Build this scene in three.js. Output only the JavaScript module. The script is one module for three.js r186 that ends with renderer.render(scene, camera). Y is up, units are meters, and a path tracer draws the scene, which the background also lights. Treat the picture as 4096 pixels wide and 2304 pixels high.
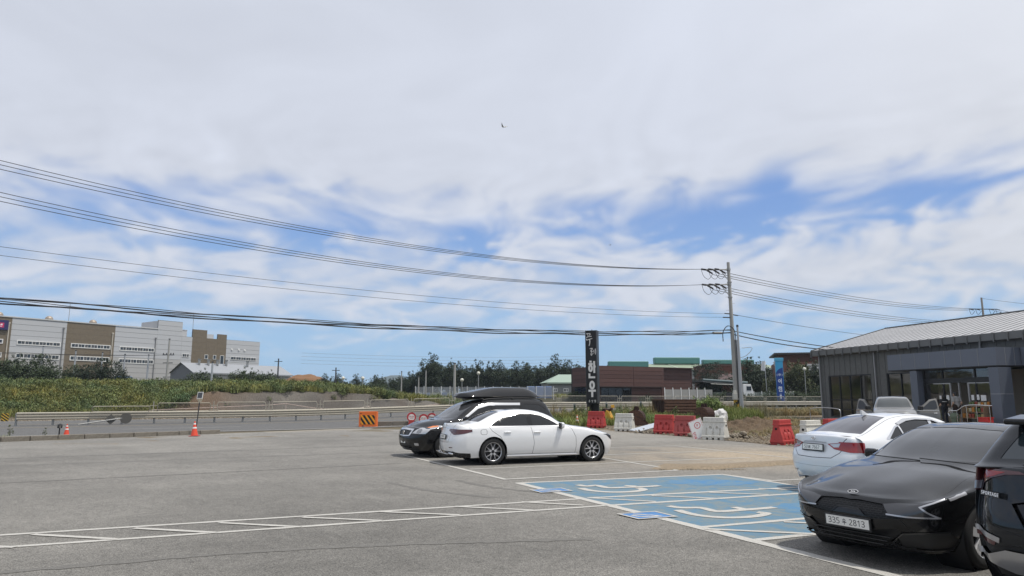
import * as THREE from 'three';
import { mergeGeometries } from 'three/addons/utils/BufferGeometryUtils.js';
import { RoundedBoxGeometry } from 'three/addons/geometries/RoundedBoxGeometry.js';
import { MarchingCubes } from 'three/addons/objects/MarchingCubes.js';
import { createNoise2D, createNoise3D } from 'simplex-noise';

// ---------------------------------------------------------------- random, noise
function rng(seed) { let s = seed >>> 0; return () => { s = (s + 0x6d2b79f5) | 0; let t = Math.imul(s ^ (s >>> 15), 1 | s); t = (t + Math.imul(t ^ (t >>> 7), 61 | t)) ^ t; return ((t ^ (t >>> 14)) >>> 0) / 4294967296; }; }
const R = rng(7);
const n2 = createNoise2D(rng(11)), n3 = createNoise3D(rng(12));
const clamp = (x, a = 0, b = 1) => Math.min(b, Math.max(a, x)), lerp = (a, b, t) => a + (b - a) * t;
const sst = (a, b, x) => { const t = clamp((x - a) / (b - a)); return t * t * (3 - 2 * t); };
function fbm2(x, y, o = 4) { let s = 0, a = 0.5; for (let i = 0; i < o; i++) { s += a * n2(x, y); x = x * 2.03 + 17.1; y = y * 2.03 - 9.7; a *= 0.5; } return s; }
function fbm3(x, y, z, o = 4) { let s = 0, a = 0.5; for (let i = 0; i < o; i++) { s += a * n3(x, y, z); x = x * 2.03 + 7.1; y *= 2.03; z = z * 2.03 - 3.7; a *= 0.5; } return s; }

// ---------------------------------------------------------------- camera, sky, sun, exposure
const scene = new THREE.Scene();
const renderer = new THREE.WebGLRenderer({ antialias: true });
renderer.toneMapping = THREE.LinearToneMapping;
renderer.toneMappingExposure = 1.0;
renderer.shadowMap.enabled = true;
const camera = new THREE.PerspectiveCamera(2 * Math.atan(1152 / 2800) * 180 / Math.PI, 16 / 9, 0.1, 6000);
camera.position.set(0, 1.75, 0);
camera.rotation.set(Math.atan(442 / 2800), 0, 0);

const SUN = new THREE.Vector3(0.36, 0.92, 0.1).normalize();
const sun = new THREE.DirectionalLight(new THREE.Color(1, 0.96, 0.89), 3.1);
sun.position.copy(SUN).multiplyScalar(120).add(new THREE.Vector3(0, 0, -30));
sun.target.position.set(0, 0, -30);
sun.castShadow = true; sun.shadow.radius = 4.5; sun.shadow.mapSize.set(4096, 4096);
Object.assign(sun.shadow.camera, { left: -90, right: 90, top: 90, bottom: -90, near: 1, far: 320 });
scene.add(sun, sun.target);

{ // high thin cloud over a blue summer sky
  const W = 2048, Hh = 1024, data = new Float32Array(W * Hh * 4);
  for (let j = 0; j < Hh; j++) {
    const el = ((j + 0.5) / Hh - 0.5) * Math.PI, sy = Math.sin(el), cy = Math.cos(el), deg = el * 180 / Math.PI;
    for (let i = 0; i < W; i++) {
      const az = ((i + 0.5) / W - 0.5) * 2 * Math.PI, x = Math.cos(az) * cy, z = Math.sin(az) * cy;
      const a = Math.atan2(x, -z) * 180 / Math.PI;               // degrees right of north, the way the road is seen
      const k = clamp(deg / 60);
      let r = lerp(0.38, 0.205, sst(0.02, 0.3, k)), g = lerp(0.60, 0.355, sst(0.02, 0.3, k)), b = lerp(0.84, 0.69, sst(0.02, 0.35, k));
      if (deg > -2) {
        const q = 1 / (Math.max(sy, 0) + 0.10), px = x * q, pz = z * q;
        const wx = fbm2(px * 0.55 + 3, pz * 0.55, 3), wz = fbm2(px * 0.55 - 8, pz * 0.55 + 5, 3);
        const f1 = fbm2(px * 0.75 + wx * 0.7 + 1.3, pz * 0.6 + wz * 0.7, 5);
        const f2 = fbm2(px * 2.6 + wx * 1.5 + a * 0.05, pz * 1.5 + wz * 1.3 + 4, 5);
        const st = fbm2(a * 0.16 + wx * 1.2, deg * 0.55 - a * 0.06 + wz * 1.2, 5);
        let cov = 0.40 + 0.52 * sst(14.5, 20, deg) + 0.16 * sst(6.0, 9.0, deg);
        const gap = (ca, ce, sa, se, w) => w * Math.exp(-(((a - ca) / sa) ** 2) - (((deg - ce - 0.10 * (a - ca) - st * 1.6) / se) ** 2));
        cov -= gap(17, 13.6, 6.0, 1.7, 0.62) + gap(21.3, 16, 1.7, 2.2, 0.4) + gap(-14.5, 13.4, 4.4, 1.3, 0.42) + gap(-3.3, 13.0, 3.0, 1.3, 0.5) + gap(-29, 13.8, 6, 1.9, 0.36) + gap(31, 14, 5, 1.3, 0.42) + gap(-18, 17, 4, 1.3, 0.16) + gap(6, 15, 3.5, 1.4, 0.28) + gap(-24, 12, 5, 1.0, 0.2);
        cov += gap(22, 9.5, 12, 1.5, 0.2) + gap(36, 10.5, 8, 2.4, 0.25) + gap(-5, 9.6, 26, 1.2, 0.12);
        const dens = clamp(cov + f1 * (0.2 + 0.16 * sst(24, 16, deg)) + f2 * (0.06 + 0.17 * sst(24, 16, deg)) + st * 0.30 * sst(24, 16, deg));
        const c = sst(0.0, 0.82, dens) * sst(3.2, 8.8, deg + st * 3.2 + f1 * 1.5) * 0.96;
        const lo = sst(25, 15, deg), soft = 0.685 + 0.05 * f1 + (0.012 + 0.04 * lo) * f2 + 0.05 * lo * st + 0.12 * sst(-30, 60, a) * sst(5, 30, deg);
        const warm = sst(10, 45, a) * 0.035;
        r = lerp(r, soft * (0.965 + warm), c); g = lerp(g, soft * (1.015 + warm * 0.4), c); b = lerp(b, soft * (1.14 - warm), c);
      } else { r = 0.30; g = 0.31; b = 0.30; }
      const o = (j * W + i) * 4; data[o] = r; data[o + 1] = g; data[o + 2] = b; data[o + 3] = 1;
    }
  }
  const t = new THREE.DataTexture(data, W, Hh, THREE.RGBAFormat, THREE.FloatType);
  t.mapping = THREE.EquirectangularReflectionMapping; t.magFilter = THREE.LinearFilter; t.minFilter = THREE.LinearFilter; t.needsUpdate = true;
  scene.background = t; scene.environment = t;
}

// ---------------------------------------------------------------- helpers
const used = new Map();
function numbered(n) { const k = used.get(n) ?? 0; used.set(n, k + 1); return k ? n + '_' + String(k).padStart(3, '0') : n; }
function mesh(name, geo, mat, parent) {
  const m = new THREE.Mesh(Array.isArray(geo) ? merge(geo) : geo, mat); m.name = name; m.castShadow = m.receiveShadow = true;
  if (parent) parent.add(m); return m;
}
function tag(o, label, category, group, kind) { if (label) o.userData.label = label; if (category) o.userData.category = category; if (group) o.userData.group = group; if (kind) o.userData.kind = kind; return o; }
function thing(name, label, category, [x, y, z] = [0, 0, 0], turn = 0, group) {
  const o = new THREE.Group(); o.name = numbered(name); o.position.set(x, y, z); o.rotation.y = turn; scene.add(o); return tag(o, label, category, group);
}
function one(name, label, category, geo, mat, [x, y, z] = [0, 0, 0], turn = 0, group) {
  const m = mesh(numbered(name), geo, mat, scene); m.position.set(x, y, z); m.rotation.y = turn; return tag(m, label, category, group);
}
function struct(name, geo, mat) { const m = mesh(numbered(name), geo, mat, scene); m.userData.kind = 'structure'; return m; }
function copy(o, [x, y, z], turn, label, group) {
  const c = o.clone(); c.name = numbered(o.name.replace(/_\d{3}$/, '')); c.position.set(x, y, z); c.rotation.y = turn; scene.add(c);
  c.userData = { ...o.userData }; if (label) c.userData.label = label; if (group) c.userData.group = group; return c;
}
function merge(list) {
  const l = list.filter(Boolean).map((g) => { const k = g.index ? g.toNonIndexed() : g.clone(); for (const a of Object.keys(k.attributes)) if (!['position', 'normal', 'uv'].includes(a)) k.deleteAttribute(a);
    if (!k.attributes.uv) k.setAttribute('uv', new THREE.BufferAttribute(new Float32Array(k.attributes.position.count * 2), 2));
    if (!k.attributes.normal) k.computeVertexNormals(); k.morphAttributes = {}; return k; });
  return mergeGeometries(l);
}
const E0 = new THREE.Euler();
function place(g, x = 0, y = 0, z = 0, rx = 0, ry = 0, rz = 0) { const m = new THREE.Matrix4().makeRotationFromEuler(E0.set(rx, ry, rz)); m.setPosition(x, y, z); return g.applyMatrix4(m); }
const box = (w, h, d, x = 0, y = 0, z = 0, rx, ry, rz) => place(new THREE.BoxGeometry(w, h, d), x, y, z, rx, ry, rz);
const rbox = (w, h, d, r, x = 0, y = 0, z = 0, rx, ry, rz, seg = 2) => place(new RoundedBoxGeometry(w, h, d, seg, r), x, y, z, rx, ry, rz);
const cyl = (r1, r2, h, n, x = 0, y = 0, z = 0, rx, ry, rz, open = false) => place(new THREE.CylinderGeometry(r1, r2, h, n, 1, open), x, y, z, rx, ry, rz);
const ball = (r, n, x = 0, y = 0, z = 0, sx = 1, sy = 1, sz = 1) => new THREE.SphereGeometry(r, n, Math.max(4, n * 0.6 | 0)).scale(sx, sy, sz).translate(x, y, z);
const V = (x, y, z) => new THREE.Vector3(x, y, z);
function rod(a, b, r, n = 6, r2 = r) { const A = V(...a), B = V(...b), L = A.distanceTo(B), g = new THREE.CylinderGeometry(r2, r, L, n); const q = new THREE.Quaternion().setFromUnitVectors(V(0, 1, 0), B.clone().sub(A).normalize()); return g.applyMatrix4(new THREE.Matrix4().compose(A.add(B).multiplyScalar(0.5), q, V(1, 1, 1))); }
function tube(pts, r, seg = 12, n = 5, closed = false) { return new THREE.TubeGeometry(new THREE.CatmullRomCurve3(pts.map((p) => V(...p)), closed, 'centripetal'), seg, r, n, closed); }
function prism(poly, d, bevel = 0) { const s = new THREE.Shape(poly.map((p) => new THREE.Vector2(p[0], p[1]))); return new THREE.ExtrudeGeometry(s, { depth: d, bevelEnabled: bevel > 0, bevelSize: bevel, bevelThickness: bevel, bevelSegments: 2 }); }
function tri(pos, idx, uv) { const g = new THREE.BufferGeometry(); g.setAttribute('position', new THREE.Float32BufferAttribute(pos, 3)); if (uv) g.setAttribute('uv', new THREE.Float32BufferAttribute(uv, 2)); if (idx) g.setIndex(idx); g.computeVertexNormals(); return g; }
// box-projected uv in metres
function uvm(g, s = 1) { if (g.index) g = g.toNonIndexed(); const p = g.attributes.position, n = g.attributes.normal, uv = new Float32Array(p.count * 2);
  for (let i = 0; i < p.count; i++) { const ax = Math.abs(n.getX(i)), ay = Math.abs(n.getY(i)), az = Math.abs(n.getZ(i)), x = p.getX(i), y = p.getY(i), z = p.getZ(i);
    if (ay >= ax && ay >= az) { uv[2 * i] = x * s; uv[2 * i + 1] = z * s; } else if (ax > az) { uv[2 * i] = z * s; uv[2 * i + 1] = y * s; } else { uv[2 * i] = x * s; uv[2 * i + 1] = y * s; } }
  g.setAttribute('uv', new THREE.BufferAttribute(uv, 2)); return g; }

// ---------------------------------------------------------------- textures and materials
function noiseTex(size, fn, srgb = true, rx = 1, ry = 1) {
  const d = new Uint8Array(size * size * 4);
  for (let y = 0; y < size; y++) for (let x = 0; x < size; x++) { const c = fn(x / size, y / size, x, y), o = (y * size + x) * 4; d[o] = clamp(c[0], 0, 255); d[o + 1] = clamp(c[1], 0, 255); d[o + 2] = clamp(c[2], 0, 255); d[o + 3] = 255; }
  const t = new THREE.DataTexture(d, size, size, THREE.RGBAFormat); t.wrapS = t.wrapT = THREE.RepeatWrapping; t.magFilter = THREE.LinearFilter; t.minFilter = THREE.LinearMipmapLinearFilter; t.generateMipmaps = true; if (srgb) t.colorSpace = THREE.SRGBColorSpace; t.repeat.set(rx, ry); t.needsUpdate = true; return t;
}
// tiling noise on a torus
const tn = (u, v, f, s = 0) => { const a = u * 2 * Math.PI, b = v * 2 * Math.PI; return n3(Math.cos(a) * f / 6.283 + s + 0.71 * Math.sin(b) * f / 6.283, Math.sin(a) * f / 6.283 + 5.1 + s, Math.cos(b) * f / 6.283 + 2.3); };
const rs = rng(99);
const grit = new Float32Array(1024 * 1024).map(() => rs());
const texAsphalt = noiseTex(1024, (u, v, x, y) => { const g1 = grit[y * 1024 + x], g2 = grit[((y >> 1) * 1024 + (x >> 1)) * 1 + 77], g3 = grit[((y >> 2) * 1024 + (x >> 2)) + 9001]; let b = 196 + (g1 - 0.5) * 50 + (g2 - 0.5) * 78 + (g3 - 0.5) * 62 + tn(u, v, 12) * 9 + tn(u, v, 40, 4) * 9; if (g2 > 0.985) b += 48; if (g2 < 0.04) b -= 60; return [b, b * 0.992, b * 0.975]; });
const texAsphaltBump = noiseTex(512, (u, v, x, y) => { const b = 128 + (grit[(y >> 1) * 1024 + (x >> 1)] - 0.5) * 190 + (grit[y * 1024 + x + 300] - 0.5) * 60; return [b, b, b]; }, false);
const texPaint = noiseTex(512, (u, v, x, y) => { const w = tn(u, v, 30) * 0.5 + tn(u, v, 90, 3) * 0.35 + (grit[y * 1024 + x] - 0.5) * 0.9; let b = 232 + (grit[(y >> 1) * 1024 + (x >> 1)] - 0.5) * 40; if (w > 0.52) b = 172 + (grit[y * 1024 + x] - 0.5) * 40; return [b, b * 0.99, b * 0.965]; });
const texBlue = noiseTex(512, (u, v, x, y) => { const w = 0.48 + tn(u, v, 7) * 0.42 + tn(u, v, 26, 3) * 0.3 + (grit[y * 1024 + x] - 0.5) * 0.4 + (grit[(y >> 1) * 1024 + (x >> 1)] - 0.5) * 0.4, k = clamp(w); return [lerp(122, 82, k), lerp(127, 120, k), lerp(127, 147, k)]; });
const texDirt = noiseTex(512, (u, v, x, y) => { const w = tn(u, v, 24) * 14 + tn(u, v, 80, 2) * 14 + (grit[y * 1024 + x] - 0.5) * 34 + (grit[(y >> 2) * 1024 + (x >> 2)] - 0.5) * 40; return [214 + w, 208 + w, 198 + w]; });
const texSoft = noiseTex(256, (u, v, x, y) => { const w = tn(u, v, 14) * 9 + tn(u, v, 50, 2) * 7 + (grit[y * 1024 + x] - 0.5) * 10; return [236 + w, 236 + w, 235 + w]; });
const texStain = noiseTex(512, (u, v, x, y) => { const s = Math.max(0, tn(u * 1, v * 0.12, 60, 5)) * 22, w = tn(u, v, 10) * 10 + (grit[y * 1024 + x] - 0.5) * 10; return [240 + w - s, 239 + w - s, 236 + w - s * 1.1]; });
const texRust = noiseTex(512, (u, v, x, y) => { const w = tn(u, v, 12) * 0.5 + tn(u, v, 50, 2) * 0.4 + (grit[y * 1024 + x] - 0.5) * 0.5, k = clamp(0.5 + w); return [lerp(64, 112, k), lerp(47, 80, k), lerp(42, 60, k)]; });
const texRock = noiseTex(512, (u, v, x, y) => { const w = tn(u, v, 16) * 22 + tn(u, v, 60, 2) * 20 + Math.abs(tn(u, v, 30, 7)) * 26 + (grit[y * 1024 + x] - 0.5) * 26; return [196 + w, 192 + w, 186 + w]; });
const texBump = noiseTex(256, (u, v, x, y) => { const b = 128 + tn(u, v, 20) * 40 + tn(u, v, 70, 2) * 40; return [b, b, b]; }, false);
function rep(t, sx, sy = sx) { const c = t.clone(); c.repeat.set(sx, sy); c.needsUpdate = true; return c; }

const C = (r, g, b) => new THREE.Color().setRGB(r, g, b);
const std = (c, roughness = 0.8, metalness = 0, more = {}) => new THREE.MeshStandardMaterial({ color: Array.isArray(c) ? C(...c) : new THREE.Color(c), roughness, metalness, ...more });
const phy = (c, more = {}) => new THREE.MeshPhysicalMaterial({ color: Array.isArray(c) ? C(...c) : new THREE.Color(c), ...more });
const M = {
  galv: std([0.42, 0.42, 0.41], 0.5, 0.55, { map: texSoft }), beige: std([0.50, 0.46, 0.38], 0.55, 0.25, { map: texSoft }), steelDark: std([0.08, 0.08, 0.085], 0.45, 0.6),
  black: std([0.012, 0.012, 0.013], 0.55), blackGloss: std([0.01, 0.01, 0.011], 0.12), rubber: std([0.018, 0.018, 0.018], 0.85), rubberSmooth: std([0.02, 0.02, 0.02], 0.6),
  satin: std([0.62, 0.62, 0.63], 0.38, 0.85), spoke: std([0.7, 0.7, 0.71], 0.35, 0.35), chrome: std([0.78, 0.78, 0.79], 0.12, 1), alu: std([0.62, 0.62, 0.63], 0.28, 1), rimDark: std([0.03, 0.03, 0.032], 0.35, 0.4), brake: std([0.22, 0.21, 0.2], 0.5, 0.8),
  concrete: std([0.36, 0.345, 0.32], 0.9, 0, { map: texDirt }), kerb: std([0.30, 0.285, 0.26], 0.92, 0, { map: texDirt }), pole: std([0.43, 0.42, 0.395], 0.85, 0, { map: texSoft }), poleSteel: std([0.44, 0.45, 0.46], 0.5, 0.5),
  redPlastic: std([0.52, 0.055, 0.05], 0.55, 0, { map: texStain }), redFaded: std([0.44, 0.085, 0.08], 0.65, 0, { map: texStain }), whitePlastic: std([0.74, 0.725, 0.67], 0.6, 0, { map: texStain }), orange: std([0.82, 0.17, 0.025], 0.5), coneOrange: std([0.72, 0.075, 0.035], 0.55), coneFaded: std([0.62, 0.2, 0.12], 0.7),
  white: std([0.78, 0.78, 0.76], 0.5), hole: std([0.01, 0.01, 0.01], 0.9), rust: std([1, 1, 1], 0.85, 0.15, { map: texRust }), rustDark: std([0.45, 0.4, 0.4], 0.85, 0.2, { map: texRust }), yellow: std([0.62, 0.33, 0.03], 0.5),
  glassDark: std([0.012, 0.014, 0.016], 0.06), wire: std([0.03, 0.03, 0.032], 0.6), insul: std([0.03, 0.022, 0.02], 0.35), paper: std([0.75, 0.75, 0.73], 0.8),
};
function canvasTex(w, h, draw) { const c = document.createElement('canvas'); c.width = w; c.height = h; draw(c.getContext('2d'), w, h); const t = new THREE.CanvasTexture(c); t.colorSpace = THREE.SRGBColorSpace; return t; }
// Hangul by strokes: each syllable a list of polylines or rings (o) in a unit square, y down
const HAN = {
  '푸': ['.12 .1 .88 .1', '.3 .1 .34 .42', '.7 .1 .66 .42', '.12 .44 .88 .44', '.05 .62 .95 .62', '.5 .62 .5 1'], '레': ['.05 .15 .42 .15 .42 .48 .08 .48 .08 .85 .45 .85', '.46 .5 .66 .5', '.66 .1 .66 .9', '.88 0 .88 1'],
  '한': ['.22 .03 .5 .03', '.08 .17 .62 .17', 'o .35 .42 .17', '.8 0 .8 .7', '.8 .32 .98 .32', '.2 .72 .2 .95 .9 .95'], '우': ['o .5 .25 .22', '.05 .6 .95 .6', '.5 .6 .5 1'],
  '음': ['o .5 .17 .14', '.08 .47 .92 .47', '.25 .63 .75 .63 .75 .95 .25 .95 .25 .63'], '성': ['.3 .05 .08 .5', '.3 .2 .52 .48', '.8 0 .8 .58', '.58 .26 .8 .26', 'o .52 .8 .17'], '점': ['.08 .08 .52 .08', '.3 .08 .08 .5', '.3 .2 .52 .48', '.8 0 .8 .55', '.58 .26 .8 .26', '.25 .65 .8 .65 .8 .95 .25 .95 .25 .65'],
  '주': ['.15 .08 .85 .08', '.5 .08 .15 .42', '.5 .15 .85 .42', '.05 .6 .95 .6', '.5 .6 .5 1'], '차': ['.2 .04 .45 .04', '.08 .2 .58 .2', '.33 .2 .08 .8', '.33 .35 .58 .78', '.8 0 .8 1', '.8 .45 1 .45'], '금': ['.2 .06 .78 .06 .74 .38', '.05 .5 .95 .5', '.25 .64 .75 .64 .75 .95 .25 .95 .25 .64'], '지': ['.08 .12 .58 .12', '.33 .12 .08 .8', '.33 .35 .58 .78', '.85 0 .85 1'],
  '이': ['o .35 .45 .24', '.85 0 .85 1'], '렘': ['.08 .06 .42 .06 .42 .24 .08 .24 .08 .44 .45 .44', '.45 .25 .62 .25', '.65 .02 .65 .52', '.86 0 .86 .55', '.22 .65 .86 .65 .86 .95 .22 .95 .22 .65'], '버': ['.1 .08 .1 .85 .5 .85 .5 .08', '.1 .42 .5 .42', '.85 0 .85 1', '.62 .42 .85 .42'], '넨': ['.1 .05 .1 .5 .45 .5', '.45 .28 .62 .28', '.65 0 .65 .6', '.86 0 .86 .62', '.2 .68 .2 .95 .88 .95'], '나': ['.12 .08 .12 .75 .6 .75', '.82 0 .82 1', '.82 .45 1 .45'],
};
function han(ctx, ch, x, y, w, h, lw) {
  ctx.lineWidth = lw; ctx.lineJoin = 'miter'; ctx.lineCap = 'butt';
  for (const s of HAN[ch]) { const p = s.split(' '); ctx.beginPath(); if (p[0] === 'o') ctx.ellipse(x + p[1] * w, y + p[2] * h, p[3] * w, p[3] * h * 0.95, 0, 0, 7); else for (let i = 0; i < p.length; i += 2) ctx.lineTo(x + p[i] * w, y + p[i + 1] * h); ctx.stroke(); }
}

// ================================================================ vehicles
// A vehicle skin is a net of 18 columns (front centre, round the right side, to rear centre) by 8 rows (sill to roof centre line), smoothed by splines,
// then cut exactly along the outlines of lamps, glass, panels and gaps, each cut piece becoming a part of its own.
function carSkin(p) {
  const { L, hw } = p, ys = p.ys ?? [0.2, 0.34, 0.6, 0.82], zf = p.zf ?? [0.9, 0.965, 1, 0.99], bz = p.bz ?? 0.945, cols = [];
  const lip = p.fp[4], cw = p.cowl, wt = p.wt, pk = p.pk, rr = p.rr, rb = p.rb, tl = [L - p.rp[4][0], p.rp[4][1]], bt = p.belt, rz = p.railz, dr = p.drop ?? 0.05;
  const hood = (s) => { const t = clamp((s - lip[0]) / (cw[0] - lip[0])); return lerp(lip[1], cw[1], t) + (p.crown ?? 0.05) * Math.sin(Math.PI * Math.pow(t, 0.8)); };
  const side = (s, belt, k = 1, lo = 0) => [0, 1, 2, 3].map((i) => [s, ys[i] + (i === 0 ? lo : 0), hw * zf[i] * k]).concat([[s, belt, hw * bz * k]]);
  const F = p.fsw, B = p.rsw;
  cols.push([...p.fp.map(([s, y]) => [s, y, 0]), [lip[0] + 0.02, lip[1] + 0.012, 0], [lip[0] + 0.05, hood(lip[0] + 0.05), 0], [lip[0] + 0.09, hood(lip[0] + 0.09), 0]]);
  cols.push([...p.fp.map(([s, y], i) => [s + F[0], y, 0.42 * hw]), [lip[0] + F[0] + 0.03, lip[1] + 0.014, 0.39 * hw], [lip[0] + F[0] * 0.7 + 0.08, hood(lip[0] + 0.08), 0.2 * hw], [lip[0] + 0.15, hood(lip[0] + 0.15), 0]]);
  cols.push([...p.fp.map(([s, y], i) => [s + F[1] + (i === 4 ? 0.03 : 0), lerp(y, i < 4 ? ys[i] : bt[0], 0.35), (0.78 - (i === 4 ? 0.02 : 0)) * hw]), [lip[0] + F[1] + 0.08, lerp(lip[1], bt[0], 0.5) + 0.022, 0.66 * hw], [lip[0] + F[1] * 0.7 + 0.14, hood(lip[0] + F[1] * 0.7 + 0.14) - 0.012, 0.36 * hw], [lip[0] + 0.27, hood(lip[0] + 0.27), 0]]);
  cols.push([...p.fp.map(([s, y], i) => [s * 0.6 + F[2] + (i === 4 ? 0.05 : 0), i < 4 ? lerp(y, ys[i], 0.7) : bt[0], hw * (i === 4 ? 0.87 : 0.945 * zf[i] + (i === 0 ? -0.02 : 0))]), [F[2] + 0.13, bt[0] + 0.035, 0.73 * hw], [F[2] + 0.12, hood(F[2] + 0.12) - 0.01, 0.4 * hw], [F[2] + 0.1, hood(F[2] + 0.1), 0]]);
  const ax = p.axF; cols.push([...side(ax, bt[1], 0.995), [ax, lerp(bt[1], hood(ax), 0.55), 0.75 * hw], [ax, hood(ax) - 0.008, 0.4 * hw], [ax, hood(ax), 0]]);
  cols.push([...side(cw[0] - 0.06, bt[2] - 0.004), [cw[0] - 0.02, cw[1] - 0.035, rz[0] * hw + 0.015], [cw[0] - 0.08, cw[1] - 0.012, 0.42 * hw], [cw[0] - 0.1, cw[1] - 0.004, 0]]);
  const W = (f) => [lerp(cw[0], wt[0], f), lerp(cw[1], wt[1], f) + 0.035 * Math.sin(Math.PI * f)], wz = (f) => lerp(rz[0], rz[1], f) * hw;
  for (const f of [0.1, 0.55, 1]) { const [s, y] = W(f); cols.push([...side(s + 0.1, lerp(bt[2], bt[3], f * 0.4)), [s + 0.12 * (1 - f) + 0.06 + (p.rake ?? 0), y - dr * f - 0.02 * (1 - f), wz(f)], [s + 0.02, y - 0.25 * dr * f, wz(f) * 0.55], [s, y, 0]]); }
  cols.push([...side(pk[0], bt[3]), [pk[0], pk[1] - dr, rz[2] * hw], [pk[0], pk[1] - 0.25 * dr, rz[2] * hw * 0.55], [pk[0], pk[1], 0]]);
  cols.push([...side(rr[0], bt[4]), [rr[0], rr[1] - dr * 1.05, rz[3] * hw], [rr[0], rr[1] - 0.25 * dr, rz[3] * hw * 0.55], [rr[0], rr[1], 0]]);
  const G = (f) => [lerp(rr[0], rb[0], f), lerp(rr[1], rb[1], f) + (p.rearBulge ?? 0.03) * Math.sin(Math.PI * f)], gz = (f) => lerp(rz[3], rz[4], f) * hw, sm = p.sideMax ?? L - 0.5;
  for (const f of [0.5, 0.94]) { const [s, y] = G(f); cols.push([...side(Math.min(s, sm - (f < 0.9 ? 0.2 : 0)), lerp(bt[4], bt[5], f), f > 0.9 ? 0.985 : 1), [s - (p.rrake ?? 0.08), y - dr * (1.1 - f * 0.4), gz(f)], [s, y - 0.25 * dr, gz(f) * 0.55], [s, y, 0]]); }
  const dk = (f) => [lerp(rb[0], tl[0], f), lerp(rb[1], tl[1], f)];
  { const [s, y] = dk(0.3); cols.push([...side(Math.min(s, sm + 0.12), bt[5] - 0.005, 0.97), [s, y - dr * 0.7, rz[4] * hw * 0.99], [s, y - 0.012, 0.38 * hw], [s, y, 0]]); }
  { const [s, y] = dk(0.6); cols.push([...p.rp.map(([q, yy], i) => [L - q * 0.6 - B[2] - (i === 4 ? 0.03 : 0), i < 4 ? lerp(yy, ys[i], 0.7) : lerp(yy, bt[5], 0.8), hw * (i === 4 ? 0.86 : 0.945 * zf[i])]), [Math.min(s, L - B[2] - 0.07), y - dr * 0.55, rz[4] * hw * 0.93], [s, y - 0.008, 0.34 * hw], [s, y, 0]]); }
  { const [s, y] = dk(0.8); cols.push([...p.rp.map(([q, yy], i) => [L - q - B[1], lerp(yy, i < 4 ? ys[i] : bt[5], 0.3), (0.78 - (i === 4 ? 0.02 : 0)) * hw]), [Math.min(s, L - p.rp[4][0] - B[1] - 0.05), y - dr * 0.35, 0.66 * hw], [s, y - 0.005, 0.3 * hw], [s, y, 0]]); }
  { const [s, y] = dk(0.92); cols.push([...p.rp.map(([q, yy]) => [L - q - B[0], yy, 0.42 * hw]), [L - p.rp[4][0] - B[0] - 0.025, tl[1] + 0.004, 0.39 * hw], [s, y, 0.2 * hw], [s, y, 0]]); }
  cols.push([...p.rp.map(([q, yy]) => [L - q, yy, 0]), [tl[0] - 0.015, tl[1] + 0.004, 0], [tl[0] - 0.03, tl[1] + 0.003, 0], [tl[0] - 0.045, lerp(tl[1], rb[1], 0.08), 0]]);
  if (p.tweak) p.tweak(cols);
  // splines
  const nu = cols.length, nv = 8, SU = p.su ?? 9, SV = p.sv ?? 7, us = (nu - 1) * SU + 1, vs = (nv - 1) * SV + 1;
  const rows = [];
  for (let v = 0; v < nv; v++) { const c = new THREE.CatmullRomCurve3(cols.map((k) => V(k[v][0], k[v][1], k[v][2])), false, 'centripetal'); rows.push([...Array(us).keys()].map((i) => c.getPoint(i / (us - 1)))); }
  const P = []; for (let i = 0; i < us; i++) { const c = new THREE.CatmullRomCurve3(rows.map((r) => r[i]), false, 'centripetal'); for (let j = 0; j < vs; j++) { const q = c.getPoint(j / (vs - 1)); if (i === 0 || i === us - 1) q.z = 0; if (j === vs - 1) q.z = 0; P.push(q); } }
  const N = []; for (let i = 0; i < us; i++) for (let j = 0; j < vs; j++) {
    const at = (a, b) => { // mirror over the middle plane for the outer columns and the top row
      let m = 1; if (a < 0) { a = -a; m = -m; } if (a >= us) { a = 2 * us - 2 - a; m = -m; } if (b >= vs) { b = 2 * vs - 2 - b; m = -m; } if (b < 0) b = 0; const q = P[a * vs + b]; return V(q.x, q.y, q.z * m); };
    const n = at(i + 1, j).sub(at(i - 1, j)).cross(at(i, j + 1).sub(at(i, j - 1))).normalize(); N.push(n.multiplyScalar(-1)); }
  // s runs backwards from the nose; x = L/2 - s
  const vert = (i, j) => { const q = P[i * vs + j], n = N[i * vs + j]; return [L / 2 - q.x, q.y, q.z, -n.x, n.y, n.z, i / SU, j / SV]; };
  const T = []; let flip = 0;
  for (let i = 0; i < us - 1; i++) for (let j = 0; j < vs - 1; j++) { const a = vert(i, j), b = vert(i + 1, j), c = vert(i + 1, j + 1), d = vert(i, j + 1);
    for (const t of [[a, b, c], [a, c, d]]) { const e1 = V(t[1][0] - t[0][0], t[1][1] - t[0][1], t[1][2] - t[0][2]), e2 = V(t[2][0] - t[0][0], t[2][1] - t[0][1], t[2][2] - t[0][2]); if (e1.cross(e2).lengthSq() > 1e-14) T.push(t); } }
  // make normals and winding point outward
  for (const t of T) { const e1 = V(t[1][0] - t[0][0], t[1][1] - t[0][1], t[1][2] - t[0][2]), e2 = V(t[2][0] - t[0][0], t[2][1] - t[0][1], t[2][2] - t[0][2]), g = e1.cross(e2); const out = g.x * (t[0][0]) * 0.15 + g.y * (t[0][1] - 0.6) + g.z * t[0][2]; if (out < 0) flip++; }
  if (flip > T.length / 2) for (const t of T) t.reverse();
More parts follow.
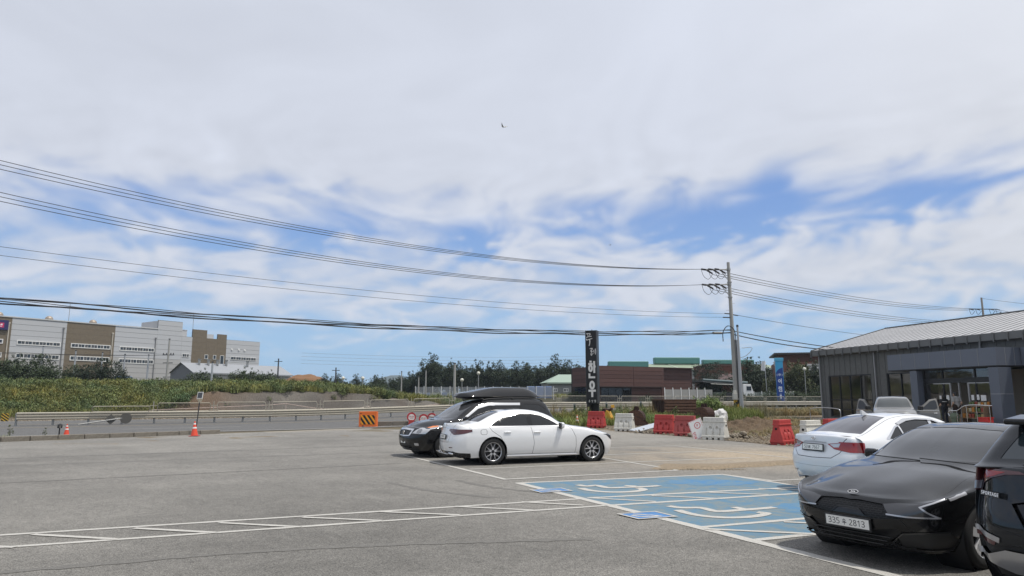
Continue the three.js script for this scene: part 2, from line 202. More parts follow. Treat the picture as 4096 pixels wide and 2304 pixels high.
  for (const t of T) { const e1 = V(t[1][0] - t[0][0], t[1][1] - t[0][1], t[1][2] - t[0][2]), e2 = V(t[2][0] - t[0][0], t[2][1] - t[0][1], t[2][2] - t[0][2]), g = e1.cross(e2).normalize(); for (let k = 0; k < 3; k++) { let q = t[k]; if (g.x * q[3] + g.y * q[4] + g.z * q[5] < 0) q = [q[0], q[1], q[2], -q[3], -q[4], -q[5], q[6], q[7]]; if (!(q[3] === q[3])) q = [q[0], q[1], q[2], g.x, g.y, g.z, q[6], q[7]]; t[k] = q; } }
  return T;
}
const mixv = (a, b, t) => a.map((x, i) => x + (b[i] - x) * t);
function clipLine(list, pr, ax, ay, bx, by, inside, outside) {
  for (const t of list) {
    const d = t.map((q) => { const [x, y] = pr(q); return (bx - ax) * (y - ay) - (by - ay) * (x - ax); });
    if (d[0] >= -1e-9 && d[1] >= -1e-9 && d[2] >= -1e-9) { inside.push(t); continue; }
    if (d[0] <= 1e-9 && d[1] <= 1e-9 && d[2] <= 1e-9) { outside.push(t); continue; }
    const I = [], O = [];
    for (let k = 0; k < 3; k++) { const a = t[k], b = t[(k + 1) % 3], da = d[k], db = d[(k + 1) % 3]; if (da >= 0) I.push(a); if (da <= 0) O.push(a); if (da * db < 0) { const m = mixv(a, b, da / (da - db)); I.push(m); O.push(m); } }
    for (let k = 1; k + 1 < I.length; k++) inside.push([I[0], I[k], I[k + 1]]);
    for (let k = 1; k + 1 < O.length; k++) outside.push([O[0], O[k], O[k + 1]]);
  }
}
function area2(p) { let a = 0; for (let i = 0; i < p.length; i++) { const q = p[(i + 1) % p.length]; a += p[i][0] * q[1] - q[0] * p[i][1]; } return a; }
function convex(p) { for (let i = 0; i < p.length; i++) { const a = p[i], b = p[(i + 1) % p.length], c = p[(i + 2) % p.length]; if ((b[0] - a[0]) * (c[1] - b[1]) - (b[1] - a[1]) * (c[0] - b[0]) < -1e-9) return false; } return true; }
// cut(T, projection, polygon, filter) -> [inside, outside]
function cut(T, pr, poly, ok) {
  let p = poly.map((q) => [...q]); if (area2(p) < 0) p.reverse();
  const pieces = convex(p) ? [p] : THREE.ShapeUtils.triangulateShape(p.map((q) => new THREE.Vector2(...q)), []).map((f) => f.map((k) => p[k])).map((f) => (area2(f) < 0 ? f.reverse() : f));
  const inside = []; let rest = T;
  for (const pc of pieces) {
    const xs = pc.map((q) => q[0]), yy = pc.map((q) => q[1]), x0 = Math.min(...xs), x1 = Math.max(...xs), y0 = Math.min(...yy), y1 = Math.max(...yy), out = []; let cand = [];
    for (const t of rest) { if (ok && !ok(t)) { out.push(t); continue; } const a = pr(t[0]), b = pr(t[1]), c = pr(t[2]); if (Math.max(a[0], b[0], c[0]) < x0 || Math.min(a[0], b[0], c[0]) > x1 || Math.max(a[1], b[1], c[1]) < y0 || Math.min(a[1], b[1], c[1]) > y1) out.push(t); else cand.push(t); }
    for (let i = 0; i < pc.length && cand.length; i++) { const nx = []; clipLine(cand, pr, ...pc[i], ...pc[(i + 1) % pc.length], nx, out); cand = nx; }
    inside.push(...cand); rest = out;
  }
  return [inside, rest];
}
function skinGeo(T, off = 0, pr = (q) => [q[0], q[1]], mirror = 1) {
  const pos = [], nor = [], uv = [];
  for (const t of T) for (const k of mirror > 0 ? [0, 1, 2] : [0, 2, 1]) { const q = t[k]; pos.push(q[0] + q[3] * off, q[1] + q[4] * off, (q[2] + q[5] * off) * mirror); nor.push(q[3], q[4], q[5] * mirror); const w = pr(q); uv.push(w[0] * mirror, w[1]); }
  const g = new THREE.BufferGeometry(); g.setAttribute('position', new THREE.Float32BufferAttribute(pos, 3)); g.setAttribute('normal', new THREE.Float32BufferAttribute(nor, 3)); g.setAttribute('uv', new THREE.Float32BufferAttribute(uv, 2)); return g;
}
const stroke = (pts, w) => pts.slice(1).map((b, i) => { const a = pts[i], dx = b[0] - a[0], dy = b[1] - a[1], l = Math.hypot(dx, dy), nx = -dy / l * w / 2, ny = dx / l * w / 2, ex = dx / l * w * 0.4, ey = dy / l * w * 0.4; return [[a[0] + nx - ex, a[1] + ny - ey], [a[0] - nx - ex, a[1] - ny - ey], [b[0] - nx + ex, b[1] - ny + ey], [b[0] + nx + ex, b[1] + ny + ey]]; });
class Car {
  constructor(root, p) {
    this.root = root; this.p = p; this.T = carSkin(p); const L = p.L;
    this.pr = { side: (q) => [L / 2 - q[0], q[1]], front: (q) => [q[2], q[1]], rear: (q) => [q[2], q[1]], top: (q) => [L / 2 - q[0], q[2]], uv: (q) => [q[6], q[7]] };
    const av = (t, i) => (t[0][i] + t[1][i] + t[2][i]) / 3;
    this.ok = { side: (t) => av(t, 5) > 0.3, front: (t) => av(t, 3) > 0.12 && L / 2 - av(t, 0) < 0.9, rear: (t) => av(t, 3) < -0.12 && L / 2 - av(t, 0) > L - 0.9, top: (t) => av(t, 4) > 0.3, uv: () => true };
  }
  // take one or more outlines out of the skin; 'both' keeps left and right as one mesh, otherwise one mesh per side
  piece(name, mat, how, polys, { off = 0, both = false, loose = false, filter, parent = this.root, label } = {}) {
    const list = Array.isArray(polys[0][0]) ? polys : [polys]; const pr = this.pr[how], ok = filter ? (t) => this.ok[how](t) && filter(t) : this.ok[how]; const got = [];
    for (const poly of list) { const [i, o] = cut(this.T, pr, poly, ok); this.T = o; got.push(...i); }
    if (mat && !both && !loose && got.length) { // keep the one connected piece, give slivers back to the skin
      const id = new Map(), par = got.map((_, i) => i), find = (i) => { while (par[i] !== i) i = par[i] = par[par[i]]; return i; }; got.forEach((t, i) => t.forEach((q) => { const k = q.slice(0, 3).map((v) => Math.round(v * 2e4)).join(); if (id.has(k)) par[find(i)] = find(id.get(k)); else id.set(k, i); })); const size = new Map(); got.forEach((_, i) => { const r = find(i); size.set(r, (size.get(r) ?? 0) + 1); }); const big = [...size].sort((a, b) => b[1] - a[1])[0][0]; const keep = []; got.forEach((t, i) => (find(i) === big ? keep : this.T).push(t)); got.length = 0; got.push(...keep); }
    if (!mat || !got.length) return null;
    if (loose) { // one mesh for each connected stretch
      const id = new Map(), par = got.map((_, i) => i), find = (i) => { while (par[i] !== i) i = par[i] = par[par[i]]; return i; }, sets = new Map(); got.forEach((t, i) => t.forEach((q) => { const k = q.slice(0, 3).map((v) => Math.round(v * 5e3)).join(); if (id.has(k)) par[find(i)] = find(id.get(k)); else id.set(k, i); })); got.forEach((t, i) => { const r = find(i); sets.has(r) ? sets.get(r).push(t) : sets.set(r, [t]); });
      for (const l of sets.values()) for (const k of [1, -1]) mesh(name, skinGeo(l, off, pr, k), mat, parent); return null; }
    const a = skinGeo(got, off, pr), b = skinGeo(got, off, pr, -1);
    if (both) return [mesh(name, mergeGeometries([a, b]), mat, parent)];
    const r = [mesh(name, a, mat, parent), mesh(name, b, mat, parent)]; if (label) r.forEach((k) => (k.userData.label = label)); return r;
  }
  // openings over the wheels and the dark linings in them
  arches(r) { const { p } = this; for (const ax of [p.axF, p.axR]) { const poly = []; for (let k = 0; k <= 28; k++) { const a = Math.PI * 2 * k / 28; poly.push([ax + Math.cos(a) * r, p.tyre + Math.sin(a) * r]); } poly.pop(); this.piece('x', null, 'side', poly, { filter: (t) => t[0][7] < 3.9 });
      for (const s of [1, -1]) { const g = [cyl(r + 0.008, r + 0.008, 0.34, 28, 0, 0, 0, Math.PI / 2, 0, 0, true), place(new THREE.CircleGeometry(r + 0.008, 28), 0, 0, -0.17 * s)]; mesh('wheel_arch', merge(g).translate(p.L / 2 - ax, p.tyre, s * (p.hw - 0.2)), M.black, this.root); } } }
  gap(lines, w = 0.009, how = 'side', filter) { for (const l of lines) this.piece('panel_gap', M.black, how, stroke(l, w), { both: false, loose: true, off: -0.002, filter }); }
  rearX(z, y) { let best = 0, bd = 1; for (const t of this.T) for (const q of t) { const d = Math.hypot(q[2] - z, q[1] - y); if (q[3] < -0.3 && d < bd) { bd = d; best = q[0]; } } return best; }
  finish(mat) { const b = mesh('body', mergeGeometries([skinGeo(this.T), skinGeo(this.T, 0, undefined, -1)]), mat, this.root); const p = this.p; mesh('underbody', [box(p.L - 0.6, 0.06, p.hw * 1.2, 0, 0.215, 0), box(p.L - 0.8, 0.05, p.hw * 1.4, 0, 0.3, 0), box(p.axR - p.axF - 0.8, 0.06, p.hw * 1.78, p.L / 2 - (p.axF + p.axR) / 2, 0.215, 0)], M.black, this.root); return b; }
  // where the skin lies at a side position (s, y): returns z
  zAt(s, y) { let best = 0; for (const t of this.T) { const q = t[0]; if (Math.abs(this.p.L / 2 - q[0] - s) < 0.05 && Math.abs(q[1] - y) < 0.05 && q[2] > best) best = q[2]; } return best || this.p.hw; }
}
function tyreGeo(r, w, rim) { const a = w / 2; return new THREE.LatheGeometry([[rim, -a * 0.9], [rim + 0.012, -a * 0.98], [rim + (r - rim) * 0.5, -a * 1.03], [r - 0.03, -a * 0.95], [r - 0.006, -a * 0.78], [r, -a * 0.6], [r, a * 0.6], [r - 0.006, a * 0.78], [r - 0.03, a * 0.95], [rim + (r - rim) * 0.5, a * 1.03], [rim + 0.012, a * 0.98], [rim, a * 0.9]].map(([x, y]) => new THREE.Vector2(x, y)), 40).rotateX(Math.PI / 2); }
// wheel with its outer face towards +z
function makeWheel(r, rim, style) {
  const w = new THREE.Group(); w.name = 'wheel'; const W = 0.225, f = W / 2;
  mesh('tyre', tyreGeo(r, W, rim), M.rubber, w);
  mesh('rim', [new THREE.LatheGeometry([[rim - 0.028, -f * 0.8], [rim - 0.022, f * 0.5], [rim - 0.012, f * 0.86], [rim + 0.004, f * 0.93], [rim + 0.006, f * 0.86]].map(([x, y]) => new THREE.Vector2(x, y)), 40).rotateX(Math.PI / 2)], style === 'alu' ? M.alu : M.alu, w);
  mesh('brake_disc', [cyl(rim * 0.72, rim * 0.72, 0.03, 28, 0, 0, 0.0, Math.PI / 2), cyl(rim - 0.03, rim - 0.03, 0.01, 28, 0, 0, -0.06, Math.PI / 2)], M.rimDark, w);
  const face = f * 0.72, bars = (n, off, w0, w1, split, mat, name = 'spoke') => { for (let k = 0; k < n; k++) for (const s of [-1, 1]) { const a = k / n * 2 * Math.PI + off; const A = [Math.cos(a) * 0.045 - Math.sin(a) * s * w0, Math.sin(a) * 0.045 + Math.cos(a) * s * w0], m = rim * 0.45, Bm = [Math.cos(a) * m - Math.sin(a) * s * (w0 * 1.2), Math.sin(a) * m + Math.cos(a) * s * (w0 * 1.2)], e = rim - 0.012, b = a + s * split, Ce = [Math.cos(b) * e, Math.sin(b) * e];
        const th = 0.011, quad = (P, Q, h) => { const dx = Q[0] - P[0], dy = Q[1] - P[1], l = Math.hypot(dx, dy), nx = -dy / l * h, ny = dx / l * h; return prism([[P[0] + nx, P[1] + ny], [P[0] - nx, P[1] - ny], [Q[0] - nx, Q[1] - ny], [Q[0] + nx, Q[1] + ny]], 0.022).translate(0, 0, face - 0.022); };
        mesh(name, [quad(A, Bm, w1), quad(Bm, Ce, w1 * 0.85), quad([Bm[0] * 0.99, Bm[1] * 0.99], [Ce[0], Ce[1]], w1 * 0.5)], mat, w); } };
  const petal = (n, wi, wo, mat) => { for (let k = 0; k < n; k++) mesh('spoke', [prism([[0.03, -wi], [rim - 0.01, -wo], [rim - 0.01, wo], [0.03, wi]], 0.026, 0.003).rotateZ(k / n * 2 * Math.PI + 0.3).translate(0, 0, face - 0.026)], mat, w); };
  if (style === 'y') bars(5, 0.3, 0.014, 0.0115, 0.3, M.spoke); else if (style === 'double') bars(5, 0.2, 0.02, 0.014, 0.2, M.spoke); else petal(style === 'cap' ? 9 : 5, 0.03, 0.05, M.spoke);
  mesh('hub_cap', [cyl(0.034, 0.04, 0.02, 20, 0, 0, face + 0.004, Math.PI / 2)], M.rimDark, w);
  return w;
}
function wheels(car, w, steer = 0) { const p = car.p; for (const ax of [p.axF, p.axR]) for (const s of [1, -1]) { const k = w.clone(); k.position.set(p.L / 2 - ax, p.tyre, s * (p.hw - 0.13)); k.rotation.y = (s < 0 ? Math.PI : 0) + (ax === p.axF ? steer : 0); car.root.add(k); } }
const paint = (c, metal = 0, r = 0.35) => phy(c, { metalness: 0, roughness: c[0] < 0.1 ? 0.6 : r, specularIntensity: c[0] < 0.1 ? 0.25 : 1, clearcoat: 1, clearcoatRoughness: 0.02 });
const glassTint = phy([0.012, 0.013, 0.014], { roughness: 0.05, metalness: 0, clearcoat: 0.3, clearcoatRoughness: 0.02 });
const glassGrey = phy([0.05, 0.052, 0.055], { roughness: 0.05, clearcoat: 0.4, clearcoatRoughness: 0.02 });
const lampRed = phy([0.3, 0.006, 0.008], { roughness: 0.12, clearcoat: 1, clearcoatRoughness: 0.03 }), lampDark = phy([0.07, 0.008, 0.012], { roughness: 0.1, clearcoat: 1, clearcoatRoughness: 0.03 }), lampClear = phy([0.55, 0.55, 0.56], { roughness: 0.12, metalness: 0.5, clearcoat: 1, clearcoatRoughness: 0.03 }), lampSmoke = phy([0.035, 0.035, 0.038], { roughness: 0.15, clearcoat: 1, clearcoatRoughness: 0.02 }), lampAmber = phy([0.75, 0.2, 0.02], { roughness: 0.15, clearcoat: 1, clearcoatRoughness: 0.03 });
function plateTex(draw, short) { return canvasTex(short ? 260 : 416, short ? 120 : 88, (c, w, h) => { c.fillStyle = '#e9e7e0'; c.fillRect(0, 0, w, h); c.fillStyle = c.strokeStyle = '#16181f'; c.lineWidth = 3; c.strokeRect(2, 2, w - 4, h - 4); draw(c, w, h); }); }
function plate(car, tex, w, h, [s, y, z], face, tilt = 0, frame = true) { // face +1 forward, -1 rearward
  const g = new THREE.Group(); g.name = 'number_plate'; g.position.set(car.p.L / 2 - s, y, z); g.rotation.order = 'YXZ'; g.rotation.y = face > 0 ? Math.PI / 2 : -Math.PI / 2; g.rotation.x = tilt; car.root.add(g);
  if (frame) mesh('plate_frame', [rbox(w + 0.03, h + 0.03, 0.016, 0.006, 0, -0.004, -0.006)], M.black, g);
  mesh('plate_print', [place(new THREE.PlaneGeometry(w, h), 0, 0, 0.0035)], std([1, 1, 1], 0.45, 0, { map: tex }), g); return g;
}
function mirrorPart(car, s, y, z, mat, k = 1) { for (const q of [1, -1]) { const m = new THREE.Group(); m.name = 'wing_mirror'; m.position.set(car.p.L / 2 - s, y, z * q); m.scale.z = q; car.root.add(m);
    mesh('mirror_housing', [new RoundedBoxGeometry(0.11 * k, 0.15 * k, 0.2 * k, 4, 0.05 * k).translate(0, 0.02, 0.12 * k)], mat, m); mesh('mirror_base', [rbox(0.1 * k, 0.035, 0.14 * k, 0.015, 0.0, -0.05 * k, 0.05 * k), box(0.012, 0.12 * k, 0.17 * k, -0.053 * k, 0.02, 0.12 * k)], M.black, m); } }
function handles(car, list, mat) { for (const [s, y] of list) for (const q of [1, -1]) mesh('door_handle', [rbox(0.2, 0.028, 0.035, 0.012, car.p.L / 2 - s, y, q * (car.zAt(s, y) + 0.012))], mat, car.root); }
function ringPts(pts) { return pts; }

// ================================================================ ground, road, markings
// road frame: t along the road (to the right and away), r across it (towards the camera); r = 0 is the median rail
const AX = 0.8346, AZ = -0.5508;
const rt = (x, z) => [x * AX + (-z - 67) * 0.5508, (67 + 0.66 * x + z) * 0.8346];
const road = (t, r) => [t * AX + r * 0.5508, -67 + t * AZ + r * 0.8346];
const elev = (t) => 0.52 * sst(-24, 6, t);
function groundY(x, z) {
  const [t, r] = rt(x, z), e = elev(t);
  if (r > 16) return e * sst(27, 16, r);
  if (r > -12.5) return e;
  const hh = 2.55 * (1 - sst(-14, 7, t)) + 0.3, cutz = sst(-29, -24, t) * (1 - sst(0, 6, t)), q = -12.5 - r;
  const steep = 0.84 * sst(2.0, 3.6, q + n2(t * 0.35, 3) * 0.45 + n2(t * 1.7, 8) * 0.2) + 0.16 * sst(4, 14, q), gentle = sst(0.8, 15, q);
  const far = sst(30, 70, q);
  return e + hh * lerp(gentle, steep, cutz) + 0.12 * n2(x * 0.13, z * 0.13) * sst(3, 8, q) + cutz * 0.22 * n2(t * 0.8, q * 1.3 + 4) * sst(1.6, 2.4, q) * (1 - sst(3.4, 5, q)) + far * (2.0 * (1 - sst(-10, 20, t)) + 0.25 * n2(x * 0.012, z * 0.012)) + 1.15 * sst(8, 20, q) * sst(-2, 14, t);
}
{
  const axis = (list) => { const o = []; for (let i = 0; i < list.length - 1; i++) { const [a, s] = list[i], b = list[i + 1][0], n = Math.max(1, Math.round(Math.abs(b - a) / s)); for (let k = 0; k < n; k++) o.push(lerp(a, b, k / n)); } o.push(list[list.length - 1][0]); return o; };
  const ts = axis([[-2500, 400], [-500, 80], [-160, 12], [-60, 1.6], [90, 10], [200, 60], [600, 400], [2600, 1]]), rsx = axis([[900, 200], [160, 20], [70, 3], [36, 1.1], [12, 3], [-11, 0.55], [-30, 3], [-60, 20], [-200, 100], [-600, 400], [-3000, 1]]);
  const pos = [], col = [], uv = [], idx = [];
  for (const t of ts) for (const r of rsx) {
    const [x, z] = road(t, r); let y = groundY(x, z) - 0.012; if (r > 16 && r < 160) y += 0.03 * n2(x * 0.4, z * 0.4) * sst(30, 22, r) * sst(16, 19, r);
    pos.push(x, y - (r < 14 && r > -11.5 ? 0.05 : 0), z); uv.push(x / 3, z / 3);
    const nz = fbm2(x * 0.11, z * 0.11, 4), nf = fbm2(x * 0.6 + 9, z * 0.6, 3); let c;
    if (r > 14) { c = [0.235, 0.185, 0.13]; const k = 0.5 + nz * 0.9 + nf * 0.3; c = c.map((v, i) => lerp(v, [0.33, 0.29, 0.225][i], clamp(k))); const gr = clamp(sst(24, 17, r) * (0.4 + nf) * (1 - sst(2, 9, t) * 0.9)); c = c.map((v, i) => lerp(v, [0.10, 0.105, 0.04][i], gr)); }
    else { const q = -12.5 - r, cutz = sst(-29, -24, t) * (1 - sst(0, 6, t)); const gravel = [0.36, 0.33, 0.285], soil = [0.085, 0.082, 0.04], rock = [0.20 + nf * 0.06, 0.192 + nf * 0.06, 0.185 + nf * 0.055]; const g1 = sst(2.2, 3.2, q + nf); c = gravel.map((v, i) => lerp(v, soil[i], g1)); const rk = cutz * sst(1.6, 2.4, q + nf * 0.6) * (1 - sst(3.7, 4.6, q + nf * 0.8)); const brown = 0.8 * Math.exp(-(((t + 25) / 3.5) ** 2)) + 0.25 * sst(0.1, 0.4, nz); c = c.map((v, i) => lerp(v, lerp(rock[i], [0.21, 0.135, 0.085][i], brown), rk)); if (t < -35) { const rk2 = sst(-35, -38, t) * sst(1.2, 2.2, q) * (1 - sst(3.6, 5.5, q + nf * 2)); c = c.map((v, i) => lerp(v, [0.19, 0.165, 0.125][i], rk2)); } }
    col.push(...c.map((v) => v * (1 + nf * 0.25)));
  }
  const m = rsx.length; for (let i = 0; i < ts.length - 1; i++) for (let j = 0; j < m - 1; j++) { const a = i * m + j, b = a + m; idx.push(a, a + 1, b, b, a + 1, b + 1); }
  const g = tri(pos, idx, uv); g.setAttribute('color', new THREE.Float32BufferAttribute(col, 3));
  struct('ground', g, std([1, 1, 1], 0.95, 0, { vertexColors: true, map: texDirt, bumpMap: texDirt, bumpScale: 0.03 }));
}
// ribbons that follow the road
function ribbon(t0, t1, r0, r1, dy, step = 4) { const pos = [], uv = [], idx = [], n = Math.max(1, Math.round((t1 - t0) / step)); for (let i = 0; i <= n; i++) { const t = lerp(t0, t1, i / n); for (const r of [r0, r1]) { const [x, z] = road(t, r); pos.push(x, elev(t) + dy, z); uv.push(t / 4, r / 4); } if (i < n) { const a = i * 2; idx.push(a, a + 2, a + 1, a + 1, a + 2, a + 3); } } const g = tri(pos, idx, uv); if (g.attributes.normal.getY(0) < 0) { const k = g.index.array; for (let i = 0; i < k.length; i += 3) { const q = k[i]; k[i] = k[i + 1]; k[i + 1] = q; } g.computeVertexNormals(); } return g; }
const roadMat = std([0.205, 0.204, 0.203], 0.9, 0, { map: texAsphalt, bumpMap: texAsphaltBump, bumpScale: 0.004 }), paintWhite = std([0.60, 0.59, 0.57], 0.7, 0, { map: texPaint }), paintYellow = std([0.58, 0.47, 0.27], 0.7, 0, { map: texPaint });
struct('road', [ribbon(-220, 260, 15.6, -11.6, 0.004)], roadMat);
struct('road_edge_line', [ribbon(-200, 200, 15.0, 14.8, 0.01)], paintWhite);
struct('road_edge_line', [ribbon(-200, 200, -10.6, -10.8, 0.01)], paintWhite);
struct('road_median_line', [ribbon(-200, 200, 3.72, 3.56, 0.01)], paintYellow);
struct('road_median_line', [ribbon(-200, 200, -2.6, -2.76, 0.01)], paintYellow);
for (let k = -9; k < 12; k++) { struct('lane_dash', [ribbon(k * 14 - 5, k * 14 + 1.5, 9.45, 9.3, 0.01)], paintWhite); struct('lane_dash', [ribbon(k * 14 - 2, k * 14 + 4.5, -6.6, -6.75, 0.01)], paintWhite); }
struct('road_gutter', [ribbon(-80, 110, 15.9, 15.6, 0.012)], M.concrete);

// the car park: one asphalt sheet with worn and dusty areas
const lotOutline = [[-48, -2], [-20.62, -29.2], [-15.2, -35.3], [-13.3, -37.6], [-11.6, -39.4], [-9.4, -42.2], [-8.2, -44.6], [-4.5, -45.6], [3.2, -43.5], [4.6, -41.4], [5.7, -38.3], [7.2, -35.4], [7.9, -33.4], [8.4, -31.0], [9.2, -29.2], [9.9, -27.2], [13.5, -29], [20, -41], [25, -50], [32, -44], [40, -36], [60, 40], [-60, 40]];
{
  const T = [], s = 0.6, x0 = -48, z0 = -46; const P = (x, z) => [x, 0, z, 0, 1, 0, 0, 0];
  for (let i = 0; i < 150; i++) for (let j = 0; j < 100; j++) { const x = x0 + i * s, z = z0 + j * s; T.push([P(x, z), P(x, z + s), P(x + s, z + s)], [P(x, z), P(x + s, z + s), P(x + s, z)]); }
  const [I] = cut(T, (q) => [q[0], q[2]], lotOutline.map(([x, z], i) => [x + (i > 7 && i < 16 ? 0.15 * Math.sin(i * 5) : 0), z]));
  const pos = [], uv = [], col = [];
  for (const t of I) for (const q of t) { const [x, , z] = q; pos.push(x, 0.004, z); uv.push(x / 3.1, z / 3.1);
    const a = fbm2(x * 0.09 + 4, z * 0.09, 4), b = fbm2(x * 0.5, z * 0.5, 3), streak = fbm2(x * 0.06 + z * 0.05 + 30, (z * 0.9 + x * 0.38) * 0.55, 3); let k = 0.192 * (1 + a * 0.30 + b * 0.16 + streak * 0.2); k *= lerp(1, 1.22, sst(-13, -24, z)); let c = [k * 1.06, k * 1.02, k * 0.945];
    const seam = Math.abs(z + 18.81 + (x + 13.39) * 0.536 + n2(x * 0.3, 1) * 0.12); if (x < -4 && seam < 0.16) c = c.map((v) => v * 0.86);
    const dust = Math.exp(-(((x - 7.2) / 4.6) ** 2) - (((z + 22.2) / 3.6) ** 2)) * clamp(0.95 + b * 1.1 + a); c = c.map((v, i) => lerp(v, [0.42, 0.345, 0.255][i], clamp(dust) * 0.95));
    const edge = Math.exp(-(((z + 36 + 0.9 * (x - 6)) / 6) ** 2)) * sst(-4, 4, x) * 0.4; c = c.map((v, i) => lerp(v, [0.35, 0.325, 0.285][i], edge));
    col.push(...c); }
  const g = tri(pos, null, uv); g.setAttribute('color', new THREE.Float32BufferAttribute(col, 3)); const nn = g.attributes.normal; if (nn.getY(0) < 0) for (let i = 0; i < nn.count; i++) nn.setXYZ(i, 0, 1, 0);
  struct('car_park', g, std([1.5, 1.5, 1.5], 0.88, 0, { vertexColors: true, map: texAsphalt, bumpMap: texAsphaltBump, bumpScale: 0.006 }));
}
// painted markings, each sheet a few millimetres above the one below
function sheet(poly, y, uvs = 1) { const sh = new THREE.ShapeGeometry(new THREE.Shape(poly.map(([x, z]) => new THREE.Vector2(x, -z)))); const p = sh.attributes.position, uv = []; for (let i = 0; i < p.count; i++) { const x = p.getX(i), z = -p.getY(i); p.setXYZ(i, x, y, z); uv.push(x * uvs, z * uvs); } sh.setAttribute('uv', new THREE.Float32BufferAttribute(uv, 2)); sh.computeVertexNormals(); const n = sh.attributes.normal; for (let i = 0; i < n.count; i++) n.setXYZ(i, 0, 1, 0); return sh; }
let layer = 0; // crossing lines never share a plane
function lineSheet(pts, w, y, jag = 0.006) { const P = []; for (let i = 0; i < pts.length - 1; i++) { const a = pts[i], b = pts[i + 1], l = Math.hypot(b[0] - a[0], b[1] - a[1]), n = Math.max(1, Math.ceil(l / 0.2)); for (let k = i ? 1 : 0; k <= n; k++) P.push([lerp(a[0], b[0], k / n), lerp(a[1], b[1], k / n)]); } const A = [], B = []; P.forEach((p, i) => { const a = P[Math.max(0, i - 1)], b = P[Math.min(P.length - 1, i + 1)], d1 = [p[0] - a[0], p[1] - a[1]], d2 = [b[0] - p[0], b[1] - p[1]], l1 = Math.hypot(...d1) || 1, l2 = Math.hypot(...d2) || 1; let tx = d1[0] / l1 * (i ? 1 : 0) + d2[0] / l2, tz = d1[1] / l1 * (i ? 1 : 0) + d2[1] / l2; if (i === P.length - 1) { tx = d1[0]; tz = d1[1]; } const l = Math.hypot(tx, tz) || 1, c = i && i < P.length - 1 ? Math.max(0.5, (d1[0] * d2[0] + d1[1] * d2[1]) / (l1 * l2) * 0.5 + 0.5) : 1, ww = (w / 2 + jag * (n2(p[0] * 9, p[1] * 9) + n2(p[0] * 31, p[1] * 31))) / Math.sqrt(c); A.push([p[0] - tz / l * ww, p[1] + tx / l * ww]); B.push([p[0] + tz / l * ww, p[1] - tx / l * ww]); }); layer = (layer + 1) % 8; const yy = y + layer * 0.0003, pos = [], uv = [], idx = []; A.forEach((p, i) => { pos.push(p[0], yy, p[1], B[i][0], yy, B[i][1]); uv.push(p[0] * 0.9, p[1] * 0.9, B[i][0] * 0.9, B[i][1] * 0.9); if (i) idx.push(i * 2 - 2, i * 2, i * 2 - 1, i * 2, i * 2 + 1, i * 2 - 1); }); let g = tri(pos, idx, uv); if (g.attributes.normal.getY(0) < 0) { for (let i = 0; i < idx.length; i += 3) { const k = idx[i]; idx[i] = idx[i + 1]; idx[i + 1] = k; } g = tri(pos, idx, uv); } const nn = g.attributes.normal; for (let i = 0; i < nn.count; i++) nn.setXYZ(i, 0, 1, 0); return g; }
const wline = (pts, w = 0.12, name = 'bay_line') => struct(name, [lineSheet(pts, w, 0.0095)], paintWhite);
const blueMat = std([0.95, 1.0, 1.0], 0.85, 0, { map: texBlue }), blueFresh = std([0.09, 0.235, 0.50], 0.8, 0, { map: texSoft });
struct('blue_bay', [sheet([[0.14, -15.05], [4.89, -16.74], [7.25, -10.95], [2.95, -9.07]], 0.007, 0.4)], blueMat);
{ const patch = (cx, cz, rx, rz, s) => { const o = []; for (let k = 0; k < 36; k++) { const a = k / 36 * 6.283, q = 1 + 0.22 * n2(Math.cos(a) * 1.5 + s, Math.sin(a) * 1.5); o.push([cx + Math.cos(a) * rx * q, cz + Math.sin(a) * rz * q]); } return sheet(o, 0.0085, 0.5); }; struct('blue_repaint', [patch(4.25, -15.15, 0.95, 0.5, 1)], std([0.62, 0.98, 1.3], 0.8, 0, { map: texBlue })); struct('blue_repaint', [patch(4.9, -11.7, 0.7, 0.5, 4)], std([0.7, 1.0, 1.22], 0.8, 0, { map: texBlue })); }
wline([[-13, -6.75], [-6.61, -9.42], [1.29, -12.77]], 0.11, 'aisle_line'); wline([[-13, -5.66], [-6.06, -8.66], [1.57, -11.96]], 0.11, 'aisle_line');
for (const h of [[[-6.21, -9.46], [-4.95, -9.15]], [[-5.13, -9.90], [-3.89, -9.58]], [[-4.15, -10.32], [-2.90, -9.99]], [[-3.10, -10.78], [-1.87, -10.48]], [[-2.08, -11.31], [-0.79, -10.98]], [[-0.94, -11.85], [0.32, -11.46]], [[0.16, -12.35], [1.18, -11.96]], [[1.37, -12.83], [2.46, -12.38]], [[2.53, -13.12], [3.67, -12.74]], [[3.70, -13.56], [4.70, -13.25]], [[4.83, -14.15], [5.75, -13.81]], [[2.60, -9.84], [3.91, -9.49]], [[3.88, -10.38], [4.98, -10.05]], [[-7.5, -9.0], [-5.89, -8.67]]]) struct('hatch_stripe', [lineSheet(h, 0.1, 0.0125)], paintWhite);
wline([[0.08, -15.05], [4.89, -16.74], [7.25, -10.95]], 0.12); wline([[0.14, -15.05], [2.57, -9.95], [3.8, -7.3], [5.6, -3.4]], 0.17); wline([[2.95, -9.07], [7.25, -10.95]], 0.13); wline([[1.34, -12.83], [6.45, -14.62]], 0.12); wline([[1.62, -11.96], [6.75, -14.0]], 0.12); wline([[2.57, -9.97], [4.39, -10.72], [7.0, -11.75]], 0.12);
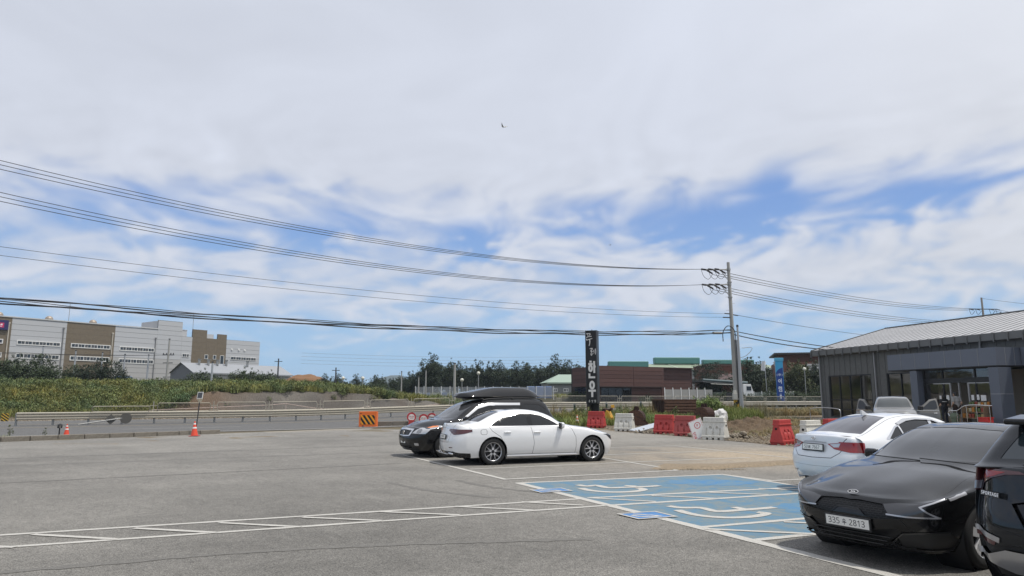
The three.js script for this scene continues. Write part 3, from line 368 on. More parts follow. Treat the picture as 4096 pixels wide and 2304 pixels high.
wline([[-3.4, -22.4], [-0.15, -15.73], [4.06, -17.65]], 0.12); wline([[-1.05, -17.96], [3.57, -20.05], [7.12, -21.47]], 0.1); wline([[-2.16, -20.45], [2.92, -22.5], [6.9, -24.08]], 0.1); wline([[-3.4, -22.4], [1.2, -24.9], [6.08, -26.71], [8.24, -21.47]], 0.1); wline([[2.68, -21.4], [4.07, -17.71]], 0.1); wline([[5.5, -15.45], [10.5, -17.3]], 0.11); wline([[4.89, -16.74], [5.57, -15.49]], 0.1);
for (const [q, w] of [[[[1.33, -14.71], [1.51, -14.5], [1.70, -14.62], [1.90, -14.24], [2.26, -14.32], [2.66, -14.42], [2.98, -14.57]], 0.13], [[[2.28, -14.59], [2.48, -14.48]], 0.12], [[[1.35, -14.19], [1.51, -13.84], [1.80, -13.63], [2.05, -13.61], [2.36, -13.73], [2.55, -14.01], [2.48, -14.24]], 0.13], [[[2.56, -11.88], [2.72, -11.71], [3.04, -11.68], [3.20, -11.34], [3.60, -11.46], [3.92, -11.59], [4.25, -11.74]], 0.12], [[[3.59, -11.75], [3.73, -11.49]], 0.12], [[[2.61, -11.46], [2.69, -11.18], [2.85, -10.91], [3.09, -10.77], [3.37, -10.76], [3.71, -10.92], [3.90, -11.16], [3.80, -11.25]], 0.12]]) {
  const cv = new THREE.CatmullRomCurve3(q.map(([x, z]) => V(x, 0, z)), false, 'centripetal'), pts = q.length > 2 ? cv.getPoints(q.length * 4).map((v) => [v.x, v.z]) : q; struct('wheelchair_symbol', [lineSheet(pts, w * 1.3, 0.0125, 0.003)], paintWhite); }
for (const [c, k] of [[[[0.35, -13.90], [0.55, -13.50], [1.14, -13.76], [0.96, -14.18]], 1], [[[1.61, -11.06], [1.85, -10.60], [2.44, -10.82], [2.22, -11.29]], 1]]) {
  struct('accessible_square', [sheet(c, 0.0155, 1)], blueFresh); struct('square_border', [lineSheet([...c, c[0]], 0.05, 0.0172, 0.002)], paintWhite);
  const P = (u, v) => [lerp(lerp(c[0][0], c[3][0], u), lerp(c[1][0], c[2][0], u), v), lerp(lerp(c[0][1], c[3][1], u), lerp(c[1][1], c[2][1], u), v)];
  struct('square_symbol', [lineSheet([P(0.3, 0.2), P(0.42, 0.3), P(0.52, 0.52), P(0.6, 0.55), P(0.72, 0.82)], 0.06, 0.0172, 0.002), lineSheet([P(0.16, 0.36), P(0.22, 0.62), P(0.4, 0.8), P(0.62, 0.78), P(0.68, 0.6)], 0.06, 0.0172, 0.002)], paintWhite);
}
{ const mark = std([0.262, 0.253, 0.236], 0.85, 0, { map: texAsphalt }), Q = (p) => new THREE.CatmullRomCurve3(p.map(([x, z]) => V(x, 0, z))).getPoints(30).map((v) => [v.x, v.z]); for (const [p, w] of [[[[-13.4, -18.8], [-9, -21.1], [-4, -23.6], [0, -25.5]], 0.14], [[[-2.6, -15.2], [-1.6, -13.9], [-0.3, -12.9]], 0.16], [[[-1.2, -15.6], [-0.4, -14.4], [0.8, -13.4]], 0.14], [[[-16, -20.5], [-9, -24.5], [-2, -29]], 0.2], [[[-14, -13.2], [-8, -16.6], [-3, -19.6]], 0.12], [[[1.0, -9.2], [-2.5, -8.6], [-6, -7.1]], 0.15]]) struct('tyre_mark', [lineSheet(Q(p), w, 0.0058, 0.03)], mark); }
// thin dusty slab with a broken edge behind the blue bays
{ const pos = [], uv = [], idx = []; const fr = [[3.45, -17.95], [3.9, -17.8], [4.4, -17.95], [4.97, -17.84], [5.6, -18.25], [6.4, -18.6], [7.41, -19.16], [8.6, -19.55], [10, -20.2]], n = 60, m = 8;
  const at = (f) => { const k = f * (fr.length - 1), i = Math.min(fr.length - 2, Math.floor(k)); return [lerp(fr[i][0], fr[i + 1][0], k - i), lerp(fr[i][1], fr[i + 1][1], k - i)]; };
  for (let i = 0; i <= n; i++) { const [x, z] = at(i / n), j0 = 0.07 * n2(x * 3, z * 3) + 0.05 * n2(x * 9, z); for (let j = 0; j <= m; j++) { const q = j / m, h = j === 0 ? 0 : 0.07 * sst(0, 0.25, i / n) * (1 - sst(0.05, 1, q)) + 0.008 * n2(x * 4, q * 9) * (1 - q); const xx = x + 0.7 * q, zz = z + j0 * (1 - q) - q * 1.6; pos.push(xx, 0.007 + Math.max(0, h), zz); uv.push(xx / 2, zz / 2); } }
  for (let i = 0; i < n; i++) for (let j = 0; j < m; j++) { const a = i * (m + 1) + j, b = a + m + 1; idx.push(a, b, a + 1, a + 1, b, b + 1); }
  struct('broken_slab', tri(pos, idx, uv), std([0.36, 0.3, 0.225], 0.95, 0, { map: texDirt, bumpMap: texDirt, bumpScale: 0.01 })); }
// stones: small rough lumps, strewn
const stoneGeo = [0, 1, 2].map((k) => { const g = new THREE.IcosahedronGeometry(1, 1), p = g.attributes.position; for (let i = 0; i < p.count; i++) { const x = p.getX(i), y = p.getY(i), z = p.getZ(i), f = 0.75 + 0.3 * n3(x * 1.3 + k * 7, y * 1.3, z * 1.3); p.setXYZ(i, x * f, y * f * 0.7, z * f); } g.computeVertexNormals(); return g; });
function strew(name, label, cat, n, spot, size, mat, seed) { const q = rng(seed), im = new THREE.InstancedMesh(stoneGeo[seed % 3], mat, n), m = new THREE.Matrix4(), c = new THREE.Color(); for (let i = 0; i < n; i++) { const [x, z] = spot(q), s = size * (0.4 + q() * q() * 1.6); m.compose(V(x, groundY(x, z) + s * 0.2, z), new THREE.Quaternion().setFromEuler(new THREE.Euler(q() * 0.5, q() * 6, q() * 0.5)), V(s, s, s)); im.setMatrixAt(i, m); const b = 0.7 + q() * 0.5; im.setColorAt(i, c.setRGB(b, b * 0.97, b * 0.92)); } im.name = numbered(name); im.castShadow = im.receiveShadow = true; scene.add(im); return tag(im, label, cat, null, 'stuff'); }
const stoneMat = std([0.34, 0.31, 0.265], 0.95, 0, { map: texDirt });
strew('rubble', 'grey brown crumbs along the broken slab edge', 'rubble', 320, (q) => [3.6 + q() * 2.2, -17.75 - q() * 0.25 - 0.0], 0.022, stoneMat, 21);
strew('gravel', 'pale gravel strewn over bare earth beside the car park', 'gravel', 5200, (q) => { const f = q(), a = lerp(-44, -25.5, f), x = 4.4 + f * 6 + q() * q() * 8; return [x, a - q() * 1.5]; }, 0.05, stoneMat, 22);
strew('earth_clods', 'brown clods over the bare earth by the road', 'earth', 2600, (q) => [10 + q() * 13, -30 - q() * 24], 0.07, std([0.2, 0.15, 0.1], 0.95, 0, { map: texDirt }), 23);
strew('road_gravel', 'grey gravel strip beyond the far road edge', 'gravel', 2600, (q) => road(-52 + q() * 56, -12.2 - q() * 2.6), 0.07, stoneMat, 24);

// kerbs: one mesh for each stone
function kerbRun(name, a, b, h, w, len, label) { const k = new THREE.Group(); k.name = numbered(name); k.userData.kind = 'structure'; scene.add(k); const L = Math.hypot(b[0] - a[0], b[1] - a[1]), n = Math.round(L / len), ang = Math.atan2(-(b[1] - a[1]), b[0] - a[0]); for (let i = 0; i < n; i++) { const f = (i + 0.5) / n, x = lerp(a[0], b[0], f), z = lerp(a[1], b[1], f), m = mesh('kerb_stone', [uvm(rbox(L / n - 0.02, h + 0.12, w, 0.025), 0.5)], M.kerb, k); m.position.set(x, groundY(x, z) + h / 2 - 0.06 + (R() - 0.5) * 0.012, z + (R() - 0.5) * 0.02); m.rotation.y = ang + (R() - 0.5) * 0.012; } return k; }
kerbRun('kerb', [-32, -17.4], [-14.7, -35.9], 0.2, 0.2, 1.0);
kerbRun('kerb', [-8.6, -45.0], [3.6, -45.9], 0.28, 0.22, 1.0);
struct('apron', [sheet([[-13.2, -37.9], [-11.6, -39.5], [-9.4, -42.3], [-8.2, -44.7], [-4.4, -45.3], [1, -45.2], [1, -44.2], [-4.4, -43.6], [-7.2, -42.2], [-9.6, -39.8], [-11.4, -38.0], [-12.6, -36.9]], 0.0075, 0.4)], std([0.42, 0.40, 0.365], 0.9, 0, { map: texDirt }));

// ---------------------------------------------------------------- white executive saloon, seen from its right rear
{
  const root = thing('white_saloon_car', 'white saloon car with black window trim and twin spoke wheels beside the black van', 'car', [0.42, 0, -20.4], 21.5 * Math.PI / 180);
  const p = { L: 4.95, hw: 0.94, axF: 0.86, axR: 3.82, tyre: 0.352, fp: [[0.13, 0.19], [0.05, 0.31], [0.0, 0.5], [0.035, 0.66], [0.10, 0.76]], rp: [[0.12, 0.24], [0.03, 0.38], [0.0, 0.62], [0.06, 0.86], [0.13, 1.075]],
    fsw: [0.035, 0.15, 0.36], rsw: [0.03, 0.13, 0.36], cowl: [1.5, 1.035], wt: [2.28, 1.40], pk: [2.85, 1.468], rr: [3.42, 1.43], rb: [4.28, 1.12], belt: [0.765, 0.88, 0.955, 0.965, 0.985, 0.99], railz: [0.80, 0.655, 0.635, 0.63, 0.72], drop: 0.055, crown: 0.05, ys: [0.2, 0.34, 0.6, 0.82] };
  const car = new Car(root, p), white = paint([0.79, 0.79, 0.785], 0, 0.3);
  car.arches(0.395);
  const W = car.piece('windscreen', glassTint, 'uv', [[5.95, 5.22], [8.0, 5.22], [8.05, 7], [5.8, 7]], { both: true, off: -0.004 });
  car.piece('rear_window', glassTint, 'uv', [[10.25, 5.45], [11.96, 5.3], [12.0, 7], [10.1, 7]], { both: true, off: -0.004 });
  car.piece('roof_glass', M.blackGloss, 'uv', [[8.35, 5.75], [9.75, 5.75], [9.75, 7], [8.35, 7]], { both: true, off: 0.002 });
  // chrome surround, then the glass inside it
  const up = (t) => t[0][7] > 3.9 && t[0][7] < 5.6;
  const outer = [[1.74, 0.985], [1.86, 1.06], [2.1, 1.2], [2.35, 1.315], [2.62, 1.362], [2.95, 1.37], [3.22, 1.345], [3.48, 1.28], [3.72, 1.17], [3.88, 1.07], [3.93, 1.0], [3.9, 0.985]];
  const inset = (pl, d) => pl.map(([s, y], i) => { const a = pl[(i - 1 + pl.length) % pl.length], b = pl[(i + 1) % pl.length], dx = b[0] - a[0], dy = b[1] - a[1], l = Math.hypot(dx, dy); return [s + dy / l * d, y - dx / l * d]; });
  const ring = inset(outer, 0.032);
  const clipX = (pl, s0, s1) => { const c = []; const edge = (arr, s, keep) => { const o = []; for (let i = 0; i < arr.length; i++) { const a = arr[i], b = arr[(i + 1) % arr.length], ia = keep(a[0]), ib = keep(b[0]); if (ia) o.push(a); if (ia !== ib) { const t = (s - a[0]) / (b[0] - a[0]); o.push([s, lerp(a[1], b[1], t)]); } } return o; }; return edge(edge(pl, s0, (x) => x >= s0), s1, (x) => x <= s1); };
  car.piece('side_window', glassTint, 'side', clipX(ring, 1.7, 2.66), { filter: up, off: -0.006 });
  car.piece('side_window', glassTint, 'side', clipX(ring, 2.79, 3.57), { filter: up, off: -0.006 });
  car.piece('quarter_window', glassTint, 'side', clipX(ring, 3.59, 4), { filter: up, off: -0.006 });
  car.piece('door_pillar_trim', M.blackGloss, 'side', clipX(ring, 2.655, 2.795), { filter: up, off: -0.003 }); car.piece('window_divider', M.blackGloss, 'side', clipX(ring, 3.565, 3.595), { filter: up, off: -0.003 });
  car.piece('window_trim', M.satin, 'side', outer, { filter: up, off: 0.003 });
  // lamps, plate recess, bumper
  car.piece('tail_lamp', lampDark, 'rear', [[0.3, 0.905], [0.36, 0.945], [0.6, 0.94], [0.93, 0.935], [0.93, 0.885], [0.75, 0.815], [0.6, 0.80], [0.48, 0.84], [0.4, 0.87]], { off: 0.006 });
  car.piece('tail_lamp_wing', lampDark, 'side', [[4.78, 0.94], [4.42, 0.90], [4.39, 0.885], [4.6, 0.83], [4.86, 0.79], [4.9, 0.94]], { off: 0.006, filter: (t) => t[0][7] < 4 });
  car.piece('trunk_strip', M.chrome, 'rear', [[0, 0.975], [0.7, 0.968], [0.7, 0.948], [0, 0.953]], { both: true, off: 0.004 });
  car.piece('reflector', lampDark, 'rear', [[0.42, 0.47], [0.62, 0.475], [0.62, 0.455], [0.44, 0.445]], { off: 0.004 });
  car.piece('rear_valance', M.blackGloss, 'rear', [[0, 0.36], [0.6, 0.36], [0.95, 0.31], [0.95, 0.1], [0, 0.1]], { both: true });
  car.piece('rear_valance_side', M.black, 'side', [[4.42, 0.20], [4.72, 0.30], [5.0, 0.345], [5.0, 0.1], [4.3, 0.1]], { filter: (t) => t[0][7] < 3 });
  car.piece('headlamp', lampSmoke, 'side', [[0.52, 0.76], [0.40, 0.73], [0.27, 0.63], [0.16, 0.59], [0.1, 0.68], [0.22, 0.77]], { off: 0.004, filter: (t) => t[0][7] < 4.4 });
  car.piece('headlamp_front', lampSmoke, 'front', [[0.55, 0.74], [0.9, 0.76], [0.9, 0.62], [0.56, 0.6]], { off: 0.004 });
  car.piece('grille', M.blackGloss, 'front', [[0, 0.72], [0.4, 0.7], [0.44, 0.5], [0.38, 0.42], [0, 0.42]], { both: true });
  car.gap([[[1.40, 0.24], [1.37, 0.45], [1.38, 0.7], [1.5, 0.93], [1.6, 0.985]], [[2.72, 0.985], [2.68, 0.8], [2.64, 0.55], [2.69, 0.24]], [[3.93, 1.0], [3.86, 0.9], [3.62, 0.74], [3.47, 0.5], [3.41, 0.24]], [[1.3, 0.27], [3.42, 0.27]], [[4.02, 0.93], [4.14, 0.93], [4.17, 0.9], [4.17, 0.83], [4.13, 0.8], [4.03, 0.8], [4, 0.83], [4, 0.9], [4.02, 0.93]]].filter((l) => l), 0.01, 'side', (t) => t[0][7] < 4.6);
  car.gap([[[0.46, 0.84], [0.40, 0.6], [0, 0.585]], [[0.45, 0.84], [0.52, 1.0], [0.6, 1.07]]], 0.009, 'rear');
  car.finish(white);
  handles(car, [[2.55, 0.845], [3.42, 0.855]], white);
  mesh('sill_strip', [rbox(2.1, 0.05, 0.05, 0.02, 4.95 / 2 - 2.38, 0.235, 0.86), rbox(2.1, 0.05, 0.05, 0.02, 4.95 / 2 - 2.38, 0.235, -0.86)], white, root);
  for (const s of [1, -1]) mesh('exhaust_trim', [rbox(0.04, 0.05, 0.34, 0.02, -2.43, 0.31, s * 0.6), rbox(0.05, 0.028, 0.28, 0.012, -2.435, 0.31, s * 0.6)], M.chrome, root);
  mesh('valance_trim', [rbox(0.03, 0.02, 0.9, 0.01, -2.465, 0.29, 0)], M.chrome, root);
  mirrorPart(car, 1.83, 1.0, 0.86, white, 1.05);
  { const em = mesh('star_emblem', [place(new THREE.TorusGeometry(0.038, 0.006, 8, 24), 0, 0, 0), box(0.008, 0.04, 0.008, 0, 0.018, 0), box(0.008, 0.04, 0.008, 0.016, -0.009, 0, 0, 0, 2.1), box(0.008, 0.04, 0.008, -0.016, -0.009, 0, 0, 0, -2.1)], M.chrome, root); em.rotation.y = Math.PI / 2; em.position.set(-2.372, 1.03, 0); }
  plate(car, plateTex((c, w, h) => { c.font = 'bold 62px sans-serif'; c.fillText('177나 7933'.replace('나', ' '), 30, 66); han(c, '나', 150, 24, 34, 44, 6); c.fillStyle = '#2b4d8c'; c.fillRect(0, 0, 20, h); }), 0.5, 0.105, [4.955, 0.735, 0], -1, -0.12);
  wheels(car, makeWheel(0.352, 0.238, 'y'), 0);
}

// ---------------------------------------------------------------- black saloon, nose towards the camera
{
  const root = thing('black_saloon_car', 'black saloon car with wide mesh grille and plate 335 2813, parked nose out', 'car', [5.77, 0, -9.13], Math.PI + 30 * Math.PI / 180);
  const p = { L: 4.905, hw: 0.93, axF: 0.95, axR: 3.80, tyre: 0.338, fp: [[0.14, 0.19], [0.06, 0.3], [0.0, 0.46], [0.02, 0.6], [0.10, 0.7]], rp: [[0.12, 0.24], [0.03, 0.38], [0.0, 0.62], [0.06, 0.86], [0.13, 1.03]],
    fsw: [0.035, 0.16, 0.40], rsw: [0.03, 0.13, 0.36], cowl: [1.42, 1.0], wt: [2.28, 1.385], pk: [2.75, 1.445], rr: [3.35, 1.40], rb: [4.4, 1.07], belt: [0.745, 0.875, 0.945, 0.955, 0.98, 0.98], railz: [0.82, 0.655, 0.635, 0.63, 0.72], drop: 0.055, crown: 0.045, ys: [0.2, 0.34, 0.6, 0.82], su: 12, sv: 9,
    tweak: (c) => { c[2][6][1] += 0.006; c[3][6][1] += 0.008; c[4][6][1] += 0.007; c[3][3][2] += 0.012; } };
  const car = new Car(root, p), black = paint([0.004, 0.0042, 0.005]);
  car.arches(0.385);
  car.piece('windscreen', glassGrey, 'uv', [[5.9, 5.16], [8.0, 5.2], [8.05, 7], [5.72, 7]], { both: true, off: -0.004 });
  car.piece('rear_window', glassTint, 'uv', [[10.2, 5.45], [11.96, 5.3], [12.0, 7], [10.1, 7]], { both: true, off: -0.004 });
  const up = (t) => t[0][7] > 3.9 && t[0][7] < 5.6;
  car.piece('side_window', glassTint, 'side', [[1.78, 0.99], [2.35, 1.29], [2.66, 1.345], [2.66, 0.99]], { filter: up, off: -0.006 });
  car.piece('side_window', glassTint, 'side', [[2.76, 0.99], [2.76, 1.355], [3.25, 1.34], [3.7, 1.2], [3.95, 1.03], [3.8, 1.0]], { filter: up, off: -0.006 });
  const g = std([0.02, 0.02, 0.021], 0.35, 0.3, { bumpMap: noiseTex(128, (u, v) => { const y = v * 2, r = Math.floor(y), x = u * 2 + (r % 2) * 0.5, fx = x - Math.floor(x), fy = y - r, e = Math.min(fx + fy * 0.25, 1 - fx, fy * 0.8, (1 - fy) * 1.2), b = e < 0.16 ? 255 : 30; return [b, b, b]; }, false, 9, 22), bumpScale: 0.03, map: noiseTex(128, (u, v) => { const y = v * 2, r = Math.floor(y), x = u * 2 + (r % 2) * 0.5, fx = x - Math.floor(x), fy = y - r, e = Math.min(fx + fy * 0.25, 1 - fx, fy * 0.8, (1 - fy) * 1.2), b = e < 0.16 ? 255 : 60; return [b, b, b]; }, true, 9, 22) });
  // lamps and the white light strip in each
  const strip = phy([0.5, 0.5, 0.52], { roughness: 0.2, metalness: 0.4, clearcoat: 1 });
  car.piece('running_light', strip, 'front', stroke([[0.855, 0.735], [0.80, 0.70], [0.71, 0.655], [0.76, 0.61], [0.83, 0.557], [0.6, 0.553], [0.42, 0.56]], 0.015), { off: 0.006 });
  car.piece('running_light_wing', strip, 'side', stroke([[0.40, 0.735], [0.52, 0.765], [0.64, 0.785]], 0.026), { off: 0.006, filter: (t) => t[0][7] < 4.4 });
  car.piece('headlamp', lampSmoke, 'front', [[0.37, 0.655], [0.5, 0.675], [0.7, 0.685], [0.86, 0.75], [0.80, 0.69], [0.73, 0.655], [0.83, 0.56], [0.44, 0.562], [0.4, 0.61]], { off: 0.003 });
  for (const z0 of [0.46, 0.55, 0.64]) car.piece('lamp_lens', lampClear, 'front', stroke([[z0, 0.585], [z0 + 0.055, 0.585], [z0 + 0.075, 0.615]], 0.011), { off: 0.004, loose: true });
  car.piece('grille', g, 'front', [[0, 0.665], [0.1, 0.672], [0.36, 0.655], [0.4, 0.61], [0.44, 0.558], [0.66, 0.545], [0.5, 0.522], [0.3, 0.51], [0.2, 0.52], [0.13, 0.585], [0, 0.6]], { both: true, off: -0.012 });
  car.piece('grille_rim', M.blackGloss, 'front', stroke([[0.66, 0.54], [0.5, 0.516], [0.3, 0.504], [0.2, 0.514], [0.125, 0.58], [0, 0.594]], 0.012), { both: true, off: 0.006 });
  car.piece('lower_grille', M.black, 'front', [[0, 0.385], [0.3, 0.39], [0.5, 0.425], [0.56, 0.40], [0.36, 0.235], [0.28, 0.218], [0, 0.21]], { both: true, off: -0.03 });
  for (const y of [0.25, 0.29, 0.33]) mesh('grille_bar', [rbox(0.03, 0.012, 0.75 + (y - 0.25) * 2, 0.005, 2.405, y, 0)], M.blackGloss, root);
  car.piece('side_intake', M.rubberSmooth, 'front', [[0.48, 0.325], [0.55, 0.375], [0.86, 0.41], [0.88, 0.3], [0.8, 0.235], [0.5, 0.235]], { off: -0.012 });
  car.piece('intake_rim', paint([0.02, 0.02, 0.022], 0.3, 0.2), 'front', stroke([[0.88, 0.31], [0.80, 0.228], [0.5, 0.228], [0.42, 0.27]], 0.016).concat(stroke([[0.42, 0.27], [0.55, 0.385], [0.86, 0.42]], 0.012)), { off: 0.012 });
  car.gap([[[0.93, 0.55], [1.0, 0.9], [1.06, 1.0]], [[1.3, 0.24], [1.3, 0.7], [1.5, 0.95]]], 0.007, 'side', (t) => t[0][7] < 4.3 && t[0][0] < 2.45 - 0.93);
  car.gap([[[4.02, 4.62], [5.7, 4.62]], [[3.0, 4.45], [4.02, 4.62]], [[2.2, 4.25], [3.0, 4.45]]], 0.012, 'uv');
  car.gap([[[0.52, 0.545], [0.62, 0.43], [0.66, 0.41]]], 0.006, 'front');
  car.finish(black);
  mirrorPart(car, 1.98, 1.0, 0.87, black, 0.85);
  handles(car, [[2.5, 0.84], [3.4, 0.85]], black);
  for (const [z, a] of [[-0.32, 0.2], [0.3, 0.05]]) mesh('wiper', [rod([1.055, 1.02, z - 0.33], [1.04, 1.045, z + 0.3], 0.006, 5)], M.black, root);
  { const t = canvasTex(200, 100, (c, w, h) => { c.fillStyle = '#101114'; c.fillRect(0, 0, w, h); c.fillStyle = c.strokeStyle = '#e8e8e8'; c.lineWidth = 9; c.beginPath(); c.ellipse(100, 50, 92, 43, 0, 0, 7); c.stroke(); c.font = 'bold 52px sans-serif'; c.textAlign = 'center'; c.fillText('KIA', 100, 69); });
    const e = mesh('badge', [place(new THREE.CircleGeometry(0.5, 32).scale(0.13, 0.066, 1))], std([0.9, 0.9, 0.9], 0.25, 0.3, { map: t }), root); e.rotation.order = 'YXZ'; e.rotation.y = Math.PI / 2; e.rotation.x = -0.95; e.position.set(2.325, 0.742, 0); }
  plate(car, plateTex((c, w, h) => { c.font = '70px sans-serif'; c.fillText('335', 24, 70); han(c, '우', 158, 24, 46, 48, 6); c.fillText('2813', 224, 70); }), 0.52, 0.11, [-0.012, 0.43, 0], 1, 0.06);
  wheels(car, makeWheel(0.338, 0.226, 'petal'), 0);
}
// ---------------------------------------------------------------- white saloon seen from behind
{
  const root = thing('white_saloon_car', 'white saloon car with plate 50 7667 and red tail lamps, behind the black saloon', 'car', [7.96, 0, -14.42], 19.5 * Math.PI / 180);
  const p = { L: 4.82, hw: 0.92, axF: 0.95, axR: 3.745, tyre: 0.333, fp: [[0.13, 0.19], [0.05, 0.31], [0.0, 0.5], [0.035, 0.64], [0.10, 0.72]], rp: [[0.16, 0.27], [0.05, 0.4], [0.0, 0.62], [0.07, 0.86], [0.10, 1.06]],
    fsw: [0.035, 0.15, 0.36], rsw: [0.04, 0.17, 0.40], cowl: [1.42, 1.02], wt: [2.2, 1.40], pk: [2.75, 1.47], rr: [3.4, 1.43], rb: [4.38, 1.10], belt: [0.765, 0.88, 0.955, 0.97, 0.995, 1.0], railz: [0.80, 0.655, 0.635, 0.64, 0.76], drop: 0.055, ys: [0.2, 0.34, 0.6, 0.82], su: 10, sv: 8 };
  const car = new Car(root, p), white = paint([0.78, 0.785, 0.79], 0, 0.3), visor = phy([0.7, 0.7, 0.7], { metalness: 0.8, roughness: 0.15 });
  car.arches(0.378);
  car.piece('windscreen', glassTint, 'uv', [[5.9, 5.16], [8.0, 5.2], [8.05, 7], [5.72, 7]], { both: true, off: -0.004 });
  car.piece('rear_window', phy([0.05, 0.046, 0.052], { roughness: 0.06, clearcoat: 0.6, clearcoatRoughness: 0.02 }), 'uv', [[10.15, 5.42], [12.0, 5.2], [12.05, 7], [10.05, 7]], { both: true, off: -0.004 });
  const up = (t) => t[0][7] > 3.9 && t[0][7] < 5.6;
  car.piece('quarter_window', glassTint, 'side', [[3.42, 1.01], [3.42, 1.235], [3.5, 1.21], [3.78, 1.02], [3.74, 1.01]], { filter: up, off: -0.006 });
  car.piece('side_window', glassTint, 'side', [[2.68, 1.0], [2.6, 1.34], [2.9, 1.35], [3.15, 1.325], [3.38, 1.26], [3.38, 1.0]], { filter: up, off: -0.006 });
  car.piece('side_window', glassTint, 'side', [[1.75, 0.99], [2.1, 1.19], [2.48, 1.325], [2.52, 1.33], [2.6, 1.0]], { filter: up, off: -0.006 });
  car.piece('window_visor', visor, 'side', [[1.72, 1.01], [2.1, 1.225], [2.48, 1.36], [2.9, 1.385], [3.2, 1.365], [3.44, 1.285], [3.38, 1.25], [3.15, 1.32], [2.9, 1.345], [2.48, 1.32], [2.1, 1.185]], { filter: up, off: 0.012 });
  car.piece('window_trim', M.chrome, 'side', [[1.6, 0.975], [3.86, 1.0], [3.86, 1.02], [3.5, 1.24], [3.42, 1.26], [3.36, 1.0], [2.7, 0.995], [2.65, 1.34], [2.54, 1.34], [2.6, 0.995], [1.6, 0.99]], { filter: up, off: 0.003 });
  // tail lamps
  car.piece('reverse_lamp', lampClear, 'rear', [[0.36, 0.91], [0.56, 0.935], [0.53, 0.86], [0.44, 0.855]], { off: 0.008 });
  car.piece('tail_lamp', lampRed, 'rear', [[0.31, 0.915], [0.6, 0.95], [0.95, 0.957], [0.95, 0.77], [0.72, 0.775], [0.45, 0.825]], { off: 0.006 });
  car.piece('tail_lamp_wing', lampRed, 'side', [[4.36, 0.935], [4.5, 0.957], [4.9, 0.962], [4.9, 0.76], [4.55, 0.79]], { off: 0.006, filter: (t) => t[0][7] < 4.2 });
  car.piece('reflector', lampDark, 'rear', [[0.5, 0.40], [0.86, 0.385], [0.86, 0.36], [0.6, 0.36]], { off: 0.004 });
  car.piece('plate_recess', std([0.55, 0.55, 0.56], 0.3), 'rear', [[0, 0.955], [0.28, 0.945], [0.30, 0.915], [0.0, 0.925]], { both: true, off: -0.008 });
  car.gap([[[0, 0.655], [0.42, 0.665], [0.56, 0.76], [0.6, 0.83]], [[0.6, 0.95], [0.66, 1.02]]], 0.012, 'rear');
  car.gap([[[0, 0.5], [0.7, 0.51], [0.92, 0.56]]], 0.004, 'rear');
  car.gap([[[2.66, 0.98], [2.63, 0.7], [2.6, 0.3]], [[3.78, 0.99], [3.72, 0.86], [3.5, 0.68], [3.36, 0.3]], [[4.45, 0.79], [4.3, 0.66], [4.14, 0.62]], [[1.35, 0.3], [1.35, 0.8], [1.55, 0.97]]], 0.008, 'side', (t) => t[0][7] < 4.3);
  car.gap([[[8.2, 5.12], [11.9, 5.04]], [[11.9, 5.04], [13.3, 4.75]]], 0.035, 'uv');
  car.finish(white);
  handles(car, [[2.5, 0.86], [3.42, 0.875]], M.chrome);
  mirrorPart(car, 1.72, 1.0, 0.87, white, 1.05);
  mesh('fin_antenna', [prism([[0, 0], [0.17, 0], [0.02, 0.085], [-0.015, 0.09]], 0.025, 0.008).translate(-1.12, 1.425, -0.012)], white, root);
  { const e = mesh('badge', [place(new THREE.TorusGeometry(0.05, 0.008, 8, 28).scale(1, 0.62, 1)), box(0.014, 0.06, 0.01, -0.018, 0, 0, 0, 0, -0.35), box(0.014, 0.06, 0.01, 0.018, 0, 0, 0, 0, -0.35), box(0.05, 0.012, 0.01, 0, 0, 0, 0, 0, 0.4)], M.chrome, root); e.rotation.y = Math.PI / 2; e.position.set(-2.352, 1.005, 0); }
  plate(car, plateTex((c, w, h) => { c.font = '70px sans-serif'; c.fillText('50', 36, 70); han(c, '버', 126, 22, 40, 50, 7); c.fillText('7667', 200, 70); }), 0.52, 0.11, [4.79, 0.845, 0], -1, -0.1);
  wheels(car, makeWheel(0.333, 0.21, 'double'), 0);
}
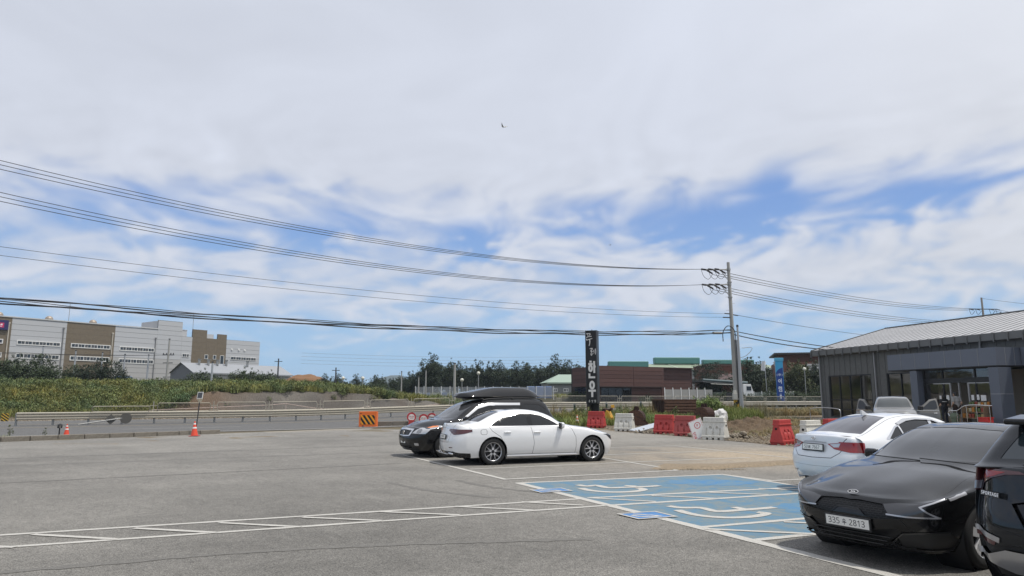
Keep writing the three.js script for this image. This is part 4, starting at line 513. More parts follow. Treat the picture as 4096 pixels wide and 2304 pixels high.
// ---------------------------------------------------------------- black people carrier with roof box
{
  const PSI = 30 * Math.PI / 180, L = 5.13, fc = [-3.33, -21.75], root = thing('black_van', 'black people carrier with chrome window visors, parked nose out behind the white saloon', 'van', [fc[0] + Math.cos(PSI) * L / 2, 0, fc[1] - Math.sin(PSI) * L / 2], Math.PI + PSI);
  const p = { L, hw: 0.985, axF: 1.0, axR: 4.02, tyre: 0.34, fp: [[0.14, 0.22], [0.05, 0.34], [0.0, 0.55], [0.05, 0.74], [0.14, 0.88]], rp: [[0.10, 0.28], [0.02, 0.42], [0.0, 0.62], [0.03, 0.86], [0.06, 1.06]],
    fsw: [0.045, 0.19, 0.42], rsw: [0.02, 0.08, 0.25], cowl: [1.22, 1.14], wt: [2.12, 1.63], pk: [2.95, 1.745], rr: [4.62, 1.68], rb: [5.0, 1.12], belt: [0.86, 0.98, 1.05, 1.065, 1.08, 1.08], railz: [0.83, 0.74, 0.74, 0.74, 0.85], drop: 0.06, crown: 0.06, ys: [0.22, 0.36, 0.62, 0.88], sideMax: L - 0.42, rrake: 0.02, su: 10, sv: 8 };
  const car = new Car(root, p), black = paint([0.004, 0.0042, 0.005]), visor = phy([0.78, 0.78, 0.78], { metalness: 0.7, roughness: 0.3 });
  car.arches(0.39);
  car.piece('windscreen', glassGrey, 'uv', [[5.9, 5.16], [8.0, 5.2], [8.05, 7], [5.72, 7]], { both: true, off: -0.004 });
  car.piece('rear_window', glassTint, 'uv', [[10.3, 5.4], [11.8, 5.3], [11.8, 7], [10.3, 7]], { both: true, off: -0.004 });
  const up = (t) => t[0][7] > 3.9 && t[0][7] < 5.6;
  car.piece('side_window', glassTint, 'side', [[1.62, 1.09], [2.15, 1.43], [2.5, 1.52], [2.62, 1.53], [2.62, 1.09]], { filter: up, off: -0.006 });
  car.piece('side_window', glassTint, 'side', [[2.74, 1.09], [2.74, 1.535], [3.66, 1.535], [3.74, 1.09]], { filter: up, off: -0.006 });
  car.piece('side_window', glassTint, 'side', [[3.84, 1.09], [3.76, 1.575], [4.4, 1.545], [4.72, 1.35], [4.8, 1.09]], { filter: up, off: -0.006 });
  car.piece('window_visor', visor, 'side', [[1.5, 1.08], [2.1, 1.485], [2.5, 1.60], [2.66, 1.61], [3.68, 1.61], [3.66, 1.525], [2.66, 1.525], [2.5, 1.51], [2.15, 1.42], [1.62, 1.08]], { filter: up, off: 0.014 });
  car.piece('windscreen_shade', M.black, 'uv', [[7.6, 5.2], [8.0, 5.2], [8.0, 7], [7.6, 7]], { both: true, off: 0.001 });
  car.piece('turn_signal', lampAmber, 'front', [[0.74, 0.93], [0.86, 0.94], [0.9, 0.91], [0.8, 0.875], [0.7, 0.885]], { off: 0.008 });
  car.piece('lamp_lens', phy([0.3, 0.3, 0.3], { metalness: 0.8, roughness: 0.1, clearcoat: 1 }), 'front', [[0.68, 0.83], [0.76, 0.85], [0.82, 0.82], [0.82, 0.75], [0.76, 0.72], [0.68, 0.74]], { off: 0.01 });
  car.piece('headlamp', lampClear, 'front', [[0.5, 0.72], [0.68, 0.875], [0.82, 0.945], [0.97, 0.95], [0.95, 0.85], [0.88, 0.71]], { off: 0.006 });
  car.piece('headlamp_wing', lampClear, 'side', [[0.6, 0.96], [0.42, 0.95], [0.2, 0.71], [0.36, 0.71], [0.58, 0.90]], { off: 0.006, filter: (t) => t[0][7] < 4.6 });
  car.piece('grille', std([0.02, 0.02, 0.02], 0.5), 'front', [[0, 0.82], [0.43, 0.80], [0.36, 0.665], [0, 0.655]], { both: true, off: -0.008 });
  car.piece('grille_surround', M.chrome, 'front', [[0, 0.87], [0.5, 0.85], [0.47, 0.72], [0.4, 0.64], [0, 0.63]], { both: true, off: 0.008 });
  car.piece('lower_grille', M.black, 'front', [[0, 0.42], [0.45, 0.42], [0.5, 0.3], [0, 0.3]], { both: true, off: -0.02 });
  car.piece('fog_lamp', lampClear, 'front', [[0.62, 0.44], [0.76, 0.44], [0.76, 0.37], [0.62, 0.37]], { off: 0.004 });
  car.gap([[[1.35, 0.3], [1.35, 0.85], [1.55, 1.05]], [[2.68, 1.6], [2.68, 0.3]], [[3.8, 1.6], [3.8, 0.8]], [[1.4, 0.3], [3.6, 0.3]]], 0.01, 'side', (t) => t[0][7] < 5.2);
  car.gap([[[0, 0.585], [0.97, 0.62]]], 0.006, 'front');
  car.finish(black);
  mirrorPart(car, 1.6, 1.1, 0.93, black, 1.15);
  mesh('badge', [place(new THREE.CylinderGeometry(0.06, 0.06, 0.014, 24).rotateZ(Math.PI / 2), L / 2 - 0.035, 0.735, 0)], M.chrome, root);
  mesh('wiper', [rod([1.5, 1.155, 0.1], [1.46, 1.17, 0.75], 0.012, 5)], M.black, root);
  plate(car, plateTex((c, w, h) => { c.font = 'bold 60px sans-serif'; c.fillText('79', 16, 84); han(c, '나', 90, 38, 34, 46, 6); c.fillText('5789', 128, 84); }, true), 0.36, 0.165, [0.02, 0.5, 0], 1, 0.04);
  wheels(car, makeWheel(0.34, 0.21, 'cap'), 0);
  mesh('roof_rail', [tube([[0.2, 1.69, 0.68], [0, 1.73, 0.68], [-1.9, 1.73, 0.68], [-2.05, 1.66, 0.68]], 0.022, 20, 6), tube([[0.2, 1.69, -0.68], [0, 1.73, -0.68], [-1.9, 1.73, -0.68], [-2.05, 1.66, -0.68]], 0.022, 20, 6)], M.black, root);
  // roof box: lofted shell, its own thing
  const bxr = thing('roof_box', 'long glossy black roof box strapped on top of the black van', 'roof box', root.position.toArray(), root.rotation.y);
  const loft = (f) => { const g = new THREE.BufferGeometry(), nu = 40, nv = 24, pos = [], idx = []; for (let i = 0; i <= nu; i++) { const t = i / nu; for (let j = 0; j <= nv; j++) pos.push(...f(t, j / nv)); } for (let i = 0; i < nu; i++) for (let j = 0; j < nv; j++) { const a = i * (nv + 1) + j, b = a + nv + 1; idx.push(a, b, a + 1, a + 1, b, b + 1); } return tri(pos, idx); };
  const bl = 3.0, x0 = 0.85, hgt = (t) => 0.13 + 0.19 * sst(0, 0.5, t) * (1 - 0.75 * sst(0.78, 1.0, t)), wid = (t) => 0.5 * Math.pow(sst(-0.02, 0.14, t), 0.6) * (1 - 0.25 * sst(0.85, 1, t)) + 0.02;
  const lid = (t, v) => { const a = (v - 0.5) * 2, w = wid(t), h = hgt(t), q = Math.sign(a) * (1 - Math.pow(1 - Math.abs(a), 1.6)), rise = 1 - Math.pow(Math.abs(q), 5) * 0.92, rib = 0.012 * Math.max(0, Math.cos(a * 16)) * sst(0.03, 0.15, t) * sst(1, 0.5, t) * (Math.abs(a) < 0.6 ? 1 : 0), c = Math.min(1, t / 0.05, (1 - t) / 0.07); return [x0 - t * bl, 1.79 + h * rise * Math.sqrt(c) + rib, q * w]; };
  mesh('box_lid', loft(lid), paint([0.005, 0.005, 0.006]), bxr);
  const base = (t, v) => { const a = (v - 0.5) * 2, w = wid(t) * 1.01, y = 1.81 - 0.06 * Math.sqrt(Math.max(0, 1 - Math.pow(Math.abs(a), 6))) * Math.min(1, t * 9, (1 - t) * 9); return [x0 - t * bl, y, -a * w]; };
  mesh('box_base', loft(base), M.black, bxr);
  mesh('mounting_bar', [rbox(0.07, 0.04, 1.44, 0.015, 0.2, 1.74, 0), rbox(0.07, 0.04, 1.44, 0.015, -0.9, 1.75, 0)], M.black, bxr);
}
// ---------------------------------------------------------------- black estate at the right edge, seen from its left rear
{
  const PSI = 30 * Math.PI / 180, L = 4.66, rc = [4.12, -5.22], root = thing('black_estate_car', 'black sport utility car with silver bumper skid at right edge, tail towards camera', 'car', [rc[0] + Math.cos(PSI) * L / 2, 0, rc[1] - Math.sin(PSI) * L / 2], PSI);
  const p = { L, hw: 0.93, axF: 0.88, axR: 3.635, tyre: 0.36, fp: [[0.14, 0.24], [0.05, 0.38], [0.0, 0.55], [0.05, 0.76], [0.14, 0.95]], rp: [[0.14, 0.36], [0.03, 0.52], [0.0, 0.72], [0.05, 0.98], [0.10, 1.2]],
    fsw: [0.045, 0.19, 0.42], rsw: [0.025, 0.12, 0.30], cowl: [1.25, 1.17], wt: [2.0, 1.57], pk: [2.6, 1.66], rr: [4.02, 1.60], rb: [4.44, 1.24], belt: [0.95, 1.02, 1.08, 1.1, 1.16, 1.19], railz: [0.82, 0.71, 0.72, 0.75, 0.88], drop: 0.06, crown: 0.06, ys: [0.28, 0.42, 0.66, 0.92], sideMax: L - 0.42, rrake: 0.03, su: 12, sv: 9 };
  const car = new Car(root, p), navy = paint([0.003, 0.005, 0.008]), silver = phy([0.5, 0.5, 0.51], { metalness: 0.8, roughness: 0.3 });
  car.arches(0.42);
  car.piece('windscreen', glassTint, 'uv', [[5.9, 5.16], [8.0, 5.2], [8.05, 7], [5.72, 7]], { both: true, off: -0.004 });
  car.piece('rear_window', phy([0.03, 0.04, 0.045], { roughness: 0.05, clearcoat: 0.8, clearcoatRoughness: 0.02 }), 'uv', [[10.35, 5.6], [11.85, 5.5], [11.9, 7], [10.3, 7]], { both: true, off: -0.004 });
  const up = (t) => t[0][7] > 3.9 && t[0][7] < 5.6;
  car.piece('side_window', glassTint, 'side', [[1.7, 1.13], [2.2, 1.46], [2.6, 1.53], [3.3, 1.5], [3.5, 1.2]], { filter: up, off: -0.006 });
  car.piece('side_window', glassTint, 'side', [[3.6, 1.2], [3.5, 1.49], [4.0, 1.4], [4.15, 1.25]], { filter: up, off: -0.006 });
  car.piece('lamp_clear', phy([0.3, 0.31, 0.34], { roughness: 0.1, metalness: 0.5, clearcoat: 1 }), 'rear', [[0.83, 1.07], [0.95, 1.06], [0.95, 1.0], [0.84, 1.0]], { off: 0.012 });
  car.piece('tail_lamp_inner', lampRed, 'rear', [[0.56, 1.165], [0.8, 1.17], [0.78, 1.09], [0.68, 1.12]], { off: 0.01 });
  car.piece('tail_lamp', lampDark, 'rear', [[0.45, 1.178], [0.95, 1.185], [0.95, 0.99], [0.82, 0.99], [0.77, 1.06], [0.68, 1.11], [0.56, 1.145], [0.4, 1.16]], { off: 0.008 });
  car.piece('tail_lamp_wing', lampDark, 'side', [[4.35, 1.175], [4.16, 1.15], [4.22, 1.1], [4.35, 1.01], [4.7, 1.01], [4.7, 1.18]], { off: 0.008, filter: (t) => t[0][7] < 4.6 });
  car.piece('bumper_garnish', silver, 'rear', stroke([[0.93, 0.69], [0.8, 0.675], [0.64, 0.64]], 0.042), { off: 0.012 });
  car.piece('reflector', lampDark, 'rear', [[0.93, 0.695], [0.66, 0.62], [0.68, 0.59], [0.93, 0.635]], { off: 0.006 });
  car.piece('skid_plate', silver, 'rear', [[0.93, 0.54], [0.74, 0.515], [0.58, 0.575], [0, 0.575], [0, 0.40], [0.56, 0.40], [0.74, 0.45], [0.93, 0.5]], { both: true, off: 0.02 });
  car.piece('bumper_mesh', std([0.02, 0.02, 0.02], 0.6, 0, { bumpMap: noiseTex(64, (u, v) => { const e = Math.min(Math.abs(u - v), Math.abs(u + v - 1), 1 - Math.abs(u - v)) < 0.12 ? 230 : 20; return [e, e, e]; }, false, 26, 40), bumpScale: 0.02 }), 'rear', [[0.93, 0.635], [0.66, 0.59], [0.5, 0.62], [0, 0.62], [0, 0.57], [0.58, 0.57], [0.74, 0.51], [0.93, 0.53]], { both: true, off: -0.01 });
  car.piece('lower_bumper', M.black, 'rear', [[0.95, 0.5], [0.74, 0.45], [0.56, 0.40], [0, 0.40], [0, 0.2], [0.95, 0.2]], { both: true, off: -0.01 });
  car.piece('plate_recess', M.blackGloss, 'rear', [[0, 0.955], [0.42, 0.955], [0.52, 0.93], [0.4, 0.72], [0, 0.72]], { both: true, off: -0.03 });
  car.gap([[[0.86, 1.03], [0.84, 0.9], [0.7, 0.76], [0.45, 0.70], [0, 0.69]], [[0.4, 1.2], [0, 1.2]]], 0.007, 'rear');
  car.finish(navy);
  mesh('tailgate_spoiler', [rbox(0.3, 0.05, 1.3, 0.022, -1.83, 1.575, 0, 0, 0, 0.12)], M.blackGloss, root);
  { const t = canvasTex(320, 48, (c, w, h) => { c.fillStyle = '#06090c'; c.fillRect(0, 0, w, h); c.fillStyle = '#ffffff'; c.font = 'bold 46px sans-serif'; c.textAlign = 'center'; const tw = c.measureText('SPORTAGE').width; c.setTransform(300 / tw, 0, 0, 1, 160, 0); c.fillText('SPORTAGE', 0, 41); });
    const e = mesh('name_badge', [place(new THREE.PlaneGeometry(0.25, 0.042))], std([1, 1, 1], 0.4, 0, { map: t }), root); e.rotation.order = 'YXZ'; const xa = car.rearX(0.60, 0.985), xb = car.rearX(0.80, 0.985); e.rotation.y = -Math.PI / 2 - Math.atan2(xb - xa, 0.2); e.rotation.x = -0.12; e.position.set(car.rearX(0.7, 0.985) - 0.022, 0.985, -0.70); }
  plate(car, plateTex((c, w, h) => { c.fillStyle = '#23478f'; c.fillRect(0, 0, 36, h); }), 0.52, 0.11, [4.672, 0.83, 0], -1, -0.1);
  wheels(car, makeWheel(0.36, 0.23, 'petal'), 0);
}
// ---------------------------------------------------------------- grey pickup with both front doors open
{
  const L = 4.95, root = thing('grey_pickup', 'beige grey pickup with both front doors swung open before the shop', 'car', [18.35, 0.1, -34.2], Math.PI + 64 * Math.PI / 180);
  const p = { L, hw: 0.93, axF: 0.9, axR: 3.95, tyre: 0.37, fp: [[0.14, 0.28], [0.05, 0.4], [0.0, 0.6], [0.05, 0.82], [0.14, 1.0]], rp: [[0.10, 0.36], [0.03, 0.52], [0.0, 0.72], [0.03, 0.9], [0.05, 1.08]],
    fsw: [0.045, 0.19, 0.42], rsw: [0.02, 0.08, 0.25], cowl: [1.35, 1.2], wt: [2.05, 1.66], pk: [2.6, 1.755], rr: [3.3, 1.70], rb: [3.7, 1.12], belt: [1.0, 1.06, 1.12, 1.12, 1.12, 1.1], railz: [0.82, 0.70, 0.69, 0.69, 0.85], drop: 0.06, crown: 0.07, ys: [0.3, 0.44, 0.68, 0.94], su: 8, sv: 7 };
  const car = new Car(root, p), grey = paint([0.125, 0.12, 0.108], 0.35, 0.3);
  car.arches(0.43);
  car.piece('windscreen', phy([0.06, 0.066, 0.066], { roughness: 0.06, clearcoat: 0.5 }), 'uv', [[5.9, 5.16], [8.0, 5.2], [8.05, 7], [5.72, 7]], { both: true, off: -0.004 });
  const up = (t) => t[0][7] > 3.9 && t[0][7] < 5.4;
  const doorPoly = [[1.55, 0.4], [1.5, 0.9], [1.62, 1.12], [1.7, 1.16], [2.3, 1.60], [2.6, 1.65], [2.62, 0.4]];
  const glass = car.piece('door_window', phy([0.02, 0.024, 0.03], { roughness: 0.06 }), 'side', [[1.8, 1.15], [2.28, 1.515], [2.5, 1.58], [2.55, 1.5], [2.54, 1.2], [2.4, 1.14]], { filter: up, off: -0.008 });
  const doors = car.piece('front_door', grey, 'side', doorPoly, { filter: (t) => t[0][7] < 5.2 });
  doors.forEach((d, i) => { const s = i ? -1 : 1, h = [L / 2 - 1.55, 0, s * 0.9]; for (const m of [d, glass[i]]) m.geometry.translate(-h[0], -h[1], -h[2]); d.add(glass[i]); glass[i].position.set(0, 0, 0);
    const inner = d.geometry.clone().translate(0, 0, -s * 0.07); d.geometry = mergeGeometries([d.geometry, inner]); d.position.set(...h); d.rotation.y = s * (i ? 68 : 42) * Math.PI / 180; mesh('door_handle', [rbox(0.2, 0.03, 0.03, 0.012, -0.85, 0.98, s * 0.05)], M.chrome, d); mesh('wing_mirror', [rbox(0.16, 0.2, 0.26, 0.05, -0.15, 1.22, s * 0.12)], M.black, d); mesh('door_trim', [box(1.0, 0.025, 0.012, -0.5, 1.1, s * 0.035)], M.chrome, d); });
  car.piece('side_window', glassTint, 'side', [[2.7, 1.16], [2.7, 1.6], [3.1, 1.58], [3.3, 1.4], [3.35, 1.16]], { filter: up, off: -0.006 });
  car.piece('headlamp', lampClear, 'front', [[0.5, 0.85], [0.9, 0.95], [0.9, 0.8], [0.55, 0.75]], { off: 0.004 });
  car.piece('grille', M.black, 'front', [[0, 0.9], [0.45, 0.88], [0.4, 0.72], [0, 0.72]], { both: true });
  car.finish(grey);
  mesh('cabin', [box(1.9, 0.5, 1.5, 0.0, 0.62, 0), rbox(0.3, 0.75, 0.5, 0.1, -0.1, 1.1, 0.4, 0, 0, 0.15), rbox(0.3, 0.75, 0.5, 0.1, -0.1, 1.1, -0.4, 0, 0, 0.15), rbox(0.35, 0.25, 1.5, 0.08, 0.75, 1.02, 0), place(new THREE.TorusGeometry(0.18, 0.018, 6, 20), 0.52, 1.1, -0.38, 0, Math.PI / 2 - 0.3)], M.black, root);
  mesh('dash_papers', [box(0.15, 0.03, 0.3, 0.95, 1.215, 0.4), box(0.1, 0.05, 0.14, 0.95, 1.215, -0.35)], M.paper, root);
  wheels(car, makeWheel(0.37, 0.22, 'petal'), 0);
}

// ================================================================ along the road
const LOT = Math.atan2(-AZ, AX); // rotation that lays local x along the road
{ // median guardrail: posts and beams are parts
  const g = thing('guardrail', 'long beige steel guardrail on posts along the road median', 'guardrail');
  const prof = (s) => { const o = [[0, 0.86], [0.03, 0.85], [0.08, 0.815], [0.08, 0.765], [0.012, 0.72], [0.012, 0.69], [0.08, 0.645], [0.08, 0.595], [0.012, 0.55], [0.012, 0.52], [0.08, 0.475], [0.08, 0.425], [0.03, 0.39], [0, 0.38]], q = [...o, ...[...o].reverse().map(([a, b]) => [a - 0.008, b])]; return q.map(([a, b]) => [a * s, b]); };
  const beam = [1, -1].map((s) => new THREE.ExtrudeGeometry(new THREE.Shape(prof(s).map(([a, b]) => new THREE.Vector2(a, b))), { depth: 4, bevelEnabled: false }).rotateY(Math.PI / 2).scale(1, 1, -1));
  beam.forEach((b, i) => { const ix = b.toNonIndexed(); beam[i] = ix; ix.computeVertexNormals(); });
  const post = merge([cyl(0.07, 0.07, 0.9, 10, 0, 0.35, 0), rbox(0.1, 0.2, 0.16, 0.02, 0, 0.68, 0)]), cap = M.beige;
  for (let k = 0; k < 29; k++) { const t = -38.3 + k * 4; for (const s of [1, -1]) { const [x, z] = road(t, s * 0.16), m = mesh('rail_beam', beam[s > 0 ? 0 : 1], M.beige, g); m.scale.z = 1; m.position.set(x, elev(t), z); m.rotation.set(0, LOT, 0); m.rotation.order = 'YXZ'; m.rotation.z = Math.atan2(elev(t + 4) - elev(t), 4); if (s > 0) { m.scale.z = -1; m.geometry = beam[1]; } else { m.scale.z = -1; m.geometry = beam[0]; } }
    for (const q of [0, 2]) { const [x, z] = road(t + q, 0), m = mesh('post', post, M.galv, g); m.position.set(x, elev(t + q), z); } }
  // striped end plate
  const [x, z] = road(-38.9, 0.1), tx = canvasTex(64, 96, (c, w, h) => { c.fillStyle = '#c9a63a'; c.fillRect(0, 0, w, h); c.fillStyle = '#1b1a14'; for (let k = -2; k < 5; k++) { c.beginPath(); c.moveTo(0, k * 34); c.lineTo(64, k * 34 + 60); c.lineTo(64, k * 34 + 78); c.lineTo(0, k * 34 + 18); c.fill(); } });
  const e = mesh('end_plate', [rbox(0.42, 0.5, 0.03, 0.01)], std([1, 1, 1], 0.6, 0, { map: tx }), g); e.position.set(x, 0.56, z); e.rotation.y = 0.35;
}
{ // fence of framed mesh panels standing on the median
  const f = thing('median_fence', 'row of rounded beige wire mesh panels above the median guardrail', 'fence');
  const w = 3.5, h = 0.62, r = 0.16, pts = []; for (const [cx, cy, a0] of [[w / 2 - r, h - r, 0], [-w / 2 + r, h - r, 1], [-w / 2 + r, r, 2], [w / 2 - r, r, 3]]) for (let k = 0; k <= 4; k++) { const a = (a0 + k / 4) * Math.PI / 2; pts.push([cx + Math.cos(a) * r, cy + Math.sin(a) * r, 0]); }
  const frame = new THREE.TubeGeometry(new THREE.CatmullRomCurve3(pts.map((p) => V(...p)), true, 'catmullrom', 0.2), 60, 0.026, 5, true);
  const alpha = noiseTex(32, (u, v, x, y) => { const b = x < 4 || y < 4 ? 255 : 0; return [b, b, b]; }, false, 60, 12), meshMat = std([0.17, 0.165, 0.155], 0.7, 0.2, { alphaMap: alpha, transparent: true, side: THREE.DoubleSide }), sheetG = new THREE.PlaneGeometry(w - 0.06, h - 0.06).translate(0, h / 2, 0), post = merge([cyl(0.03, 0.03, 1.1, 8, 0, 0.25, 0), box(0.5, 0.04, 0.03, 0, 0.18, 0), box(0.5, 0.04, 0.03, 0, 0.5, 0)]);
  for (let k = 0; k < 28; k++) { const t = -32.4 + k * 4, [x, z] = road(t, -0.05), m = mesh('mesh_panel', frame, M.beige, f); mesh('mesh', sheetG, meshMat, m); m.position.set(x, elev(t) + 0.86, z); m.rotation.order = 'YXZ'; m.rotation.y = LOT; m.rotation.z = Math.atan2(elev(t + 1) - elev(t - 1), 2); if (k === 0) { m.rotation.x = 0.95; } else if (k === 1) m.rotation.x = 0.4; else m.rotation.x = (R() - 0.5) * 0.08;
    const [px, pz] = road(t + 2, -0.05), p = mesh('panel_post', post, M.beige, f); p.position.set(px, elev(t + 2) + 0.75, pz); p.rotation.y = LOT; }
}
{ // barrier tape beyond the rail
  const P = (t, r, y) => { const [x, z] = road(t, r); return [x, groundY(x, z) + y, z]; };
  const tape = std([0.62, 0.48, 0.42], 0.7);
  const g = thing('barrier_tape', 'drooping pale warning tape on stakes beyond the median rail', 'tape');
  const pts = [P(-31, -13, 0.2), P(-29, -13, 0.75), P(-24, -13, 0.95), P(-19, -13, 1.1), P(-17.5, -13, 1.2), P(-15, -13, 0.75), P(-11, -13, 0.15)];
  for (let i = 0; i < pts.length - 1; i++) mesh('tape_length', [rod(pts[i], pts[i + 1], 0.035, 4)], tape, g);
  for (const t of [-29, -17.5, -9, -1, 3]) { const a = P(t, -13, 0), b = P(t, -13, t === -17.5 ? 1.2 : 0.75); mesh('stake', [rod(a, [b[0] + 0.05, b[1], b[2]], 0.03, 5)], tape, g); }
  mesh('tape_length', [rod(P(-9, -13, 0.7), P(-12, -13, 0.25), 0.035, 4)], tape, g); mesh('tape_length', [rod(P(-1, -13, 0.7), P(-6, -13, 0.3), 0.035, 4)], tape, g); mesh('tape_length', [rod(P(3, -13, 0.7), P(-1, -13, 0.3), 0.035, 4)], tape, g);
}
{ // fallen road sign under the rail
  const [x, z] = road(-33.4, 0.9), g = thing('fallen_sign', 'fallen road sign with dark plates lying under the guardrail', 'sign', [x, elev(-31.5), z], LOT);
  mesh('sign_post', [rod([-1.5, 0.06, 0.3], [1.35, 0.48, 0], 0.04, 8)], M.galv, g);
  mesh('diamond_plate', [box(0.5, 0.5, 0.02, 0.35, 0.36, 0.06, 0, 0, Math.PI / 4)], std([0.09, 0.085, 0.075], 0.7), g); mesh('round_plate', [cyl(0.36, 0.36, 0.02, 24, 1.25, 0.42, 0.06, Math.PI / 2, 0.5, 0)], std([0.09, 0.085, 0.075], 0.7), g);
}
// traffic cones
function cone(h, mat, label, pos, tilt = 0) { const g = thing('traffic_cone', label, 'traffic cone', pos); const r = h * 0.24, at = (f) => lerp(r * 0.95, r * 0.16, f); mesh('cone_body', [cyl(at(1), at(0), h * 0.94, 24, 0, 0.03 + h * 0.47, 0)], mat, g); mesh('cone_base', [rbox(r * 2.35, 0.04, r * 2.35, 0.015, 0, 0.02, 0)], mat === M.coneOrange ? M.redFaded : mat, g); for (const f of [0.5, 0.78]) mesh('reflective_band', [cyl(at(f + 0.1) + 0.004, at(f) + 0.004, h * 0.095, 24, 0, 0.03 + h * 0.94 * (f + 0.05), 0, 0, 0, 0, true)], M.white, g); g.rotation.z = tilt; return g; }
cone(0.7, M.coneOrange, 'orange traffic cone beside the solar lamp post', [-14.85, 0.006, -33.4], 0.03);
cone(0.55, M.coneOrange, 'small orange traffic cone beside the black garden lamp', [-21.15, 0.0, -33.9]);
cone(0.75, M.coneFaded, 'faded orange traffic cone in tall weeds next to red barrier', [3.95, 0.03, -43.2]);
{ const g = thing('solar_lamp', 'grey post with small solar panel lamp beside the kerb', 'lamp', [-15.34, 0, -34.6]); mesh('post', [rod([0.0, 0, 0], [0.1, 1.6, 0], 0.028, 8)], M.steelDark, g); mesh('lamp_head', [place(new THREE.CylinderGeometry(0.14, 0.05, 0.14, 16), 0.105, 1.64, 0)], std([0.62, 0.57, 0.45], 0.5), g); mesh('bracket', [rod([0.1, 1.55, 0.03], [0.22, 1.72, 0.03], 0.012, 5), rod([0.1, 1.55, 0.03], [-0.02, 1.72, 0.03], 0.012, 5)], M.galv, g); const p = mesh('solar_panel', [rbox(0.28, 0.34, 0.03, 0.01, 0.105, 1.9, 0, -0.25, 0, 0)], std([0.62, 0.62, 0.6], 0.4), g); mesh('solar_cells', [box(0.22, 0.28, 0.012, 0.105, 1.904, 0.014, -0.25, 0, 0)], std([0.05, 0.055, 0.065], 0.3), p); }
{ const g = thing('garden_lamp', 'small black garden lantern on a stake in the grass strip', 'lamp', [-21.75, 0.02, -34.3]); mesh('stake', [cyl(0.03, 0.03, 0.35, 8, 0, 0.17, 0)], M.black, g); mesh('lantern', [cyl(0.11, 0.07, 0.14, 8, 0, 0.4, 0)], std([0.35, 0.35, 0.33], 0.2), g); mesh('cap', [cyl(0.03, 0.16, 0.07, 8, 0, 0.5, 0)], M.black, g); mesh('lantern_bars', [box(0.03, 0.15, 0.23, 0, 0.4, 0), box(0.23, 0.15, 0.03, 0, 0.4, 0)], M.black, g); }
// orange barrier with hazard stripes
{ const g = thing('orange_barrier', 'orange plastic barrier with black hazard stripes at the kerb end', 'barrier', [-8.9, 0.012, -44.15], -0.06);
  const s = new THREE.Shape([[-0.54, 0], [-0.36, 0], [-0.36, 0.1], [-0.2, 0.1], [-0.2, 0], [0.54, 0], [0.54, 0.92], [-0.54, 0.92]].map((q) => new THREE.Vector2(...q))); mesh('barrier_body', [new THREE.ExtrudeGeometry(s, { depth: 0.3, bevelEnabled: true, bevelSize: 0.02, bevelThickness: 0.02, bevelSegments: 2 }).translate(0, 0, -0.15)], M.orange, g);
  const tx = canvasTex(160, 100, (c, w, h) => { c.fillStyle = '#f5a01a'; c.fillRect(0, 0, w, h); c.fillStyle = '#20211a'; for (let k = -1; k < 4; k++) { c.beginPath(); c.moveTo(k * 52 - 36, 0); c.lineTo(k * 52 - 8, 0); c.lineTo(k * 52 + 64, h); c.lineTo(k * 52 + 36, h); c.fill(); } }); mesh('stripe_panel', [place(new THREE.PlaneGeometry(0.88, 0.56), 0.0, 0.44, 0.176)], std([1, 1, 1], 0.5, 0, { map: tx }), g);
  for (const x of [-0.49, -0.42]) mesh('hole', [place(new THREE.CircleGeometry(0.025, 12), x, 0.83, 0.1735)], M.hole, g); }
// round red no-parking stands
const noPark = canvasTex(160, 160, (c, w, h) => { c.fillStyle = '#b3303a'; c.fillRect(0, 0, w, h); c.fillStyle = '#e8e2dc'; c.beginPath(); c.arc(80, 86, 62, Math.PI + 0.45, -0.45); c.lineTo(142, 88); c.lineTo(18, 88); c.fill(); c.beginPath(); c.arc(80, 86, 62, 0.12, Math.PI - 0.12); c.fill(); c.strokeStyle = '#2a2426'; '주차금지'.split('').forEach((k, i) => { if (i === 2) c.strokeStyle = '#b3303a'; else c.strokeStyle = '#2a2426'; han(c, k, 27 + i * 27, 55, 22, 27, 4); }); c.fillStyle = '#333'; c.fillRect(44, 106, 72, 5); });
[[-6.35, -44.95, 'leftmost round red no-parking stand by the van nose', 0.52, 0.22], [-5.35, -43.1, 'middle round red no-parking stand, set nearest the camera', 0.42, 0.05], [-5.0, -44.4, 'round red no-parking stand half hidden behind the van bonnet', 0.48, 0.0]].forEach(([x, z, label, h, ry]) => { const g = thing('no_parking_stand', label, 'sign', [x, 0.012, z], ry, 'round no-parking stands'); mesh('stand', [place(prism([[-0.2, 0], [0.2, 0], [0.13, h * 0.75], [-0.13, h * 0.75]], 0.12, 0.015), 0, 0, -0.06)], M.redPlastic, g); const d = mesh('disc', [cyl(0.29, 0.29, 0.12, 32, 0, h * 0.6 + 0.27, 0, Math.PI / 2)], M.redPlastic, g); mesh('disc_print', [place(new THREE.CircleGeometry(0.265, 32), 0, h * 0.6 + 0.27, 0.062)], std([1, 1, 1], 0.5, 0, { map: noPark }), d); });

